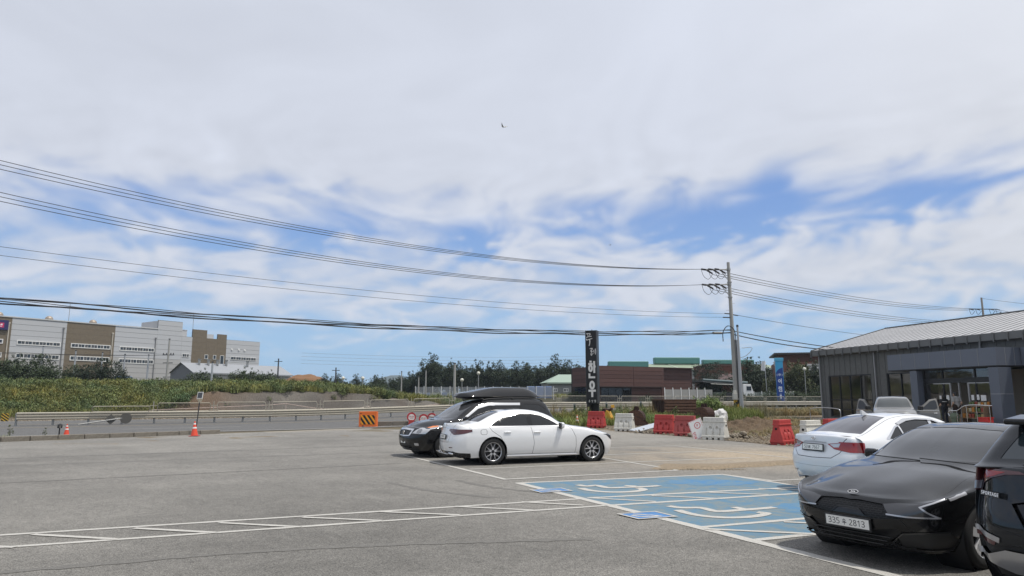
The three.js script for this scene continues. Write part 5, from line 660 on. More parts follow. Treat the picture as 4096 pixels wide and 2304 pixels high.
// water-filled plastic barriers: tapered body with slots, round sockets, cap and foot
function makeBarrier(mat) {
  const g = new THREE.Group(), L = 1.05, H = 0.93;
  const wide = (y) => lerp(0.25, 0.115, sst(0.14, 0.78, y)), ring = (y, k = 1) => { const w = wide(y) * k, l = L / 2 * lerp(1, 0.9, y / H) * k; return [[-l, -w], [l, -w], [l, w], [-l, w]]; };
  // sides as a grid, pressed in at slots and sockets
  const nx = 44, ny = 26, faceG = (s) => { const pos = [], idx = [], uv = []; for (let j = 0; j <= ny; j++) for (let i = 0; i <= nx; i++) { const y = 0.16 + (0.78 - 0.16) * j / ny, x = (i / nx - 0.5) * L * lerp(0.99, 0.91, y / H), u = x / L; let d = 0; for (const c of [-0.27, 0.02, 0.31]) { const hw = 0.012 + 0.022 * (1 - (y - 0.18) / 0.3); if (y > 0.18 && y < 0.48 && Math.abs(u + 0.02 - c) < hw * 0.9) d = 0.05; } for (const c of [-0.13, 0.15]) { const q = Math.hypot((x - c * L), (y - 0.5)); if (q < 0.058) d = 0.07; } pos.push(x, y, s * (wide(y) - d)); uv.push(x, y); } for (let j = 0; j < ny; j++) for (let i = 0; i < nx; i++) { const a = j * (nx + 1) + i, b = a + nx + 1; s > 0 ? idx.push(a, a + 1, b, b, a + 1, b + 1) : idx.push(a, b, a + 1, a + 1, b, b + 1); } return tri(pos, idx, uv); };
  const ends = [-1, 1].map((s) => { const pos = [], idx = [], n = 16; for (let j = 0; j <= n; j++) { const y = 0.16 + 0.62 * j / n, l = L / 2 * lerp(0.99, 0.91, y / H) * s; pos.push(l, y, -wide(y), l + s * 0.012, y, 0, l, y, wide(y)); } for (let j = 0; j < n; j++) for (let i = 0; i < 2; i++) { const a = j * 3 + i, b = a + 3; idx.push(a, a + 1, b, b, a + 1, b + 1); } return tri(pos, idx); });
  mesh('barrier_body', [uvm(faceG(1)), uvm(faceG(-1)), uvm(ends[0]), uvm(ends[1])], mat, g);
  mesh('cap', [uvm(rbox(L * 0.9, 0.17, 0.27, 0.02, 0, 0.855, 0)), uvm(rbox(L * 0.96, 0.05, 0.3, 0.015, 0, 0.765, 0))], mat, g);
  const foot = []; foot.push(uvm(rbox(L, 0.1, 0.56, 0.025, 0, 0.13, 0))); for (const x of [-0.39, -0.13, 0.13, 0.39]) foot.push(uvm(rbox(0.17, 0.12, 0.55, 0.02, x, 0.055, 0))); mesh('foot', foot, mat, g);
  for (const s of [-1, 1]) mesh('socket', [cyl(0.045, 0.045, 0.05, 16, s * (L / 2 * 0.935 + 0.0), 0.6, 0, 0, 0, Math.PI / 2)], M.hole, g);
  return g;
}
{ const red = makeBarrier(M.redPlastic), faded = makeBarrier(M.redFaded), wht = makeBarrier(M.whitePlastic), A = -0.70;
  const list = [[red, 4.98, -41.96, -0.45, 'red plastic barrier nearest the tall black sign pillar', 'red'], [wht, 6.12, -38.75, -0.5, 'dirty white plastic barrier in front of the toothed excavator bucket', 'white'], [red, 7.65, -35.7, -0.62, 'bright red plastic barrier before the rusty steel box', 'red'], [faded, 8.22, -33.75, -0.62, 'faded dusty red plastic barrier behind the leaning board', 'red'], [wht, 8.75, -30.75, A, 'large dirty white plastic barrier with moss stains right of the leaning board', 'white'], [red, 10.4, -27.45, 0.75, 'red plastic barrier turned end on beside the white saloon tail', 'red'], [wht, 11.2, -26.75, 0.62, 'white plastic barrier half hidden behind the white saloon boot', 'white'], [red, 12.9, -28.6, 0.5, 'red plastic barrier of which only the top shows over the white saloon', 'red']];
  for (const [b, x, z, a, label, c] of list) { const o = b.clone(); o.name = numbered('plastic_barrier'); o.position.set(x, groundY(x, z) + 0.006, z); o.rotation.y = a; scene.add(o); tag(o, label, 'barrier', c + ' plastic barriers'); } }
{ // leaning board with red print
  const tx = canvasTex(160, 220, (c, w, h) => { c.fillStyle = '#dcdbd6'; c.fillRect(0, 0, w, h); c.strokeStyle = '#b4232b'; c.fillStyle = '#b4232b'; c.lineWidth = 8; c.beginPath(); c.arc(96, 70, 34, 0, 7); c.stroke(); c.font = 'bold 40px sans-serif'; c.fillText('P', 83, 84); c.save(); c.translate(46, 150); c.rotate(-1.57); c.font = 'bold 44px sans-serif'; c.fillText('BUS', -60, 0); c.restore(); c.setLineDash([12, 8]); c.lineWidth = 5; c.strokeRect(4, 4, w - 8, h - 8); });
  const g = thing('leaning_board', 'white board with red print leaning against the white barrier', 'sign', [8.12, 0.01, -31.35], -0.65); const b = mesh('board', [rbox(0.62, 0.88, 0.02, 0.006, 0, 0.44, 0)], M.white, g); mesh('board_print', [place(new THREE.PlaneGeometry(0.6, 0.86), 0, 0.44, 0.0135)], std([1, 1, 1], 0.6, 0, { map: tx }), b); b.rotation.set(-0.28, 0, 0.42); b.position.set(0.2, 0.02, 0.1); }
{ const g = thing('metal_panel', 'pale sheet metal panel lying on rubble between barriers', 'panel', [7.0, 0.03, -37.2], 0.45); mesh('sheet', [rbox(1.6, 0.05, 0.75, 0.01, 0, 0.22, 0, 0.1, 0, 0.2)], std([0.55, 0.58, 0.62], 0.35, 0.3), g); mesh('edge_trim', [rbox(1.6, 0.07, 0.04, 0.01, 0, 0.175, 0.39, 0.1, 0, 0.2)], M.galv, g); }

// tall black pillar sign
{ const g = thing('pillar_sign', 'tall black pillar sign with big pale Korean letters in the weeds', 'sign', [5.42, groundY(5.4, -47.4), -47.4], -0.33), w = 0.78, d = 0.72, h = 6.0;
  mesh('pillar', [rbox(w, h - 1.15, d, 0.02, 0, 1.15 + (h - 1.15) / 2, 0)], std([0.018, 0.018, 0.02], 0.35), g); mesh('leg', [box(w - 0.08, 1.16, 0.2, 0, 0.58, -0.2)], M.black, g); mesh('leg', [box(0.22, 1.16, 0.3, -0.25, 0.58, 0.15)], M.black, g);
  const tx = canvasTex(200, 1240, (c, W, H) => { c.fillStyle = '#121213'; c.fillRect(0, 0, W, H); c.strokeStyle = '#e6e3df';
    c.lineCap = 'round'; const br = (pts, lw) => { c.lineCap = 'round'; c.lineJoin = 'round'; for (let i = 0; i < pts.length - 1; i++) { c.lineWidth = lw * (1 - 0.35 * i / pts.length); c.beginPath(); c.moveTo(...pts[i]); c.lineTo(...pts[i + 1]); c.stroke(); } };
    br([[22, 50], [50, 46], [90, 44]], 12); br([[44, 56], [52, 80], [50, 92]], 10); br([[80, 56], [74, 78], [98, 62]], 9); br([[26, 112], [44, 102], [112, 94]], 12); br([[24, 140], [28, 158], [70, 146], [122, 132]], 13); br([[80, 152], [82, 190], [78, 222], [68, 252]], 16);
    br([[84, 308], [120, 300], [124, 314], [92, 350], [118, 352], [112, 370], [96, 396], [104, 424], [128, 392]], 14); br([[130, 360], [152, 342]], 8); br([[152, 328], [156, 370], [148, 392]], 9); br([[176, 312], [184, 356], [176, 404]], 12);
    han(c, '한', 36, 520, 144, 290, 34); han(c, '우', 36, 860, 144, 270, 36); c.lineWidth = 4; '음성점'.split('').forEach((k, i) => han(c, k, 42 + i * 50, 1176, 32, 40, 5)); c.fillStyle = '#8d8b86'; for (let y = 4; y < H; y += 24) { c.fillRect(194, y, 4, 15); c.fillRect(1, y, 4, 12); } });
  mesh('sign_print', [place(new THREE.PlaneGeometry(w - 0.01, h - 1.16), 0, 1.15 + (h - 1.15) / 2, d / 2 + 0.004)], std([1, 1, 1], 0.5, 0, { map: tx }), g);
  mesh('top_cap', [box(w + 0.02, 0.03, d + 0.02, 0, h + 0.012, 0), cyl(0.02, 0.03, 0.1, 6, 0.0, h + 0.07, 0)], M.black, g); }
// scrap in the weeds
{ const x = 6.25, z = -45.1, g = thing('machine_part', 'yellow and black excavator breaker lying in weeds behind red barrier', 'machine part', [x, groundY(x, z), z], -0.5); mesh('housing', [place(prism([[-0.35, 0], [0.25, 0], [0.3, 0.35], [0.1, 0.75], [-0.2, 0.8], [-0.4, 0.4]], 0.4, 0.03), -0.2, 0.05, -0.2)], M.yellow, g); mesh('arm', [rod([-0.45, 0.75, 0], [0.15, 0.95, 0.1], 0.09, 8), cyl(0.13, 0.13, 0.5, 12, -0.35, 0.85, 0, Math.PI / 2)], M.rustDark, g); mesh('chisel', [rod([0.1, 0.15, 0.1], [1.0, 0.3, 0.2], 0.1, 8), rbox(0.7, 0.5, 0.4, 0.08, 0.65, 0.4, 0, 0, 0.2, -0.3)], M.rustDark, g); }
function bucket(label, pos, turn, k, teeth) { const g = thing('excavator_bucket', label, 'excavator bucket', pos, turn); const prof = []; for (let i = 0; i <= 10; i++) { const a = lerp(2.9, -0.35, i / 10); prof.push([Math.cos(a) * 0.55 * k, (0.55 + Math.sin(a) * 0.5) * k]); } prof.push([0.85 * k, 0.02], [0.5 * k, 0.02], [-0.3 * k, 0.0], [-0.6 * k, 0.3 * k]); mesh('side_plate', [place(prism(prof, 0.03), 0, 0, 0.5 * k)], M.rust, g); mesh('side_plate', [place(prism(prof, 0.03), 0, 0, -0.53 * k)], M.rust, g); const shell = []; for (let i = 0; i < 10; i++) { const a = prof[i], b = prof[i + 1]; shell.push(box(Math.hypot(b[0] - a[0], b[1] - a[1]) + 0.02, 0.03, 1.02 * k, (a[0] + b[0]) / 2, (a[1] + b[1]) / 2, 0, 0, 0, Math.atan2(b[1] - a[1], b[0] - a[0]))); } mesh('shell', shell, M.rustDark, g); for (const s of [-0.18, 0.18]) mesh('lug', [place(prism([[-0.2, 0.95], [0.2, 0.95], [0.12, 1.3], [-0.08, 1.32]].map(([a, b]) => [a * k, b * k]), 0.04), 0, 0, s)], M.rustDark, g); if (teeth) for (let i = 0; i < 4; i++) mesh('tooth', [place(prism([[0, 0], [0.22, -0.01], [0.02, 0.1]], 0.12), 0.82 * k, 0.02, -0.5 * k + i * 0.29 * k)], std([0.42, 0.33, 0.2], 0.6, 0.4), g); return g; }
{ const x = 7.75, z = -44.3; bucket('rusty excavator bucket with worn teeth behind the white barrier', [x, groundY(x, z), z], -0.35, 0.9, true); const x2 = 13.15, z2 = -48.6; bucket('dark rusty excavator bucket beside the rusty steel box', [x2, groundY(x2, z2), z2], -0.75, 0.95, false); }
{ const x = 11.55, z = -50.6, g = thing('steel_skip', 'rusty ribbed steel box standing in the weeds', 'container', [x, groundY(x, z) - 0.02, z], 0.30), w = 2.55, h = 1.34, d = 1.7; mesh('bottom', [box(w - 0.1, 0.06, d - 0.1, 0, 0.06, 0)], M.rustDark, g); for (const s of [1, -1]) { mesh('long_wall', [uvm(box(w, h, 0.04, 0, h / 2, s * d / 2))], M.rust, g); mesh('end_wall', [uvm(box(0.04, h, d - 0.05, s * w / 2, h / 2, 0))], M.rustDark, g); for (let k = 0; k < 6; k++) mesh('plank_rib', [uvm(rbox(w - 0.06, 0.14, 0.07, 0.02, 0, 0.16 + k * 0.2, s * (d / 2 + 0.03)))], M.rust, g); for (let k = 0; k < 4; k++) mesh('end_rib', [uvm(rbox(0.07, h - 0.1, 0.1, 0.015, s * (w / 2 + 0.03), h / 2, -0.6 + k * 0.4))], M.rustDark, g); } mesh('rim', [uvm(box(w + 0.1, 0.08, 0.1, 0, h, d / 2)), uvm(box(w + 0.1, 0.08, 0.1, 0, h, -d / 2)), uvm(box(0.1, 0.078, d - 0.1, w / 2, h, 0)), uvm(box(0.1, 0.078, d - 0.1, -w / 2, h, 0))], M.rust, g); }
{ const x = 14.3, z = -49.6, g = new THREE.IcosahedronGeometry(1, 4), p = g.attributes.position; for (let i = 0; i < p.count; i++) { const a = p.getX(i), b = p.getY(i), c = p.getZ(i), f = 1 + 0.16 * n3(a * 2, b * 2, c * 2) + 0.06 * n3(a * 6, b * 6, c * 6); p.setXYZ(i, a * f * 0.68 + Math.max(0, b) * 0.35, Math.max(-0.1, b * f * 0.78), c * f * 0.5); } g.computeVertexNormals(); one('tarp_sack', 'crumpled white bulk sack lying beside the utility pole grass', 'sack', g, std([0.62, 0.61, 0.60], 0.7), [x, groundY(x, z) + 0.05, z], 0.2); }
{ const x = 6.55, z = -46.2; const g = thing('yellow_marker', 'small yellow marker plate on a thin stake in weeds', 'marker', [x, groundY(x, z), z]); mesh('stake', [rod([0, 0, 0], [0, 1.0, 0], 0.015, 5)], M.steelDark, g); mesh('plate', [rbox(0.24, 0.2, 0.02, 0.008, 0, 1.05, 0, 0, 0.3, 0.1)], M.yellow, g); }
[[4.3, -48.8, 'beside the pillar sign'], [6.7, -50.3, 'above the yellow machine part'], [9.5, -52.3, 'left of the rusty steel box'], [16.6, -57.2, 'left of the utility pole']].forEach(([x, z, w]) => { const g = thing('green_post', 'short dark green roadside post ' + w, 'post', [x, groundY(x, z), z], 0, 'green roadside posts'); mesh('shaft', [cyl(0.07, 0.07, 1.0, 10, 0, 0.5, 0)], std([0.02, 0.05, 0.035], 0.5), g); mesh('cap', [cyl(0.08, 0.08, 0.12, 10, 0, 1.05, 0)], M.galv, g); });
// rock heaps
function rockHeap(label, x, z, n, spread, size, seed) { const g = thing('rock_heap', label, 'rocks', [x, groundY(x, z), z]), q = rng(seed); for (let i = 0; i < n; i++) { const a = q() * 6.28, d = Math.sqrt(q()) * spread, s = size * (0.5 + q()), m = mesh('rock', stoneGeo[i % 3], stoneMat, g); m.scale.set(s, s * 0.9, s); m.position.set(Math.cos(a) * d, s * 0.4 + Math.max(0, spread - d) * 0.45 * q(), Math.sin(a) * d * 0.7); m.rotation.set(q(), q() * 6, q()); } return g; }
rockHeap('heap of pale broken rocks behind the white barrier', 8.75, -33.0, 16, 0.45, 0.2, 5); rockHeap('low line of rocks right of the white barrier', 9.9, -31.6, 20, 0.75, 0.15, 6); rockHeap('loose rubble under the metal panel', 6.9, -36.4, 18, 0.7, 0.1, 8);
{ const g = new THREE.PlaneGeometry(8, 6, 110, 84).rotateX(-Math.PI / 2), p = g.attributes.position, x0 = 13.4, z0 = -39.6; for (let i = 0; i < p.count; i++) { const x = p.getX(i), z = p.getZ(i), r = Math.hypot(x / 2.9, z / 2.2), h = 0.72 * Math.exp(-r * r * 2.2) + (0.2 * fbm2(x * 1.3 + 5, z * 1.3, 4) + 0.09 * fbm2(x * 5, z * 5, 3)) * Math.exp(-r * r) - 0.05; p.setY(i, h + groundY(x0 + x, z0 + z)); } g.computeVertexNormals(); one('earth_mound', 'low heap of brown earth on the bare ground', 'earth mound', uvm(g, 0.4), std([0.2, 0.145, 0.095], 0.95, 0, { map: texDirt, bumpMap: texDirt, bumpScale: 0.06 }), [x0, 0, z0]); }

// ================================================================ utility poles and wires
const q3 = (y0, ym, ye) => { const b = ((ye - y0) / 0.81 - (ym - y0) / 0.54) / (0.81 - 0.54), a = (ym - y0) / 0.54 - b * 0.54; return (w) => y0 + a * w + b * w * w; };
function insulator(a, b) { const A = V(...a), B = V(...b), g = [rod(a, b, 0.03, 6)]; for (let k = 1; k < 6; k++) { const c = A.clone().lerp(B, k / 6), r = 0.075, e = B.clone().sub(A).normalize().multiplyScalar(0.022); g.push(rod(c.clone().sub(e).toArray(), c.clone().add(e).toArray(), r, 10)); } return g; }
{
  const PX = 17.8, PZ = -57, gy = groundY(PX, PZ), g = thing('utility_pole', 'tall concrete utility pole with two insulator arms by the road', 'utility pole', [PX, gy, PZ]);
  const top = 12.9 - gy; mesh('pole_shaft', [rod([0.25, 0, 0], [0.12, top, 0], 0.2, 14, 0.12)], M.pole, g);
  for (const [y, nm] of [[12.3 - gy, 0], [11.05 - gy, 1]]) { // arm to the left with three strain insulators each way
    const tip = [-2.15, y - 0.28, 1.35], root = [0.1, y, 0]; mesh('cross_arm', [rod(root, tip, 0.055, 6), rod([0.14, y - 0.1, 0], [0.1, y + 0.1, 0], 0.17, 10)], M.galv, g); mesh('brace', [rod([0.16, y - 1.05, 0], [-0.75, y - 0.1, 0.5], 0.03, 5)], M.galv, g); mesh('clamp', [cyl(0.19, 0.19, 0.1, 12, 0.15, y - 1.08, 0)], M.galv, g);
    [0.98, 0.68, 0.4].forEach((f, i) => { const c = [lerp(root[0], tip[0], f), lerp(root[1], tip[1], f), lerp(root[2], tip[2], f)], L1 = [c[0] - 0.5, c[1] + 0.0, c[2] + 0.33], R1 = [c[0] + 0.65, c[1] - 0.25, c[2] - 0.42]; mesh('insulator', insulator(c, L1), M.insul, g); mesh('insulator', insulator(c, R1), M.insul, g); mesh('jumper_wire', [tube([L1, [lerp(L1[0], R1[0], 0.2), c[1] - 0.55, lerp(L1[2], R1[2], 0.2)], [lerp(L1[0], R1[0], 0.6), c[1] - 0.75, lerp(L1[2], R1[2], 0.6)], R1], 0.018, 16, 5)], M.wire, g); }); }
  mesh('low_insulator', [rod([0.05, 8.1 + 0.5 - gy, 0], [-0.45, 8.6 - gy, 0.3], 0.045, 6), rod([0.05, 8.3 - gy, 0], [-0.6, 8.28 - gy, 0.3], 0.045, 6), rod([0.2, 8.55 - gy, 0], [0.8, 8.5 - gy, -0.3], 0.045, 6)], M.insul, g);
  mesh('service_cable', [tube([[-0.75, 6.3 - gy, 0.5], [-0.7, 7.1 - gy, 0.45], [-0.2, 7.6 - gy, 0.25], [0.25, 7.3 - gy, 0.22], [0.38, 6.2 - gy, 0.2], [0.36, 1.8 - gy, 0.22]], 0.035, 40, 6)], M.wire, g);
  mesh('conduit', [rod([0.52, 0, 0.1], [0.42, 6.0, 0.1], 0.09, 10)], M.poleSteel, g);
  for (let k = 0; k < 7; k++) mesh('step_bolt', [rod([0.12 + (k % 2 ? 0.1 : -0.1), 8.9 + k * 0.55 - gy, 0], [0.12 + (k % 2 ? 0.36 : -0.36), 8.9 + k * 0.55 - gy, 0], 0.013, 4)], M.galv, g);
  mesh('meter_box', [rbox(0.34, 0.55, 0.25, 0.04, 0.05, 1.45, 0.28), rbox(0.26, 0.2, 0.2, 0.05, 0.05, 1.8, 0.27)], std([0.5, 0.49, 0.45], 0.6), g);
  const tx = canvasTex(64, 64, (c, w, h) => { c.fillStyle = '#c09a2c'; c.fillRect(0, 0, w, h); c.fillStyle = '#17160f'; for (let k = -1; k < 2; k++) { c.beginPath(); c.moveTo(0, k * 64 + 60); c.lineTo(64, k * 64 + 10); c.lineTo(64, k * 64 + 42); c.lineTo(0, k * 64 + 92); c.fill(); } }); mesh('hazard_band', [place(new THREE.CylinderGeometry(0.215, 0.22, 0.85, 16, 1, true), 0.24, 0.75, 0)], std([1, 1, 1], 0.6, 0, { map: tx }), g);
  const x2 = 17.95, z2 = -55.4, g2 = thing('steel_pole', 'thin galvanised steel pole leaning beside the utility pole', 'pole', [x2, groundY(x2, z2), z2]); mesh('shaft', [rod([0.05, 0, 0], [-0.05, 7.0, 0], 0.11, 12, 0.075)], M.poleSteel, g2); mesh('cap', [cyl(0.09, 0.09, 0.18, 10, -0.05, 7.05, 0)], M.steelDark, g2); mesh('guy_bracket', [tube([[-0.05, 4.5, 0], [0.5, 4.7, 0.1], [1.0, 5.3, 0.1], [0.2, 5.3, 0]], 0.02, 20, 4)], M.galv, g2);
  // wires to the left
  const span = (name, label, x0, z0, dx, dz, fn, r, group, w1 = 1.05) => { const pts = []; for (let i = 0; i <= 26; i++) { const w = i / 26 * w1; pts.push([x0 + dx * w, fn(w), z0 + dz * w]); } return one(name, label, 'wire', tube(pts, r, 90, 5), M.wire, [0, 0, 0], 0, group); };
  [[-2.5, 1.6, 0.0], [-1.85, 1.25, 0.1], [-1.25, 0.85, 0.2]].forEach(([ox, oz, k], i) => { const nm = ['outer', 'middle', 'inner'][i]; span('power_line', nm + ' wire of the top three power lines crossing to the left', PX + ox, PZ + oz, -50.1 - ox * 0.35, 33 - oz * 0.3, q3(12.02 + k * 0.8, 10.86 + k, 12.12 + k * 1.4), 0.016, 'upper power lines to the left'); span('power_line', nm + ' wire of the second three power lines crossing to the left', PX + ox, PZ + oz, -50.1 - ox * 0.35, 33 - oz * 0.3, q3(10.77 + k * 0.8, 9.4 + k, 10.68 + k * 1.4), 0.016, 'lower power lines to the left'); });
  span('thin_wire', 'upper thin wire sloping left from the utility pole', PX - 0.4, PZ + 0.3, -50, 33, q3(8.58, 7.9, 8.41), 0.011); span('thin_wire', 'lower thin wire sloping left from the utility pole', PX - 0.55, PZ + 0.3, -50, 33, q3(8.28, 7.54, 8.04), 0.011);
  { const c = thing('cable_bundle', 'thick black telephone cable bundle sagging across the left sky', 'cable'); const f1 = q3(7.25, 5.93, 6.12), f2 = q3(7.0, 5.74, 5.9), mk = (f, off, ph, r) => { const p = []; for (let i = 0; i <= 70; i++) { const w = i / 70 * 1.05; p.push([PX + 0.1 - 50.1 * w + 0.05 * Math.sin(w * 60 + ph), f(w) + off + 0.04 * Math.sin(w * 43 + ph), PZ + 33 * w]); } return tube(p, r, 220, 5); }; mesh('cable', mk(f1, 0, 0, 0.032), M.wire, c); mesh('cable', mk(f1, 0.03, 2, 0.02), M.wire, c); mesh('cable', mk(f2, 0, 1, 0.036), M.wire, c); mesh('cable', mk(f2, 0.05, 3.5, 0.024), M.wire, c); mesh('cable', mk((w) => lerp(f1(w), f2(w), 0.5 + 0.4 * Math.sin(w * 12)), 0, 5, 0.018), M.wire, c); mesh('splice_case', [rod([PX - 0.9, 6.98, PZ + 0.6], [PX - 1.7, 6.93, PZ + 1.1], 0.11, 8)], M.galv, c); }
  // far pole behind the shop and the wires to it
  const FX = 65.7, FZ = -97, g3 = thing('utility_pole', 'distant utility pole rising behind the shop roof', 'utility pole', [FX, 0.5, FZ]); mesh('pole_shaft', [rod([0.1, 0, 0], [0, 15.2, 0], 0.24, 10, 0.12)], std([0.3, 0.28, 0.25], 0.85), g3); mesh('cross_arm', [rod([-2.0, 13.55, 0.3], [2.0, 13.6, -0.3], 0.07, 5)], M.steelDark, g3); for (const x of [-1.9, -1.0, 0.9, 1.8]) { mesh('insulator', insulator([x, 13.6, 0], [x + 0.55, 13.4, 0.2]), M.insul, g3); mesh('jumper_wire', [tube([[x, 13.6, 0], [x + 0.3, 12.8, 0], [x + 0.8, 13.3, 0]], 0.03, 10, 4)], M.wire, g3); }
  const span2 = (name, label, a, b, sag, r, group) => { const pts = []; for (let i = 0; i <= 20; i++) { const w = i / 20; pts.push([lerp(a[0], b[0], w), lerp(a[1], b[1], w) - 4 * sag * w * (1 - w), lerp(a[2], b[2], w)]); } one(name, label, 'wire', tube(pts, r, 60, 5), M.wire, [0, 0, 0], 0, group); };
  [[-1.4, 0.7, -2.0, 13.9], [-0.8, 0.3, -1.0, 14.05], [-0.1, 0, 1.2, 14.1]].forEach(([ox, oz, fx, fy], i) => { const nm = ['lower', 'middle', 'upper'][i]; span2('power_line', nm + ' wire of the higher three running right from the pole', [PX + ox, 11.75 + i * 0.14, PZ + oz], [FX + fx, fy, FZ], 0.75, 0.022, 'upper power lines to the right'); span2('power_line', nm + ' wire of the lower three running right from the pole', [PX + ox, 10.5 + i * 0.14, PZ + oz], [FX + fx, fy - 1.9, FZ], 0.8, 0.022, 'lower power lines to the right'); });
  span2('thin_wire', 'single thin wire running right below the power lines', [PX + 0.6, 8.5, PZ], [FX, 9.3, FZ], 0.6, 0.018); span2('telephone_cable', 'black telephone cable sloping down to the shop eave', [PX, 7.25, PZ], [25.5, 5.6, -54.5], 0.1, 0.035); span2('telephone_cable', 'second black telephone cable just under the first near the shop', [PX + 0.1, 6.95, PZ], [25.5, 5.4, -54.4], 0.2, 0.04); span2('thin_wire', 'thin wire descending right from the distant pole', [FX, 15.6, FZ], [90, 15.2, -104], 0.4, 0.02); for (const k of [0, 1]) span2('power_line', (k ? 'lower' : 'upper') + ' wire leaving the distant pole to the right', [FX + 1.6, 14.1 - k * 0.25, FZ], [92, 13.0 - k, -108], 0.3, 0.022);
}
// birds
function bird(label, pos, s, ry, rz) { const g = thing('bird', label, 'bird', pos, ry); const body = new THREE.SphereGeometry(0.09, 14, 10).scale(2.6, 1, 1), wing = (k) => { const p = [[0.12, 0, 0], [0.2, 0.15, 0.3 * k], [0.02, 0.36, 0.66 * k], [-0.16, 0.44, 0.95 * k], [-0.16, 0.24, 0.6 * k], [-0.14, 0.1, 0.3 * k], [-0.12, 0, 0]]; return prismFan(p); }; mesh('bird_body', [body, place(new THREE.ConeGeometry(0.035, 0.32, 8), 0.34, 0.02, 0, 0, 0, -Math.PI / 2), ball(0.05, 10, 0.25, 0.04, 0), place(new THREE.ConeGeometry(0.08, 0.3, 6).scale(1, 1, 0.4), -0.3, 0, 0, 0, 0, Math.PI / 2 + 3.14), wing(1), wing(-1)], std([0.42, 0.42, 0.40], 0.8), g); g.scale.setScalar(s); g.rotation.z = rz; return g; }
function prismFan(p) { const pos = [], idx = [], n = p.length; for (const k of [0.012, -0.012]) for (const q of p) pos.push(q[0], q[1] + k, q[2]); for (let i = 1; i < n - 1; i++) { idx.push(0, i, i + 1); idx.push(n, n + i + 1, n + i); } for (let i = 0; i < n; i++) { const j = (i + 1) % n; idx.push(i, n + i, j, j, n + i, n + j); } return tri(pos, idx).toNonIndexed(); }
bird('pale heron-like bird flying high in mid sky', [-0.79, 25.9, -60], 0.55, 2.6, 0.3); bird('tiny dark bird far off below the cloud edge', [20.0, 32.7, -140], 0.5, 0.6, -0.2);

// ================================================================ buildings
const seamShort = box(0.02, 1.6, 0.035, 0, 4.22, 0.012), seamLong = box(0.02, 5.0, 0.035, 0, 2.52, 0.012);
const wallG = (w, h, d, x, y, z) => uvm(box(w, h, d, x, y, z), 0.25);
// window strip on a wall in the plane z = const: frame, panes, mullions
function winStrip(parent, x0, x1, y0, y1, z, n, matF, matG, fr = 0.12) {
  const f = mesh('window', [box(x1 - x0, fr, 0.14, (x0 + x1) / 2, y1 - fr / 2, z), box(x1 - x0, fr, 0.14, (x0 + x1) / 2, y0 + fr / 2, z), box(fr, y1 - y0 - 2 * fr, 0.14, x0 + fr / 2, (y0 + y1) / 2, z), box(fr, y1 - y0 - 2 * fr, 0.14, x1 - fr / 2, (y0 + y1) / 2, z)], matF, parent);
  const W = (x1 - x0 - 2 * fr) / n; for (let i = 0; i < n; i++) { const a = x0 + fr + i * W; mesh('pane', [box(W - 0.06, y1 - y0 - 2 * fr, 0.04, a + W / 2, (y0 + y1) / 2, z - 0.02)], matG[i % matG.length], f); if (i) mesh('mullion', [box(i % 2 ? 0.05 : 0.13, y1 - y0 - 2 * fr, 0.1, a, (y0 + y1) / 2, z + 0.005)], matF, f); }
  return f;
}
const paneA = std([0.035, 0.045, 0.055], 0.12), paneB = std([0.07, 0.072, 0.075], 0.2), paneC = std([0.10, 0.10, 0.10], 0.3), frameW = std([0.78, 0.77, 0.74], 0.5);
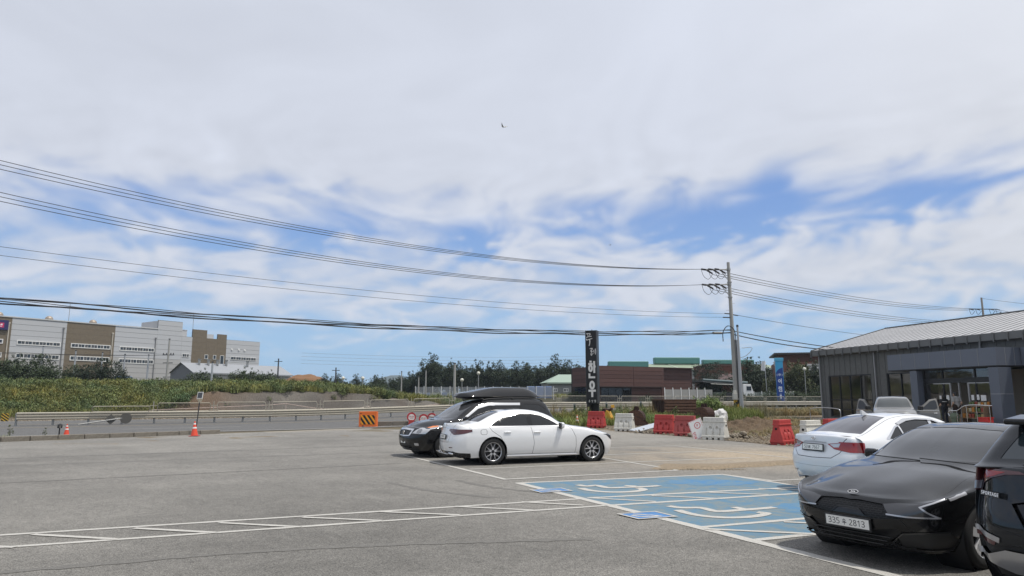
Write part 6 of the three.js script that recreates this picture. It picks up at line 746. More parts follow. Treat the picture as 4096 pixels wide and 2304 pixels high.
{ // big grey and brown factory on the left
  const g = thing('factory_building', 'large grey and brown panelled factory with white ribbon windows on the left hill', 'building', [-121.4, 4.6, -165], Math.atan2(0.8134, 0.58)), y = (v) => v - 4.6;
  const grey = std([0.52, 0.525, 0.535], 0.6), brown = std([0.21, 0.165, 0.11], 0.7, 0, { map: texSoft }), greyLow = std([0.44, 0.43, 0.415], 0.7), skirt = std([0.13, 0.13, 0.12], 0.8);
  const seg = (x0, x1, yt, mat, low) => { const cuts = []; for (let h = 0; h < yt; h += 1.35) cuts.push(h); // panel courses with recessed joints
    mesh('wall_backing', [box(x1 - x0, yt, 0.3, (x0 + x1) / 2, yt / 2, -0.35)], skirt, g);
    for (let i = 0; i < cuts.length; i++) { const a = cuts[i], b = Math.min(yt, a + 1.35); if (b - a < 0.1) continue; mesh('wall_panel', [uvm(box(x1 - x0 - 0.02, b - a - (mat === brown ? 0.012 : 0.06), 0.25, (x0 + x1) / 2, (a + b) / 2, -0.13), 0.12)], low && b < low ? greyLow : mat, g); } };
  seg(-22, -8, y(21.1), grey); seg(-8, 2.6, y(21.1), brown); seg(2.6, 14.68, y(21.0), grey, y(13.7)); seg(14.68, 26.5, y(21), brown); seg(26.5, 38, y(20.9), grey, y(13.6)); seg(38, 45.1, y(23.6), grey, y(13.6)); seg(45.1, 48.3, y(19.5), grey); seg(48.3, 52.8, y(21.8), brown); seg(52.8, 56.3, y(19.45), brown); seg(56.3, 59.3, y(20.95), brown); seg(59.3, 71, y(19.5), grey);
  mesh('core', [box(59, y(20.6), 26, 8.5, y(20.6) / 2, -13.6), box(33, y(19.2), 26, 54.5, y(19.2) / 2, -13.7), box(7, y(23.4), 9, 41.55, y(23.4) / 2, -5.1)], std([0.43, 0.43, 0.43], 0.7), g);
  mesh('roof_edge', [box(60, 0.25, 0.5, 8, y(21.1), -0.1)], std([0.6, 0.6, 0.58], 0.5), g);
  mesh('stair_head', [box(3.2, 2.1, 5, 46.9, y(20.6), -6), box(3.5, 0.2, 5.2, 46.8, y(21.7), -6)], grey, g); mesh('roof_room', [box(3.5, 1.4, 4, 54.4, y(20.2), -4)], grey, g);
  const P = [paneA, paneB, paneB, paneA, paneC];
  for (const [a, b, c, d] of [[4.0, 13.6, 14.57, 15.65], [4.0, 13.6, 11.3, 12.53], [15.95, 25.6, 14.55, 15.68], [15.95, 25.6, 11.3, 12.52], [27.95, 37.4, 14.45, 15.6], [27.95, 37.4, 11.12, 12.36], [-3.6, 1.15, 14.6, 15.7], [-3.6, 1.15, 11.35, 12.5]]) winStrip(g, a, b, y(c), y(d), 0.05, b - a > 6 ? 12 : 6, frameW, P, 0.2);
  winStrip(g, 60.9, 69.8, y(13.44), y(14.43), 0.05, 10, frameW, P); winStrip(g, 45.5, 47.6, y(13.54), y(14.54), 0.05, 3, frameW, P); winStrip(g, 52.4, 53.5, y(13.3), y(14.6), 0.05, 1, frameW, P); winStrip(g, 55.1, 56.1, y(13.3), y(14.6), 0.05, 1, frameW, P); winStrip(g, 57.4, 58.7, y(11.8), y(14.6), 0.05, 1, frameW, P);
  for (const [x, t, m] of [[2.0, 19.6, 0], [13.95, 19.2, 1], [25.9, 18.9, 0], [37.5, 18.4, 1]]) mesh('downpipe', [box(0.2, y(t), 0.2, x, y(t) / 2, 0.12), box(0.45, 0.35, 0.3, x, y(t), 0.12)], m ? std([0.2, 0.2, 0.2], 0.6) : std([0.55, 0.5, 0.42], 0.6), g);
  for (const x of [0.4, 11.2, 21.6]) mesh('roof_vent', [place(new THREE.SphereGeometry(0.95, 14, 8), x, y(21.35), -2).scale(1, 1, 1), cyl(0.7, 0.7, 0.7, 12, x, y(21.2), -2)].map((q) => q), std([0.36, 0.3, 0.24], 0.5, 0.4), g);
  for (const x of [61.2, 63.6, 65.6]) mesh('round_vent', [cyl(0.28, 0.28, 0.2, 14, x, y(16.6), 0.1, Math.PI / 2)], frameW, g);
  for (const [x, h] of [[16.5, 5], [50.5, 6]]) mesh('antenna', [rod([x, y(20.5), -4], [x, y(21) + h, -4], 0.07, 5)], M.galv, g);
  const tx = canvasTex(160, 128, (c, w, h) => { c.fillStyle = '#28235c'; c.fillRect(0, 0, w, h); c.fillStyle = '#c42a63'; c.fillRect(0, 34, 118, 66); c.strokeStyle = '#f2eef0'; han(c, '넨', 62, 48, 42, 38, 8); han(c, '나', 4, 48, 42, 36, 8); }); const s = mesh('wall_sign', [box(3.4, 2.3, 0.4, 0.1, y(19.0), 0.25)], std([0.02, 0.016, 0.1], 0.5), g); mesh('sign_print', [place(new THREE.PlaneGeometry(3.3, 2.2), 0.1, y(19.0), 0.46)], std([1, 1, 1], 0.5, 0, { map: tx }), s);
}
{ // low warehouse with pale grey roof
  const g = thing('warehouse', 'low warehouse with pale grey sloping roof in front of the factory', 'building', [-63.3, 3.6, -140], Math.atan2(0.798, 0.603)), L = 22.6, e = 3.3, r = 5.4, D = 9;
  const pos = [[0, e, 0.4], [L, e, 0.4], [L, r, -D / 2], [0, r, -D / 2], [L, e, -D], [0, e, -D]].flat(); mesh('roof', [tri([-0.4, e, 0.5, L + 0.4, e, 0.5, L + 0.4, r, -D / 2, -0.4, r, -D / 2], [0, 1, 2, 0, 2, 3]), tri([-0.4, r, -D / 2, L + 0.4, r, -D / 2, L + 0.4, e, -D, -0.4, e, -D], [0, 1, 2, 0, 2, 3]), box(L + 0.8, 0.3, 0.12, L / 2, e - 0.15, 0.5)], std([0.30, 0.31, 0.325], 0.55), g);
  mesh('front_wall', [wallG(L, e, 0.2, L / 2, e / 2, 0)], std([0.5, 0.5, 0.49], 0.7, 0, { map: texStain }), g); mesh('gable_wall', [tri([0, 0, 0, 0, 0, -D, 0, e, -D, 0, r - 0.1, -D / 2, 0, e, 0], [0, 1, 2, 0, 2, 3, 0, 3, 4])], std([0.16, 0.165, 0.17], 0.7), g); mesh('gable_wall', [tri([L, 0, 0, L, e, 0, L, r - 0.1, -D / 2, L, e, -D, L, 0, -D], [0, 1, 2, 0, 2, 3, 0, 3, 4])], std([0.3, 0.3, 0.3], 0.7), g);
  mesh('downpipe', [box(0.18, e, 0.18, 0.5, e / 2, 0.25)], M.galv, g); for (const x of [3, 5, 7, 9, 14]) mesh('roof_vent', [cyl(0.25, 0.25, 1.0, 10, x, r + 0.1, -D / 2 + 1), cyl(0.4, 0.3, 0.25, 10, x, r + 0.7, -D / 2 + 1)], M.galv, g);
}
{ // brown boarded showroom across the road
  const g = thing('showroom', 'brown boarded low building with dark windows across the road', 'building', [12, 1.2, -99], Math.atan2(0.458, 0.889)), L = 17, H = 5.0, dep = 7, tones = [0, 1, 2].map((k) => std([0.098 + k * 0.012, 0.046 + k * 0.006, 0.038 + k * 0.005], 0.7, 0, { map: texSoft }));
  mesh('core', [box(L - 0.1, H - 0.05, dep - 0.2, L / 2, H / 2, -dep / 2 - 0.1)], std([0.035, 0.025, 0.022], 0.8), g);
  const rows = 9, bh = H / rows; for (let i = 0; i < rows; i++) { const y0 = i * bh, up = y0 > 2.1; if (up) { for (const [a, b] of [[-0.4, 5.8], [5.83, 11.3], [11.33, L]]) mesh('board', [uvm(box(b - a - 0.02, bh - 0.035, 0.1, (a + b) / 2, y0 + bh / 2, a < 11 ? 0.55 : 0.0))], tones[i % 3], g); mesh('board', [uvm(box(0.1, bh - 0.035, 6.4, -0.45, y0 + bh / 2, -2.6))], tones[(i + 1) % 3], g); } else for (const [a, b] of [[-0.02, 0.4], [5.8, 11.3], [11.33, L]]) mesh('board', [uvm(box(b - a - 0.02, bh - 0.035, 0.1, (a + b) / 2, y0 + bh / 2, 0))], tones[(i + 2) % 3], g); }
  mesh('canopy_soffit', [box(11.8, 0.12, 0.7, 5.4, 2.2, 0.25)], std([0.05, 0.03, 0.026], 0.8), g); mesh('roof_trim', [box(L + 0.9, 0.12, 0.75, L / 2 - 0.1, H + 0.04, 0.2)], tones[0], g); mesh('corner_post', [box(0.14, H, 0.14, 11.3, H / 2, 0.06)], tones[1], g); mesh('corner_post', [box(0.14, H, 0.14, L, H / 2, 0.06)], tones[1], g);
  const w = mesh('window', [box(5.2, 0.12, 0.16, 3.1, 2.05, 0.0), box(5.2, 0.12, 0.16, 3.1, 0.1, 0), box(0.12, 1.9, 0.16, 0.5, 1.08, 0), box(0.12, 1.9, 0.16, 5.7, 1.08, 0)], M.black, g); for (const x of [1.15, 2.45, 3.75, 5.05]) mesh('pane', [box(1.22, 1.85, 0.04, x, 1.08, -0.02)], M.glassDark, w); for (const x of [1.0, 3.0, 5.0]) mesh('side_window', [box(0.06, 1.9, 1.8, -0.02, 1.1, -x)], M.glassDark, g);
}
{ // small green-roofed hall left of the showroom
  const g = thing('green_roof_hall', 'small grey hall with pale green roof left of the brown building', 'building', [6.6, 1.6, -128], 0.12), L = 12, e = 3.0, r = 4.6; mesh('wall', [wallG(L, e, 8, L / 2, e / 2, -4)], std([0.3, 0.31, 0.31], 0.7, 0, { map: texStain }), g); mesh('roof', [tri([-0.4, e, 0.5, L, e, 0.5, L, r, -4, -0.4 + 3, r, -4], [0, 1, 2, 0, 2, 3]), tri([-0.4, e, 0.5, 2.6, r, -4, -0.4, e, -8], [0, 1, 2]), box(L + 0.4, 0.25, 0.1, L / 2 - 0.2, e - 0.08, 0.5)], std([0.3, 0.38, 0.31], 0.6), g); for (const x of [1.2, 3.2, 5.2, 7.2]) winStrip(g, x - 0.45, x + 0.45, 1.3, 2.0, 0.06, 3, frameW, [paneA]);
}
{ // green factory roofs behind
  const green = std([0.33, 0.40, 0.29], 0.6, 0, { map: texStain }), teal = std([0.07, 0.2, 0.185], 0.5), wall = std([0.42, 0.43, 0.43], 0.7, 0, { map: texStain });
  const g = thing('green_roof_factory', 'long factory hall with pale green roof and teal ridge vents', 'building', [27, 1.6, -150], 0.05), L = 32; mesh('wall', [wallG(L, 6.3, 24, L / 2, 3.15, -12)], wall, g); mesh('roof', [tri([-0.5, 6.3, 0.6, L + 0.5, 6.3, 0.6, L + 0.5, 8.0, -12, -0.5, 8.0, -12], [0, 1, 2, 0, 2, 3]), tri([-0.5, 8, -12, L + 0.5, 8, -12, L + 0.5, 6.3, -24, -0.5, 6.3, -24], [0, 1, 2, 0, 2, 3])], green, g); for (const x of [3, 9, 15, 21]) mesh('roof_light', [tri([x, 6.36, 0.55, x + 0.35, 6.36, 0.55, x + 0.35, 8.05, -11.9, x, 8.05, -11.9], [0, 1, 2, 0, 2, 3])], std([0.5, 0.55, 0.45], 0.6), g);
  mesh('ridge_vent', [rbox(10.5, 1.5, 1.8, 0.25, 11.2, 8.7, -10.5)], teal, g); mesh('ridge_vent', [rbox(12, 1.0, 1.6, 0.2, 23.5, 8.5, -11.5)], teal, g); for (const x of [2.4, 3.2]) winStrip(g, x, x + 0.7, 3.4, 4.2, 0.06, 2, frameW, [paneA]);
  const g2 = thing('teal_vent_hall', 'hall whose teal ridge vent shows above the brown building', 'building', [18.5, 1.6, -146], 0.05); mesh('wall', [wallG(11.5, 5.6, 10, 5.7, 2.8, -5)], wall, g2); mesh('roof', [tri([-0.4, 5.6, 0.5, 12, 5.6, 0.5, 12, 6.2, -5, -0.4, 6.2, -5], [0, 1, 2, 0, 2, 3]), tri([-0.4, 6.2, -5, 12, 6.2, -5, 12, 5.6, -10, -0.4, 5.6, -10], [0, 1, 2, 0, 2, 3])], green, g2); mesh('ridge_vent', [rbox(8.6, 1.3, 1.6, 0.2, 6.5, 7.35, -4)], teal, g2);
}
{ // brick office and gatehouse
  const brick = std([0.21, 0.095, 0.07], 0.85, 0, { map: texDirt }), tile = std([0.10, 0.065, 0.062], 0.8, 0, { map: texSoft }), pink = std([0.33, 0.17, 0.13], 0.8, 0, { map: texSoft });
  const a = thing('brick_block', 'plain red brick block behind the gatehouse', 'building', [33.6, 1.5, -122], 0.0); mesh('wall', [wallG(8.2, 5.9, 8, 4.1, 2.95, -4)], brick, a); mesh('parapet', [box(8.4, 0.25, 8.2, 4.1, 5.95, -4)], std([0.12, 0.07, 0.055], 0.8), a);
  const h = thing('gatehouse', 'pink gatehouse with low brown hipped roof', 'building', [31.4, 1.6, -115], 0.0), L = 7.8; mesh('wall', [wallG(L - 1.0, 3.1, 4, L / 2, 1.55, -2.5)], pink, h); mesh('roof', [tri([-0.2, 3.15, 0.2, L + 0.2, 3.15, 0.2, L - 2.2, 4.2, -2.4, 2.6, 4.2, -2.4], [0, 1, 2, 0, 2, 3]), tri([-0.2, 3.15, 0.2, 2.6, 4.2, -2.4, -0.2, 3.15, -5], [0, 1, 2]), tri([L + 0.2, 3.15, 0.2, L + 0.2, 3.15, -5, L - 2.2, 4.2, -2.4], [0, 1, 2])], tile, h); mesh('eave_board', [box(L + 0.4, 0.2, 0.1, L / 2, 3.07, 0.22)], std([0.5, 0.42, 0.36], 0.7), h); winStrip(h, 5.2, 6.3, 1.4, 2.4, -0.44, 2, M.black, [paneA]); winStrip(h, 1.2, 2.8, 1.2, 2.4, -0.44, 3, M.black, [paneA]);
  const b = thing('brick_factory', 'large red brick building with flat roof near the shop', 'building', [53, 1.6, -141], -0.28); mesh('wall', [wallG(22, 7.3, 14, 11, 3.65, -7)], brick, b); mesh('upper_wall', [wallG(21, 1.7, 12, 11.2, 8.1, -7.5)], brick, b); mesh('roof_edge', [box(22.6, 0.3, 14.5, 11, 9.05, -7)], std([0.07, 0.06, 0.055], 0.8), b); mesh('lower_annexe', [wallG(7, 5.2, 3, 4.2, 2.6, 1.5)], std([0.42, 0.40, 0.36], 0.8), b); winStrip(b, 5.5, 11.5, 5.2, 6.9, 0.08, 6, frameW, [std([0.4, 0.4, 0.39], 0.3), paneC]);
}
// blue sign tower, flags, lamps, small things across the road
{ const g = thing('blue_sign_tower', 'blue sign tower with white Korean letters across the road', 'sign', [37.95, 1.3, -100], -0.3); const tx = canvasTex(128, 700, (c, w, h) => { c.fillStyle = '#3aa4d2'; c.fillRect(0, 0, w, h); c.fillStyle = '#123f8c'; c.beginPath(); c.moveTo(0, h); c.lineTo(0, 210); c.bezierCurveTo(20, 150, 70, 120, 122, 110); c.lineTo(w, h); c.fill(); c.strokeStyle = c.fillStyle = '#e9eef2'; c.font = 'bold 44px sans-serif'; c.fillText('(', 14, 250); c.fillText(')', 98, 250); han(c, '주', 36, 218, 52, 38, 6); han(c, '이', 30, 300, 66, 92, 12); han(c, '렘', 30, 440, 66, 92, 11); c.fillRect(46, 570, 34, 8); c.fillRect(46, 590, 34, 26); c.fillRect(46, 626, 34, 26); });
  mesh('tower', [rbox(1.0, 5.7, 0.55, 0.03, 0, 2.85, 0)], std([0.05, 0.33, 0.58], 0.5), g); mesh('tower_cap', [rbox(1.2, 0.45, 0.7, 0.04, 0, 5.92, 0)], std([0.09, 0.42, 0.62], 0.5), g); mesh('sign_print', [place(new THREE.PlaneGeometry(0.98, 5.6), 0, 2.85, 0.279)], std([1, 1, 1], 0.5, 0, { map: tx }), g); }
[[37.5, 'left'], [39.0, 'right']].forEach(([x, w], i) => { const g = thing('flagpole', w + ' flagpole with a limp white flag beside the blue sign tower', 'flagpole', [x, 1.6, -104], 0, 'white flags'); mesh('pole_shaft', [rod([0, 0, 0], [-0.15, 5.7, 0], 0.045, 6)], M.poleSteel, g); const f = new THREE.PlaneGeometry(0.6, 1.4, 6, 10), p = f.attributes.position; for (let k = 0; k < p.count; k++) p.setZ(k, 0.12 * Math.sin(p.getX(k) * 9 + p.getY(k) * 2)); f.computeVertexNormals(); mesh('flag', place(f, i ? 0.15 : -0.35, 4.9, 0, 0, 0, i ? 0.35 : -0.2), std([0.7, 0.7, 0.7], 0.8, 0, { side: THREE.DoubleSide }), g); });
function globeLamp(label, x, z, top) { const y = groundY(x, z), g = thing('globe_lamp', label, 'street lamp', [x, y, z]); mesh('pole_shaft', [rod([0, 0, 0], [0, top - y - 0.2, 0], 0.06, 8)], M.galv, g); mesh('globe', [ball(0.26, 16, 0, top - y, 0)], std([0.68, 0.66, 0.56], 0.4), g); }
globeLamp('white globe lamp by the trees near the shop corner', 43.2, -104, 6.05); globeLamp('shorter globe lamp before the wood left of the roof box', -7.37, -104, 4.44); globeLamp('taller globe lamp before the wood above the roof box', -4.94, -104, 5.43); globeLamp('left small globe lamp on the grassy ridge', -24.9, -104, 4.7); globeLamp('right small globe lamp on the grassy ridge', -22.0, -104, 4.7);
function plainPole(name, label, x, z, top, r, mat, extra) { const y = groundY(x, z) - 0.1, g = thing(name, label, 'pole', [x, y, z]); mesh('pole_shaft', [rod([0, 0, 0], [0, top - y, 0], r * 1.25, 10, r * 0.8)], mat, g); mesh('pole_cap', [cyl(r, r, 0.15, 8, 0, top - y, 0)], M.steelDark, g); if (extra) extra(g, top - y); return g; }
plainPole('concrete_pole', 'plain pale concrete pole standing behind the median fence near the van', -7.0, -86, 6.0, 0.16, M.pole); plainPole('lamp_pole', 'bare pale post standing in front of the grassy bank', -33.0, -77.5, 5.7, 0.11, M.poleSteel);
[[-16.28, 5.65, 'first'], [-13.75, 4.9, 'second'], [-12.7, 5.9, 'third']].forEach(([x, t, w]) => plainPole('grey_post', w + ' slim grey post from the left before the wood', x, -104, t, 0.1, M.pole));
[[-76.9, 10.2, 'beside the brown wall at far left'], [-71.5, 9.5, 'left of the first brown factory bay'], [-67.1, 9.2, 'at the middle of the brown factory bay'], [-63.4, 8.9, 'left of the ribbon windows near the block'], [-59.5, 8.8, 'right of the ribbon windows near the block']].forEach(([x, t, w]) => plainPole('net_post', 'slim grey net post ' + w, x, -115, t, 0.13, M.poleSteel));
plainPole('utility_pole', 'distant utility pole with cross arms before the factory block', -56.3, -115, 11.4, 0.15, M.pole, (g, h) => { for (const [y, w] of [[h - 2.6, 1.9], [h - 3.9, 1.6], [h - 6.2, 1.2]]) mesh('cross_arm', [box(w, 0.12, 0.12, 0, y, 0)], M.steelDark, g); for (const x of [-0.8, -0.3, 0.4, 0.8]) mesh('insulator', [cyl(0.08, 0.08, 0.25, 8, x, h - 2.4, 0)], M.insul, g); });
for (const [x, t, l] of [[-39.2, 8.3, 'over the warehouse roof'], [-29.5, 6.8, 'right of the warehouse']]) plainPole('utility_pole', 'small distant utility pole ' + l, x, -118, t, 0.12, M.steelDark, (g, h) => mesh('cross_arm', [box(1.3, 0.1, 0.1, 0, h - 0.4, 0)], M.steelDark, g));
{ const pt = (i) => [[-122, 10.6, -108], [-56.3, 8.7, -115]][i]; for (const k of [0, 1, 2]) { const p = []; for (let i = 0; i <= 16; i++) { const w = i / 16; p.push([lerp(-122, -56.3 + k * 0.4, w), lerp(11.2 + k * 0.25, 8.75, w) - 4 * 0.9 * w * (1 - w), lerp(-108, -115, w)]); } one('thin_wire', ['lowest', 'middle', 'highest'][k] + ' faint wire strung before the factory', 'wire', tube(p, 0.018, 40, 4), M.wire, [0, 0, 0], 0, 'factory wires'); } for (const k of [0, 1, 2, 3]) { const p = []; for (let i = 0; i <= 16; i++) { const w = i / 16; p.push([lerp(-60, 26, w), 11.6 + k * 1.0 - 4 * 0.8 * w * (1 - w) + w * 1.5, lerp(-200, -240, w)]); } one('thin_wire', ['lowest', 'second', 'third', 'highest'][k] + ' faint far wire low over the wood', 'wire', tube(p, 0.03, 40, 4), std([0.25, 0.27, 0.3], 0.8), [0, 0, 0], 0, 'far wires over the wood'); } }
// white post fence with blue wrapped bales behind it
{ const g = thing('yard_fence', 'wire mesh fence on white posts before the wood', 'fence', [-14.2, 1.6, -104]); for (let k = 0; k < 17; k++) mesh('fence_post', [box(0.09, 2.0, 0.09, k * 1.27, 0.95, 0)], M.white, g); const al = noiseTex(16, (u, v, x, y) => { const b = x < 4 || y < 4 ? 255 : 0; return [b, b, b]; }, false, 120, 10); mesh('wire_mesh', [place(new THREE.PlaneGeometry(20.4, 1.5), 10.16, 1.1, 0)], std([0.5, 0.52, 0.54], 0.6, 0, { alphaMap: al, transparent: true, side: THREE.DoubleSide }), g);
  const blue = [0, 1].map((k) => std([0.09 + k * 0.03, 0.15 + k * 0.03, 0.30 + k * 0.04], 0.45)), q = rng(31); for (let k = 0; k < 15; k++) { const x = -12.8 + k * 1.3, w = 1.05 + q() * 0.15, h = k > 11 ? 2.2 : 1.0 + q() * 0.3; if (k === 6 || k === 7) continue; one('wrapped_bale', k > 11 ? ['left', 'middle', 'right'][k - 12] + ' of three tall blue wrapped stacks by the brown building' : 'low blue wrapped bale behind the white post fence, ' + ['first', 'second', 'third', 'fourth', 'fifth', 'sixth', '', '', 'seventh', 'eighth', 'ninth', 'tenth'][k] + ' from left', 'bale', [rbox(w, h, 1.1, 0.12, 0, h / 2, 0)], blue[k % 2], [x, 1.35, -106.2], (q() - 0.5) * 0.3, k > 11 ? 'tall blue wrapped stacks' : 'low blue wrapped bales'); }
  const fl = thing('side_fence', 'low white post fence in front of the hedge by the blue sign', 'fence', [35.2, 1.5, -103]); for (let k = 0; k < 6; k++) mesh('fence_post', [box(0.1, 1.3, 0.1, k * 1.15, 0.65, 0)], M.white, fl); mesh('wire_mesh', [place(new THREE.PlaneGeometry(5.7, 1.0), 2.87, 0.65, 0)], std([0.5, 0.55, 0.5], 0.6, 0, { alphaMap: al, transparent: true, side: THREE.DoubleSide }), fl);
  const fw = thing('plank_fence', 'grey panel fence right of the brown building', 'fence', [21.8, 1.4, -98.5], 0.35); for (let k = 0; k < 6; k++) { mesh('fence_panel', [uvm(box(1.25, 1.5, 0.05, k * 1.32, 0.85, 0))], std([0.34, 0.34, 0.33], 0.8, 0, { map: texStain }), fw); mesh('fence_post', [box(0.08, 1.9, 0.1, k * 1.32 - 0.66, 0.9, 0.05)], M.white, fw); } }
{ const g = thing('crane_truck', 'white truck with long boom parked by the gatehouse', 'truck', [34.2, 1.55, -103.6], 0.1); mesh('cab', [place(prism([[-0.1, 0.5], [1.3, 0.5], [1.3, 1.2], [1.0, 2.2], [-0.1, 2.2]], 1.8, 0.05), -0.6, 0, -0.9)], M.white, g); mesh('windscreen', [box(0.05, 0.8, 1.5, 0.62, 1.65, 0, 0, 0, 0.28)], M.glassDark, g); mesh('cab_window', [box(0.7, 0.6, 0.04, 0.1, 1.65, 0.96)], M.glassDark, g); mesh('bed', [box(4.5, 0.5, 1.9, -3.0, 0.85, 0)], std([0.1, 0.12, 0.1], 0.7), g); mesh('boom', [rod([0.2, 2.5, 0.3], [-6.5, 2.9, 0.3], 0.18, 6)], std([0.12, 0.16, 0.17], 0.6), g); mesh('boom_lattice', [rod([0.2, 2.2, 0.3], [-6.5, 2.6, 0.3], 0.06, 5), rod([-0.5, 2.1, 0.7], [-5.5, 2.3, 0.7], 0.05, 5)], M.galv, g); for (const x of [0.3, -2.8, -4.2]) mesh('wheel', [cyl(0.45, 0.45, 1.7, 18, x, 0.45, 0, Math.PI / 2)], M.rubber, g); }
{ const g = thing('a_frame_board', 'dark A frame board leaning behind the median fence', 'sign', [30.9, 1.2, -99.5], 0.3); mesh('board', [box(1.0, 1.3, 0.05, -0.4, 0.7, 0)], M.black, g); mesh('leg', [rod([0.2, 0, 0.2], [0.5, 1.5, 0], 0.035, 4)], M.white, g); mesh('leg', [rod([1.0, 0, 0], [0.5, 1.5, 0], 0.035, 4)], M.white, g); }
one('shed_roof', 'dark lean-to roof beside the brown building', 'shed', [box(8.5, 0.25, 4, 4, 3.05, -2), box(0.15, 3, 0.15, 0.5, 1.5, -0.2), box(0.15, 3, 0.15, 7.8, 1.5, -0.2)], std([0.05, 0.05, 0.05], 0.7), [26.5, 1.3, -108]);
{ const g = thing('parked_van', 'small blue vehicle parked by the factory wall', 'car', [-63.0, 3.4, -112], 0.4); mesh('body', [place(prism([[0, 0.3], [2.6, 0.3], [2.6, 1.2], [2.2, 1.75], [0.2, 1.75], [0, 1.2]], 1.5, 0.06), 0, 0, -0.7)], std([0.05, 0.13, 0.33], 0.4), g); mesh('window', [box(1.9, 0.4, 0.04, 1.2, 1.4, 0.88)], M.glassDark, g); for (const x of [0.6, 2.1]) mesh('wheel', [cyl(0.28, 0.28, 1.6, 14, x, 0.28, 0.05, Math.PI / 2)], M.rubber, g); }
{ const g = new THREE.SphereGeometry(1, 40, 20, 0, 6.3, 0, Math.PI / 2), p = g.attributes.position; for (let i = 0; i < p.count; i++) { const x = p.getX(i), y = p.getY(i), z = p.getZ(i), f = 1 + 0.10 * fbm3(x * 2, y * 2, z * 2, 4); p.setXYZ(i, x * 5 * f, Math.pow(Math.max(0, y), 1.2) * 2.6 * f, z * 4 * f); } g.computeVertexNormals(); one('sand_pile', 'orange brown sand pile on the ridge right of the warehouse', 'sand pile', uvm(g, 0.3), std([0.31, 0.18, 0.10], 0.95, 0, { map: texDirt }), [-37.9, 3.5, -130]); }
{ const g = new THREE.PlaneGeometry(1300, 500, 90, 30).rotateX(-Math.PI / 2), p = g.attributes.position; for (let i = 0; i < p.count; i++) { const x = p.getX(i), z = p.getZ(i), q = Math.exp(-((x / 95) ** 2)), q2 = Math.exp(-(((x - 160) / 300) ** 2)); p.setY(i, (62 * q + 34 * q2 + 9 * fbm2(x * 0.012, z * 0.012, 4)) * Math.exp(-((z / 150) ** 2)) - 6); } g.computeVertexNormals(); const m = struct('hills', uvm(g, 0.02), std([0.05, 0.075, 0.04], 0.95, 0, { map: texRock })); m.position.set(-430, 0, -2500); }

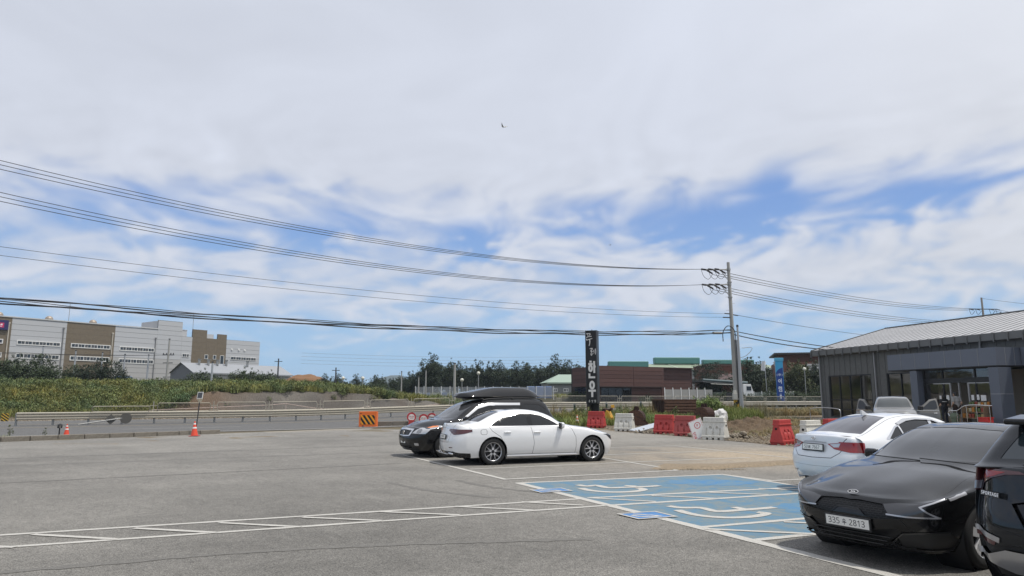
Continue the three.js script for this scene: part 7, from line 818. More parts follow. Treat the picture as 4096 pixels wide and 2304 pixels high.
// ================================================================ the grey shop on the right
{
  const A = -75.97 * Math.PI / 180, g = thing('grey_shop', 'dark grey seamed metal shop with blue grey entrance canopy on the right', 'building', [24.5, 0.1, -56], A), L = 44, H = 5.05, D = 13.9;
  const clad = std([0.15, 0.15, 0.144], 0.55, 0.2, { map: texSoft }), trim = std([0.155, 0.155, 0.15], 0.5, 0.2), roofM = std([0.52, 0.515, 0.52], 0.5, 0.1, { map: texSoft }), canopy = std([0.145, 0.16, 0.195], 0.4, 0.2), colM = std([0.13, 0.145, 0.178], 0.4, 0.2), frame = std([0.015, 0.015, 0.016], 0.4), alu = std([0.42, 0.42, 0.42], 0.4, 0.5), inside = std([0.3, 0.29, 0.27], 0.9);
  const glass = phy([0.9, 0.89, 0.87], { transmission: 1, roughness: 0.02, thickness: 0, ior: 2.1 });
  // wall with openings: window 1, window 2, entrance
  const bays = [[0, 0.9], [5.45, 6.9], [9.4, 11.0]], wl = (x0, x1, y0, y1) => mesh('wall', [wallG(x1 - x0, y1 - y0, 0.2, (x0 + x1) / 2, (y0 + y1) / 2, -0.1)], clad, g);
  for (const [a, b] of bays) wl(a, b, 0, 3.4); wl(0, L, 3.4, H); wl(0.9, 5.45, 0, 0.25); wl(6.9, 9.4, 0, 0.25); wl(24, L, 0, 3.4);
  mesh('end_wall', [tri([0, 0, 0, 0, H, 0, 0, 7.25, -D / 2, 0, H, -D, 0, 0, -D], [0, 1, 2, 0, 2, 3, 0, 3, 4])], clad, g); mesh('end_wall', [tri([L, 0, 0, L, H, 0, L, 7.25, -D / 2, L, H, -D, L, 0, -D], [0, 2, 1, 0, 3, 2, 0, 4, 3])], clad, g); mesh('back_wall', [box(L, H, 0.2, L / 2, H / 2, -D)], clad, g); mesh('floor', [box(L - 0.3, 0.1, D + 1.5, L / 2, 0.05, -D / 2 + 0.75)], std([0.3, 0.29, 0.27], 0.6), g); mesh('ceiling', [box(L - 0.3, 0.1, D - 0.3, L / 2, 3.6, -D / 2 - 0.1)], inside, g); mesh('partition', [box(L - 1, 3.4, 0.1, L / 2, 1.75, -3.6)], std([0.4, 0.35, 0.29], 0.9), g);
  for (let x = 0.5; x < 24; x += 0.58) { const inW = (x > 0.85 && x < 5.5) || (x > 6.85 && x < 9.45), inE = x > 10.9; mesh('wall_seam', inW || inE ? seamShort : seamLong, trim, g).position.set(x, 0, 0.0); }
  // roof planes, seams, eave fascia with ribs
  const rise = Math.atan2(7.38 - 5.4, D / 2 + 0.35), rl = Math.hypot(7.38 - 5.4, D / 2 + 0.35); for (const s of [1, -1]) { const m = mesh('roof', [box(L + 0.7, 0.07, rl, L / 2, 0, 0)], roofM, g); m.rotation.x = s * rise; m.position.set(0, (7.38 + 5.4) / 2, s > 0 ? -D / 2 / 2 + 0.17 : -D * 0.75 - 0.17); }
  const seamM = std([0.07, 0.07, 0.075], 0.6), seam = box(0.045, 0.022, rl, 0, 0.044, 0); for (let x = -0.2; x < 30; x += 0.66) { const m = mesh('roof_seam', seam, seamM, g); m.rotation.x = rise; m.position.set(x, (7.38 + 5.4) / 2, -D / 4 + 0.17); }
  mesh('ridge_cap', [box(L + 0.7, 0.06, 0.4, L / 2, 7.43, -D / 2)], trim, g); mesh('eave_fascia', [box(L + 0.8, 0.42, 0.14, L / 2, 5.2, 0.42), box(L + 0.8, 0.05, 0.5, L / 2, 5.0, 0.2)], trim, g); for (let x = -0.3; x < 26; x += 0.9) mesh('fascia_rib', [box(0.06, 0.5, 0.08, x, 5.13, 0.52)], trim, g); mesh('rake_trim', [place(box(0.12, 0.36, rl + 0.1, 0, 0, 0), -0.36, 6.3, -D / 4 + 0.17, rise, 0, 0)], trim, g);
  for (const x of [0.12, 6.0, 14.6, 22.0]) mesh('downpipe', [cyl(0.06, 0.06, x > 10 ? 1.0 : 4.9, 10, x, x > 10 ? 4.5 : 2.5, 0.12)], std([0.3, 0.3, 0.3], 0.5, 0.3), g);
  // gridded windows
  const grid = (x0, x1, y0, y1, xs, ys) => { const f = mesh('window', [box(x1 - x0, 0.09, 0.16, (x0 + x1) / 2, y1, -0.1), box(x1 - x0, 0.09, 0.16, (x0 + x1) / 2, y0, -0.1), box(0.09, y1 - y0, 0.16, x0, (y0 + y1) / 2, -0.1), box(0.09, y1 - y0, 0.16, x1, (y0 + y1) / 2, -0.1)], frame, g); const X = [x0, ...xs, x1], Y = [y0, ...ys, y1]; for (const x of xs) mesh('mullion', [box(0.07, y1 - y0 - 0.09, 0.12, x, (y0 + y1) / 2, -0.1)], frame, f); for (const y of ys) mesh('transom', [box(x1 - x0 - 0.09, 0.07, 0.118, (x0 + x1) / 2, y, -0.1)], frame, f); for (let i = 0; i < X.length - 1; i++) for (let j = 0; j < Y.length - 1; j++) mesh('pane', [place(new THREE.PlaneGeometry(X[i + 1] - X[i] - 0.08, Y[j + 1] - Y[j] - 0.08), (X[i] + X[i + 1]) / 2, (Y[j] + Y[j + 1]) / 2, -0.1)], glass, f); };
  grid(0.95, 5.4, 0.3, 3.36, [2.07, 3.18, 4.3], [0.85, 1.55]); grid(6.95, 9.35, 0.3, 3.36, [8.15], [1.55]);
  // entrance: canopy box, columns, glazing, doors
  const cz = 2.0; mesh('canopy', [box(7.9, 1.0, cz, 13.27, 3.97, cz / 2)], canopy, g);
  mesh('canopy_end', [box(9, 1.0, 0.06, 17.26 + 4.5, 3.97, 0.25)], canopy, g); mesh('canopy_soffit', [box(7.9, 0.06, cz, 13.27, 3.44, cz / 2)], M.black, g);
  for (let k = 1; k < 7; k++) mesh('panel_joint', [box(0.02, 1.0, 0.02, 9.32 + k * 1.13, 3.97, cz + 0.003)], std([0.28, 0.28, 0.28], 0.5), g); for (const z of [0.7, 1.35]) mesh('panel_joint', [box(0.02, 1.0, 0.02, 17.222, 3.97, z)], std([0.28, 0.28, 0.28], 0.5), g);
  mesh('column', [box(0.55, 3.3, 0.5, 11.35, 1.72, cz - 0.27)], colM, g); mesh('column', [box(0.62, 3.3, 0.9, 16.95, 1.72, cz - 0.47)], colM, g); mesh('column_joint', [box(0.66, 0.02, 0.92, 16.95, 1.9, cz - 0.47)], std([0.4, 0.4, 0.4], 0.5), g);
  const ez = cz - 0.5, bar = (x, y0, y1, w = 0.08, mat = frame) => mesh('entrance_frame', [box(w, y1 - y0, 0.1, x, (y0 + y1) / 2, ez)], mat, g), beam = (x0, x1, y, h = 0.08, mat = frame) => mesh('entrance_frame', [box(x1 - x0, h, 0.104, (x0 + x1) / 2, y, ez)], mat, g);
  for (const x of [11.7, 13.1, 15.35, 16.6]) bar(x, 0.1, 3.42); beam(11.7, 16.6, 2.72, 0.3); beam(11.7, 16.6, 3.4, 0.1); for (const [a, b] of [[11.7, 13.1], [13.1, 15.35], [15.35, 16.6]]) mesh('pane', [place(new THREE.PlaneGeometry(b - a - 0.1, 0.5), (a + b) / 2, 3.12, ez)], glass, g);
  for (const [a, b] of [[11.7, 13.1], [13.1, 13.55], [14.85, 15.35], [15.35, 16.6]]) mesh('pane', [place(new THREE.PlaneGeometry(b - a - 0.08, 2.4), (a + b) / 2, 1.37, ez)], glass, g);
  for (const [x, w] of [[13.6, 0.07], [14.2, 0.05], [14.85, 0.07]]) bar(x, 0.1, 2.57, w, alu); beam(13.1, 13.6, 2.54, 0.06, alu); beam(14.85, 15.35, 2.54, 0.06, alu); beam(12.4, 13.1, 2.54, 0.05, alu); beam(15.4, 16.6, 2.54, 0.05, alu);
  for (const [x, y, w, h] of [[12.85, 1.72, 0.14, 0.2], [13.0, 1.72, 0.1, 0.2], [13.38, 1.7, 0.2, 0.3], [15.1, 1.7, 0.18, 0.3], [15.45, 1.72, 0.16, 0.3], [15.8, 1.68, 0.34, 0.32]]) mesh('notice', [place(new THREE.PlaneGeometry(w, h), x, y, ez + 0.06)], M.paper, g);
  // side glazing right of the entrance and door frames there
  for (const [a, b] of [[17.4, 19.2], [19.2, 21], [21, 24]]) { mesh('pane', [place(new THREE.PlaneGeometry(b - a - 0.1, 3.1), (a + b) / 2, 1.8, -0.05)], glass, g); mesh('entrance_frame', [box(0.1, 3.3, 0.12, a, 1.75, -0.05)], frame, g); } mesh('entrance_frame', [box(6.6, 0.28, 0.12, 20.7, 2.6, -0.05), box(6.6, 0.1, 0.12, 20.7, 3.36, -0.05)], frame, g); mesh('side_glazing', [place(new THREE.PlaneGeometry(1.0, 3.2), 11.6, 1.7, 0.9, 0, -Math.PI / 2, 0)], glass, g);
  mesh('return_wall', [box(0.1, 3.4, 1.5, 11.1, 1.7, 0.75)], colM, g); mesh('notice', [place(new THREE.PlaneGeometry(0.26, 0.3), 18.6, 1.72, 0.0)], M.paper, g);
  const loc = (x, y, z) => { const v = V(x, y, z).applyAxisAngle(V(0, 1, 0), A); return [24.5 + v.x, 0.1 + v.y, -56 + v.z]; };
  // terrace in front of the entrance, rail, goods
  struct('shop_terrace', [place(box(9, 0.14, 3.2, 0, 0, 0), ...loc(14, 0.05, 2.6), 0, A, 0)], M.concrete);
  { const h = thing('handrail', 'bent stainless steel handrail beside the shop steps', 'handrail', loc(15.7, 0.1, 3.0), A); mesh('rail', [tube([[-0.9, 0.55, 0], [-1.0, 0.75, 0], [-0.85, 0.85, 0], [-0.4, 0.87, 0], [0.2, 1.15, 0], [1.9, 1.17, 0]], 0.025, 40, 6)], M.chrome, h); for (const x of [-0.4, 0.25, 0.9, 1.7]) mesh('rail_post', [rod([x, 0, 0], [x, x < 0 ? 0.85 : 1.15, 0], 0.02, 6)], M.chrome, h); }
  const q = rng(44), cols = [[0.5, 0.2, 0.03], [0.12, 0.16, 0.05], [0.4, 0.28, 0.12], [0.3, 0.06, 0.03], [0.5, 0.45, 0.3]].map((c) => std(c, 0.6)); { const s = thing('goods_stand', 'stepped wooden stand loaded with small coloured goods by the shop door', 'display stand', loc(15.6, 0.1, 2.15), A); for (let j = 0; j < 3; j++) { mesh('shelf', [box(1.5, 0.04, 0.35, 0, 0.45 + j * 0.33, -j * 0.25)], std([0.3, 0.2, 0.11], 0.7), s); for (let i = 0; i < 7; i++) mesh('packet', [rbox(0.14, 0.16 + q() * 0.12, 0.12, 0.02, -0.62 + i * 0.2, 0.58 + j * 0.33, -j * 0.25, 0, q() * 0.6, 0)], cols[(i + j * 2 + (q() * 3 | 0)) % 5], s); } for (const x of [-0.7, 0.7]) mesh('leg', [box(0.05, 1.1, 0.6, x, 0.55, -0.25)], std([0.25, 0.17, 0.1], 0.7), s); }
  one('red_crate', 'red plastic crate below the handrail', 'crate', [rbox(0.62, 0.5, 0.4, 0.04, 0, 0.25, 0), box(0.66, 0.05, 0.44, 0, 0.49, 0)], std([0.55, 0.03, 0.025], 0.5), loc(16.75, 0.12, 2.6), A); one('plant_pot', 'grey planter with leafy greens by the shop door', 'planter', [cyl(0.22, 0.16, 0.4, 14, 0, 0.2, 0), ball(0.25, 10, 0, 0.5, 0)], std([0.12, 0.15, 0.1], 0.8), loc(15.05, 0.12, 2.9), A); { const b = thing('drinks_box', 'stacked cartons by the open pickup door', 'carton', loc(13.1, 0.12, 2.9), A); mesh('carton', [rbox(0.4, 0.35, 0.35, 0.01, 0, 0.18, 0)], std([0.35, 0.3, 0.22], 0.8), b); mesh('carton', [rbox(0.35, 0.3, 0.32, 0.01, 0.02, 0.52, 0)], std([0.4, 0.18, 0.08], 0.8), b); mesh('carton', [rbox(0.34, 0.25, 0.3, 0.01, -0.02, 0.81, 0)], std([0.45, 0.42, 0.36], 0.8), b); }
  { const b = thing('bench_rail', 'thin metal rail stand before the shop window', 'rail', loc(4.6, 0.05, 3.4), A); mesh('rail', [tube([[-1.6, 0.0, 0], [-1.6, 0.75, 0], [-1.5, 0.85, 0], [1.5, 0.85, 0], [1.6, 0.75, 0], [1.6, 0, 0]], 0.03, 40, 6)], M.alu, b); }
  // two people at the door
  const near = loc(14.05, 0.22, 2.55), man = loc(14.95, 0.22, 2.6);
  const field = (bones, box0, box1, res, k = 0.035) => { const mc = new MarchingCubes(res, M.black, false, false, 90000), cx = (box0[0] + box1[0]) / 2, cy = (box0[1] + box1[1]) / 2, cz2 = (box0[2] + box1[2]) / 2, h = Math.max(box1[0] - box0[0], box1[1] - box0[1], box1[2] - box0[2]) / 2; mc.isolation = 0; for (let z = 0; z < res; z++) for (let y = 0; y < res; y++) for (let x = 0; x < res; x++) { const P = [cx + ((x - res / 2) / (res / 2)) * h, cy + ((y - res / 2) / (res / 2)) * h, cz2 + ((z - res / 2) / (res / 2)) * h]; let d = 9; for (const [a, b, ra, rb] of bones) { const ab = [b[0] - a[0], b[1] - a[1], b[2] - a[2]], ap = [P[0] - a[0], P[1] - a[1], P[2] - a[2]], t = clamp((ap[0] * ab[0] + ap[1] * ab[1] + ap[2] * ab[2]) / (ab[0] ** 2 + ab[1] ** 2 + ab[2] ** 2 + 1e-9)), dd = Math.hypot(ap[0] - ab[0] * t, ap[1] - ab[1] * t, ap[2] - ab[2] * t) - lerp(ra, rb, t); const hh = clamp(0.5 + 0.5 * (d - dd) / k); d = lerp(d, dd, hh) - k * hh * (1 - hh); } mc.field[x + y * res + z * res * res] = -d; } mc.update(); const n = mc.count, g2 = new THREE.BufferGeometry(); g2.setAttribute('position', new THREE.BufferAttribute(mc.positionArray.slice(0, n * 3), 3)); g2.setAttribute('normal', new THREE.BufferAttribute(mc.normalArray.slice(0, n * 3), 3)); g2.scale(h, h, h).translate(cx, cy, cz2); g2.computeVertexNormals(); return g2; };
  // figure faces local +x
  const figure = (label, pos, turn, s, c) => { const g2 = thing('person', label, 'person', pos, turn); const B = c.bones, hand = (w, dir, up) => { const o = [[w, [w[0] + dir[0] * 0.085, w[1] + dir[1] * 0.085, w[2] + dir[2] * 0.085], 0.026, 0.03]]; for (let i = 0; i < 4; i++) { const f = (i - 1.5) * 0.02, b = [w[0] + dir[0] * 0.085 + up[0] * f, w[1] + dir[1] * 0.085 + up[1] * f, w[2] + dir[2] * 0.085 + up[2] * f + f], l = [0.06, 0.075, 0.07, 0.05][i]; o.push([b, [b[0] + dir[0] * l, b[1] + dir[1] * l - 0.01, b[2] + dir[2] * l], 0.0095, 0.0085]); } o.push([[w[0] + dir[0] * 0.03, w[1] + dir[1] * 0.03, w[2] + dir[2] * 0.03 + 0.02], [w[0] + dir[0] * 0.07 + up[0] * 0.04, w[1] + dir[1] * 0.07 + up[1] * 0.04, w[2] + dir[2] * 0.07 + 0.035], 0.012, 0.009]); return o; };
    const body = [...B.legs, ...B.torso, ...B.armL, ...B.armR, ...B.head], skin = std([0.42, 0.26, 0.18], 0.6), hb = B.headBox;
    const bodyG = field([...B.legs, ...B.torso, ...B.armL, ...B.armR], [-0.5, 0, -0.5], [0.5, 1.62, 0.5], 96), headG = field(B.head, [hb[0] - 0.17, hb[1] - 0.2, hb[2] - 0.17], [hb[0] + 0.17, hb[1] + 0.16, hb[2] + 0.17], 56, 0.02), hl = hand(B.armL[1][1], B.dirL, [0, 1, 0]), hr = hand(B.armR[1][1], B.dirR, [1, 0, 0]), hg = (h) => { const p = h[0][0]; return field(h, [p[0] - 0.2, p[1] - 0.2, p[2] - 0.2], [p[0] + 0.2, p[1] + 0.2, p[2] + 0.2], 64, 0.008); };
    const b = mesh('body', [bodyG, headG, hg(hl), hg(hr)], skin, g2);
    const grow = (list, e) => list.map(([a, q2, r1, r2]) => [a, q2, r1 + e, r2 + e]);
    mesh('top', field(grow([...B.torso.slice(0, -1), ...c.sleeves], 0.016), [-0.45, 0.75, -0.45], [0.45, 1.55, 0.45], 72), c.top, g2); mesh('bottoms', field(grow(c.pants, 0.018), [-0.4, 0.05, -0.4], [0.4, 1.1, 0.4], 72), c.bottom, g2); mesh('hair', field(c.hair, [hb[0] - 0.2, hb[1] - 0.25, hb[2] - 0.2], [hb[0] + 0.2, hb[1] + 0.2, hb[2] + 0.2], 48, 0.02), std([0.012, 0.011, 0.011], 0.6), g2); for (const k of [0, 1]) mesh('shoe', field(grow([c.shoes[k]], 0.012), [-0.25, -0.02, -0.3], [0.3, 0.3, 0.3], 40), std([0.05, 0.05, 0.05], 0.7), g2); if (c.extra) c.extra(g2); g2.scale.setScalar(s); return g2; };
  const bones = (o) => { const hip = [0, 0.92, 0.09], hipL = [0, 0.92, -0.09], hd = o.head; return { legs: [[hip, [0.03, 0.5, 0.1], 0.085, 0.055], [[0.03, 0.5, 0.1], [0.0, 0.09, 0.11], 0.055, 0.036], [[0, 0.05, 0.11], [0.15, 0.035, 0.12], 0.045, 0.035], [hipL, [0.02, 0.5, -0.11], 0.085, 0.055], [[0.02, 0.5, -0.11], [-0.03, 0.09, -0.12], 0.055, 0.036], [[-0.03, 0.05, -0.12], [0.12, 0.035, -0.13], 0.045, 0.035]], torso: [[[0, 0.93, 0.06], [0, 0.93, -0.06], 0.11, 0.11], [[0, 0.95, 0], [0.01, 1.2, 0], 0.115, 0.125], [[0.01, 1.32, 0.12], [0.01, 1.32, -0.12], 0.085, 0.085], [[0.01, 1.2, 0], [0.02, 1.36, 0], 0.13, 0.09], [[0.02, 1.38, 0], [hd[0] * 0.6, hd[1] - 0.12, 0], 0.05, 0.048]], armL: [[[0.01, 1.36, -0.18], o.elL, 0.05, 0.038], [o.elL, o.haL, 0.037, 0.026]], armR: [[[0.01, 1.36, 0.18], o.elR, 0.05, 0.038], [o.elR, o.haR, 0.037, 0.026]], dirL: o.dL, dirR: o.dR, head: [[[hd[0] - 0.015, hd[1] + 0.02, hd[2]], [hd[0] + 0.01, hd[1] - 0.03, hd[2]], 0.092, 0.078], [[hd[0] + 0.045, hd[1] - 0.075, hd[2]], [hd[0] + 0.02, hd[1] - 0.06, hd[2]], 0.042, 0.05], [[hd[0] + 0.09, hd[1] + 0.0, hd[2]], [hd[0] + 0.108, hd[1] - 0.03, hd[2]], 0.008, 0.014], [[hd[0], hd[1] - 0.01, hd[2] + 0.085], [hd[0] - 0.005, hd[1] - 0.03, hd[2] + 0.085], 0.018, 0.012], [[hd[0], hd[1] - 0.01, hd[2] - 0.085], [hd[0] - 0.005, hd[1] - 0.03, hd[2] - 0.085], 0.018, 0.012], [[hd[0] - 0.01, hd[1] - 0.07, hd[2]], [0.02, 1.4, 0], 0.048, 0.05], [[hd[0] + 0.085, hd[1] - 0.058, hd[2] - 0.02], [hd[0] + 0.085, hd[1] - 0.058, hd[2] + 0.02], 0.009, 0.009]], headBox: hd }; };
  { const b = bones({ head: [0.06, 1.53, 0], elL: [-0.02, 1.08, -0.24], haL: [0.2, 1.0, -0.2], elR: [0.0, 1.08, 0.23], haR: [0.24, 1.03, 0.18], dL: [0.9, 0.1, 0.3], dR: [0.95, 0.15, -0.2] }), hd = [0.06, 1.53, 0]; figure('person in black shirt with white stripe, standing in the shop doorway', near, A + Math.PI - 0.3, 0.98, { bones: b, sleeves: [[[0.01, 1.36, -0.18], [0, 1.2, -0.215], 0.055, 0.05], [[0.01, 1.36, 0.18], [0, 1.2, 0.21], 0.055, 0.05]], pants: [...b.legs.slice(0, 2), ...b.legs.slice(3, 5), b.torso[0]], hair: [[[hd[0] - 0.03, hd[1] + 0.045, 0], [hd[0] - 0.06, hd[1] - 0.06, 0], 0.095, 0.075], [[hd[0] - 0.13, hd[1] + 0.04, 0], [hd[0] - 0.16, hd[1] - 0.05, 0], 0.04, 0.025]], shoes: [b.legs[2], b.legs[5]], top: std([0.012, 0.012, 0.014], 0.8), bottom: std([0.012, 0.014, 0.022], 0.85), extra: (g2) => mesh('chest_stripe', [place(new THREE.TorusGeometry(0.165, 0.014, 6, 30), 0.01, 1.27, 0, Math.PI / 2, 0, 0).scale(1, 1, 1)], M.white, g2) }); }
  { const b = bones({ head: [0.07, 1.54, 0], elL: [-0.06, 1.08, -0.23], haL: [0.12, 0.96, -0.16], elR: [-0.1, 1.09, 0.22], haR: [0.05, 0.93, 0.2], dL: [0.6, -0.7, 0.2], dR: [0.5, -0.8, 0.1] }), hd = [0.07, 1.54, 0]; figure('person in grey shirt and patterned shorts looking down by the shop door', man, A + Math.PI - 0.15, 1.08, { bones: b, sleeves: [[[0.01, 1.36, -0.18], [-0.03, 1.19, -0.215], 0.06, 0.055], [[0.01, 1.36, 0.18], [-0.05, 1.2, 0.205], 0.06, 0.055]], pants: [[[0, 0.92, 0.09], [0.03, 0.56, 0.1], 0.1, 0.085], [[0, 0.92, -0.09], [0.02, 0.56, -0.11], 0.1, 0.085], b.torso[0]], hair: [[[hd[0] - 0.02, hd[1] + 0.05, 0], [hd[0] - 0.045, hd[1] - 0.005, 0], 0.095, 0.08]], shoes: [b.legs[2], b.legs[5]], top: std([0.27, 0.265, 0.255], 0.85), bottom: std([0.2, 0.19, 0.15], 0.9, 0, { map: texRust }) }); }
}

// ================================================================ vegetation
const leafMat = (c, r = 0.75) => new THREE.MeshPhysicalMaterial({ color: C(...c), roughness: r, vertexColors: true, side: THREE.DoubleSide, transmission: 0.12, thickness: 0 });
// a cloud of small folded leaf faces through given lobes; vertex colours vary from leaf to leaf only
function leafCloud(lobes, n, size, seed, o = {}) {
  const q = rng(seed), pos = [], col = [], vol = lobes.map((l) => l[3] * l[4] * l[5]), tot = vol.reduce((a, b) => a + b, 0);
  const put = (x, y, z, s, tone) => { const a = q() * 6.283, b = (q() - 0.5) * 2.4, ca = Math.cos(a), sa = Math.sin(a), ux = ca * Math.cos(b), uy = Math.sin(b), uz = sa * Math.cos(b), w = V(-sa, (q() - 0.5) * 0.8, ca).normalize(), L = s * (0.7 + q() * 0.6), W = L * (o.slim ?? 0.42); const t = [x + ux * L, y + uy * L - L * 0.15, z + uz * L], m = [x + ux * L * 0.45, y + uy * L * 0.45, z + uz * L * 0.45]; const l = [m[0] + w.x * W, m[1] + w.y * W + W * 0.25, m[2] + w.z * W], r = [m[0] - w.x * W, m[1] - w.y * W + W * 0.25, m[2] - w.z * W]; pos.push(x, y, z, ...l, ...t, x, y, z, ...t, ...r); for (let k = 0; k < 6; k++) col.push(...tone); };
  for (let li = 0; li < lobes.length; li++) { const [cx, cy, cz, rx, ry, rz] = lobes[li], m = Math.round(n * vol[li] / tot), clumps = Math.max(6, Math.round(m / (o.per ?? 16))); for (let c = 0; c < clumps; c++) { let d; do d = [q() * 2 - 1, q() * 2 - 1, q() * 2 - 1]; while (Math.hypot(...d) > 1); const l = Math.hypot(...d) || 1, f = Math.pow(l, 0.35) / l * (0.82 + 0.3 * q()), p = [cx + d[0] * f * rx, cy + d[1] * f * ry, cz + d[2] * f * rz], cr = (o.clump ?? 0.22) * (rx + rz) * 0.5 * (0.6 + q() * 0.8), tn0 = 0.72 + q() * 0.56; for (let i = 0; i < m / clumps; i++) { const e = [q() * 2 - 1, q() * 2 - 1, q() * 2 - 1], tn1 = tn0 * (0.85 + q() * 0.3); put(p[0] + e[0] * cr, p[1] + e[1] * cr * 0.8, p[2] + e[2] * cr, size, [tn1 * (0.92 + q() * 0.2), tn1, tn1 * (0.8 + q() * 0.3)]); } } }
  const g = new THREE.BufferGeometry(); g.setAttribute('position', new THREE.Float32BufferAttribute(pos, 3)); g.setAttribute('color', new THREE.Float32BufferAttribute(col, 3)); g.computeVertexNormals(); return g;
}
const bark = std([0.10, 0.075, 0.055], 0.9, 0, { map: texDirt });
function limbs(h, r, list) { const g = [rod([0, 0, 0], [0.08 * h * 0.2, h * 0.55, 0], r, 8, r * 0.55)]; for (const [x, y, z] of list) g.push(rod([0.01, h * 0.3, 0], [x * 0.75, y, z * 0.75], r * 0.45, 6, r * 0.15)); return merge(g); }
const treeKinds = {}, ord = (i) => ['first', 'second', 'third', 'fourth', 'fifth', 'sixth', 'seventh', 'eighth', 'ninth', 'tenth', 'eleventh', 'twelfth', 'thirteenth', 'fourteenth', 'fifteenth', 'sixteenth', 'seventeenth', 'eighteenth', 'nineteenth', 'twentieth', 'twenty-first', 'twenty-second'][i];
function treeKind(key, lobes, n, size, h, r, c, seed, o) { treeKinds[key] = { crown: leafCloud(lobes, n, size, seed, o), trunk: limbs(h, r, lobes.map((l) => [l[0], l[1], l[2]])), mat: leafMat(c) }; }
const rl = (k, seed, H, W, y0) => { const q = rng(seed), o = []; for (let i = 0; i < k; i++) { const f = (i + 0.5) / k, y = lerp(y0, H, f), w = W * Math.sin(Math.PI * clamp(0.18 + f * 0.78)) * 0.62, a = i * 2.4 + q(); o.push([Math.cos(a) * w * 0.62, y, Math.sin(a) * w * 0.62, w * (0.75 + q() * 0.35), (H - y0) / k * 0.95 + 0.5, w * (0.75 + q() * 0.35)]); } return o; };
treeKind('a', rl(8, 1, 8.2, 3.4, 2.2), 5200, 0.24, 8, 0.2, [0.035, 0.055, 0.024], 101); treeKind('b', rl(7, 2, 7.4, 3.8, 1.6), 5200, 0.26, 7, 0.22, [0.03, 0.05, 0.022], 102); treeKind('c', rl(9, 3, 9.0, 2.9, 1.8), 5200, 0.23, 9, 0.2, [0.042, 0.06, 0.026], 103);
treeKind('round', rl(7, 4, 2.9, 1.9, 0.7), 4200, 0.13, 2.6, 0.12, [0.024, 0.042, 0.018], 104); treeKind('shrub', rl(5, 5, 2.3, 1.4, 0.4), 3000, 0.13, 1.6, 0.07, [0.05, 0.075, 0.03], 105, { slim: 0.3 }); treeKind('bush', rl(6, 6, 2.8, 2.6, 0.3), 4200, 0.16, 2, 0.1, [0.045, 0.07, 0.025], 106); treeKind('pine', [[0, 5.2, 0, 1.1, 0.35, 1.1], [0.9, 4.4, 0.2, 1.3, 0.35, 1.1], [-1.1, 3.9, 0.3, 1.4, 0.35, 1.1], [0.6, 3.2, -0.3, 1.7, 0.4, 1.3], [-0.7, 2.6, 0.2, 1.7, 0.4, 1.3], [0.3, 1.9, 0.4, 1.6, 0.4, 1.2]], 5200, 0.2, 5.4, 0.16, [0.026, 0.045, 0.026], 107, { slim: 0.16, per: 26 }); treeKind('light', rl(7, 8, 4.6, 2.3, 1.4), 4200, 0.2, 4.4, 0.13, [0.07, 0.085, 0.03], 108, { slim: 0.34 });
treeKind('sprig', [[0, 0.5, 0, 0.22, 0.3, 0.22], [0.12, 0.8, 0, 0.16, 0.22, 0.16]], 110, 0.13, 0.8, 0.02, [0.11, 0.13, 0.06], 109, { slim: 0.28, per: 5 });
function tree(name, label, kind, x, z, s, group, sy = 1, cat = 'tree') { const k = treeKinds[kind], g = thing(name, label, cat, [x, groundY(x, z) - 0.05, z], (x * 7.3 + z * 3.1) % 6.28, group); mesh('trunk', k.trunk, bark, g); mesh('crown', k.crown, k.mat, g); g.scale.set(s, s * sy, s); return g; }
{ const q = rng(61); // the wood behind the yard fence
  for (let i = 0; i < 46; i++) { const row = i % 3, f = Math.floor(i / 3) / 15, x = lerp(-22, 20, f) + (q() - 0.5) * 2, z = -150 - row * 10 - q() * 5, edge = sst(0, 0.12, f) * (1 - 0.45 * sst(0.72, 1, f)); tree('wood_tree', 'dark broadleaf tree of the wood, ' + ['front', 'middle', 'rear'][row] + ' row, ' + ord(Math.floor(i / 3)) + ' from the left', 'abc'[i % 3], x * (1 + row * 0.06), z, (0.82 + q() * 0.22) * lerp(0.62, 1, edge), 'trees of the wood', 0.92 + q() * 0.16); }
  for (let i = 0; i < 12; i++) { const f = i / 11, x = lerp(-33.5, -22.5, f) + (q() - 0.5), z = -121 - q() * 5; tree('ridge_bush', 'bushy tree on the grassy ridge left of the wood, ' + ord(i) + ' from the left', i % 3 ? 'bush' : 'a', x, z, i % 3 ? 0.75 + q() * 0.35 : 0.42 + q() * 0.1, 'ridge bushes'); }
  for (let i = 0; i < 12; i++) { const x = lerp(-30, -19, i / 11) + q(), z = -150 - q() * 6; tree('wood_tree', 'smaller dark tree in the low wood below the far hill, ' + ord(i) + ' from left', 'abc'[i % 3], x, z, 0.44 + q() * 0.12, 'low trees below the hill'); } }
[[-68.6, -96, 1.15, 'wide dark bush at the far left edge of the bank', 'bush'], [-66.5, -95, 1.25, 'dark bush second from the left edge of the bank', 'bush'], [-65.3, -97, 1.7, 'upright spiky shrub rising over the left bushes', 'shrub'], [-62.6, -96, 0.95, 'low bush right of the spiky shrub', 'bush'], [-60.2, -95, 0.85, 'small pale shrub before the brown factory bay', 'shrub'], [-58.8, -95, 1.15, 'open vase shaped shrub before the brown factory bay', 'shrub']].forEach(([x, z, s, l, k]) => tree('bank_shrub', l, k, x, z, s, 'shrubs on the left bank', 1, 'shrub'));
tree('round_tree', 'left of two dark round trees before the factory', 'round', -56.6, -94, 1.0, 'dark round trees'); tree('round_tree', 'taller right of two dark round trees before the factory', 'round', -53.6, -93, 1.28, 'dark round trees'); tree('round_tree', 'small dark tree at the right foot of the round pair', 'round', -51.4, -93, 0.7, 'dark round trees');
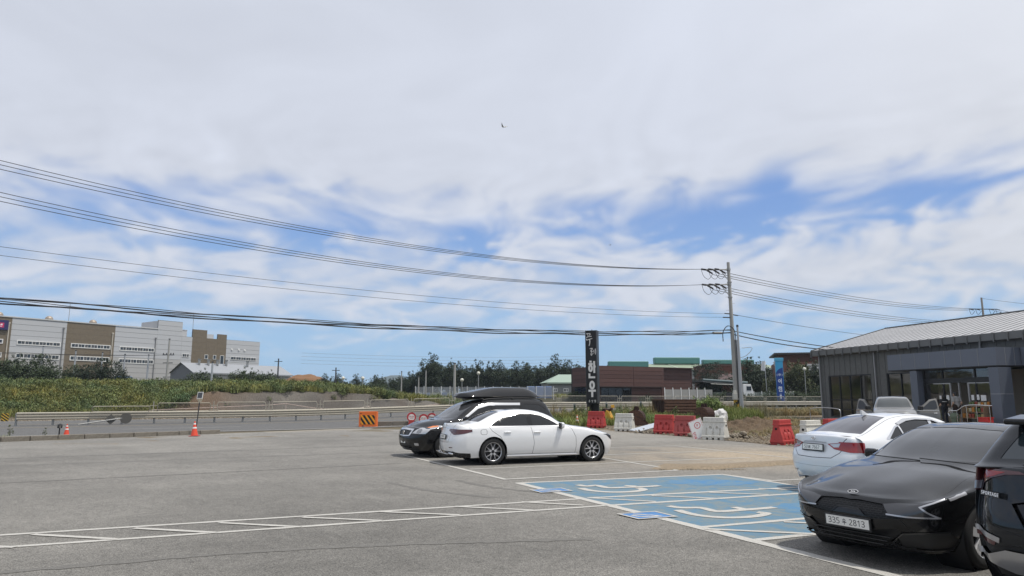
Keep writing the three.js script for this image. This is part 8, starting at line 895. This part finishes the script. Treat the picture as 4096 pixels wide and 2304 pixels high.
{ const q = rng(63); for (let i = 0; i < 11; i++) { const x = lerp(-44, -32, i / 10), z = -96 + q() * 3; tree('bank_shrub', 'leafy shrub along the bank before the warehouse, ' + ord(i) + ' from left', i % 2 ? 'shrub' : 'bush', x, z, 0.55 + q() * 0.4, 'shrubs before the warehouse', 1, 'shrub'); } }
tree('pine_tree', 'layered dark pine left of the gatehouse', 'pine', 30.2, -111, 1.3, null, 0.9); tree('pine_tree', 'smaller layered pine just behind the gatehouse left end', 'pine', 32.4, -113, 1.15); tree('pine_tree', 'layered pine above the brick block', 'pine', 37.0, -128, 1.15); tree('broad_tree', 'big dark broad tree left of the flagpoles', 'b', 37.2, -111, 1.0); tree('broad_tree', 'dark broad tree right behind the big one', 'c', 39.8, -114, 0.82);
tree('broad_tree', 'yellowish light tree between flagpoles and blue sign', 'light', 39.6, -107, 1.0); tree('broad_tree', 'light open tree right of the blue sign', 'light', 43.4, -107.5, 1.45); tree('broad_tree', 'green tree beside the shop corner behind the globe lamp', 'a', 47.0, -110, 0.85); tree('broad_tree', 'dense tree half hidden by the shop corner', 'b', 49.5, -108, 0.9); tree('broad_tree', 'rounded tree behind the globe lamp', 'light', 45.2, -110, 1.4);
{ const q = rng(64); for (let i = 0; i < 22; i++) { const x = lerp(24.5, 49, i / 21) + (q() - 0.5) * 0.6, z = -100.5 - q() * 2.5 + (x > 40 ? -2 : 0); tree('hedge_bush', 'dark bush in the hedge behind the far road fence, ' + ord(i) + ' from left', i % 4 ? 'bush' : 'shrub', x, z, 0.6 + q() * 0.35 + (x > 40 ? 0.2 : 0), 'hedge bushes', 0.9, 'bush'); } for (const [x, z, l] of [[10.2, -101, 'bush at the left corner of the brown building'], [9.2, -103, 'second bush left of the brown building'], [18.6, -97, 'bright bush before the brown boards']]) tree('corner_bush', l, 'bush', x, z, 0.6, null, 1, 'bush'); }
// grasses and weeds
function tuft(n, h, w, spread, seed, lean = 0.5) { const q = rng(seed), pos = [], col = []; for (let i = 0; i < n; i++) { const a = q() * 6.283, r = Math.sqrt(q()) * spread, x = Math.cos(a) * r, z = Math.sin(a) * r, H = h * (0.45 + q() * 0.7), b = q() * 6.283, l = lean * H * (0.3 + q()), dx = Math.cos(b) * l, dz = Math.sin(b) * l, px = -Math.sin(b) * w, pz = Math.cos(b) * w, t = 0.7 + q() * 0.6, c = [t * (0.95 + q() * 0.25), t, t * 0.9]; const m = [x + dx * 0.35, H * 0.6, z + dz * 0.35], e = [x + dx, H, z + dz]; pos.push(x - px, 0, z - pz, x + px, 0, z + pz, m[0] + px * 0.7, m[1], m[2] + pz * 0.7, x - px, 0, z - pz, m[0] + px * 0.7, m[1], m[2] + pz * 0.7, m[0] - px * 0.7, m[1], m[2] - pz * 0.7, m[0] - px * 0.7, m[1], m[2] - pz * 0.7, m[0] + px * 0.7, m[1], m[2] + pz * 0.7, ...e); for (let k = 0; k < 9; k++) col.push(...c); } const g = new THREE.BufferGeometry(); g.setAttribute('position', new THREE.Float32BufferAttribute(pos, 3)); g.setAttribute('color', new THREE.Float32BufferAttribute(col, 3)); g.computeVertexNormals(); return g; }
function field(name, label, cat, geo, mat, n, spot, seed, s0, s1) { const q = rng(seed), im = new THREE.InstancedMesh(geo, mat, n), m = new THREE.Matrix4(), c = new THREE.Color(); for (let i = 0; i < n; i++) { const [x, z] = spot(q), s = lerp(s0, s1, q()), sy = s * (0.75 + q() * 0.5); m.compose(V(x, groundY(x, z) - 0.04, z), new THREE.Quaternion().setFromAxisAngle(V(0, 1, 0), q() * 6.28), V(s, sy, s)); im.setMatrixAt(i, m); const k = 0.75 + q() * 0.5, y = fbm2(x * 0.15, z * 0.15, 3); im.setColorAt(i, c.setRGB(k * (1 + y * 0.5), k * (1 + y * 0.15), k * (1 - y * 0.3))); } im.name = numbered(name); im.castShadow = im.receiveShadow = true; scene.add(im); return tag(im, label, cat, null, 'stuff'); }
const grassMat = leafMat([0.23, 0.255, 0.085]), dryMat = leafMat([0.24, 0.21, 0.11]), weedMat = leafMat([0.155, 0.19, 0.062]), freshMat = leafMat([0.17, 0.225, 0.06]);
const herb = leafCloud([[0, 0.42, 0, 0.5, 0.42, 0.5]], 150, 0.17, 201, { slim: 0.3, per: 6, clump: 0.3 }), herbTall = leafCloud([[0, 0.5, 0, 0.3, 0.5, 0.3], [0.1, 1.0, 0, 0.2, 0.45, 0.2]], 150, 0.15, 202, { slim: 0.22, per: 6, clump: 0.35 }), tuftA = tuft(44, 0.75, 0.022, 0.42, 203), tuftB = tuft(40, 0.42, 0.014, 0.26, 204, 0.7), reed = tuft(14, 1.15, 0.014, 0.2, 205, 0.22);
const hillSpot = (q) => { for (;;) { const t = lerp(-75, 8, q()), r = -15.5 - q() * 17, cutz = sst(-29, -24, t) * (1 - sst(-1, 5, t)); if (-12.5 - r < lerp(1.4 + (t < -36 ? 2.6 * q() : 0), 3.9, cutz) + 0.8 * n2(t * 0.4, 5)) { if (q() > 0.05) continue; } return road(t, r); } };
field('hill_grass', 'tall green grass over the bank beyond the road', 'grass', tuftA, grassMat, 9000, hillSpot, 71, 0.4, 1.05); field('hill_weeds', 'leafy green weeds and brush over the bank', 'weeds', herb, weedMat, 6500, hillSpot, 72, 0.35, 1.0); field('hill_stalks', 'upright dark weed stalks on the bank top', 'weeds', herbTall, leafMat([0.10, 0.13, 0.04]), 1200, hillSpot, 73, 0.4, 0.8);
field('plateau_grass', 'grass on the flat ground behind the bank', 'grass', tuftA, grassMat, 4500, (q) => road(lerp(-90, 40, q()), -32 - q() * 40), 74, 0.5, 1.0);
field('verge_weeds', 'tall mixed weeds between the car park and the road', 'weeds', herbTall, leafMat([0.15, 0.18, 0.06]), 330, (q) => { const t = lerp(-13, 8.5, q()), r = 16.8 + q() * 4.2; return road(t, r); }, 75, 0.4, 0.8); field('verge_grass', 'rough grass between the car park and the road', 'grass', tuftB, freshMat, 2600, (q) => { const t = lerp(-13, 5, q()), r = 16.2 + q() * 6.5; return road(t, r); }, 76, 0.6, 1.4); field('verge_reeds', 'thin dry reed stalks by the roadside', 'weeds', reed, dryMat, 420, (q) => { const t = lerp(-15, 14, q()), r = 16 + q() * 4.5; return road(t, r); }, 77, 0.5, 1.0);
field('mound_grass', 'bright grass mound around the foot of the utility pole', 'grass', tuft(50, 0.55, 0.014, 0.3, 206), freshMat, 520, (q) => { const a = q() * 6.28, r = Math.sqrt(q()); return [16.6 + Math.cos(a) * r * 1.9, -53.4 + Math.sin(a) * r * 2.0]; }, 78, 0.7, 1.35); field('skip_weeds', 'tall bright weeds behind the rusty steel box', 'weeds', herbTall, freshMat, 90, (q) => [13.9 + q() * 1.8, -52.5 - q() * 2.4], 79, 0.8, 1.25);
field('bare_ground_grass', 'sparse dry grass on the bare earth', 'grass', tuftB, dryMat, 900, (q) => [11 + q() * 12, -33 - q() * 22], 80, 0.3, 0.75); field('verge_dry_grass', 'dry brown grass edging the road right of the pole', 'grass', tuftB, dryMat, 1400, (q) => { const t = lerp(9, 24, q()), r = 16 + q() * 4; return road(t, r); }, 81, 0.6, 1.2);
field('kerb_grass', 'short grass strip behind the left kerb', 'grass', tuftB, grassMat, 900, (q) => { const f = q(); return [lerp(-30, -21.2, f) - 0.4 - q() * 1.2, lerp(-19.2, -28.6, f) - 0.7 - q() * 1.6]; }, 82, 0.35, 0.8);
[[-23.9, -34.0, 0.55, 'little leafy sapling at the left in the kerb strip'], [-22.5, -34.4, 0.4, 'tiny leafy sapling left of the garden lamp'], [-26.2, -33.0, 0.45, 'tiny sapling at the left frame edge in the kerb strip']].forEach(([x, z, s, l]) => tree('sapling', l, 'sprig', x, z, s, null, 1, 'plant'));
scene.fog = new THREE.FogExp2(new THREE.Color().setRGB(0.62, 0.72, 0.84), 0.00022);
renderer.render(scene, camera);
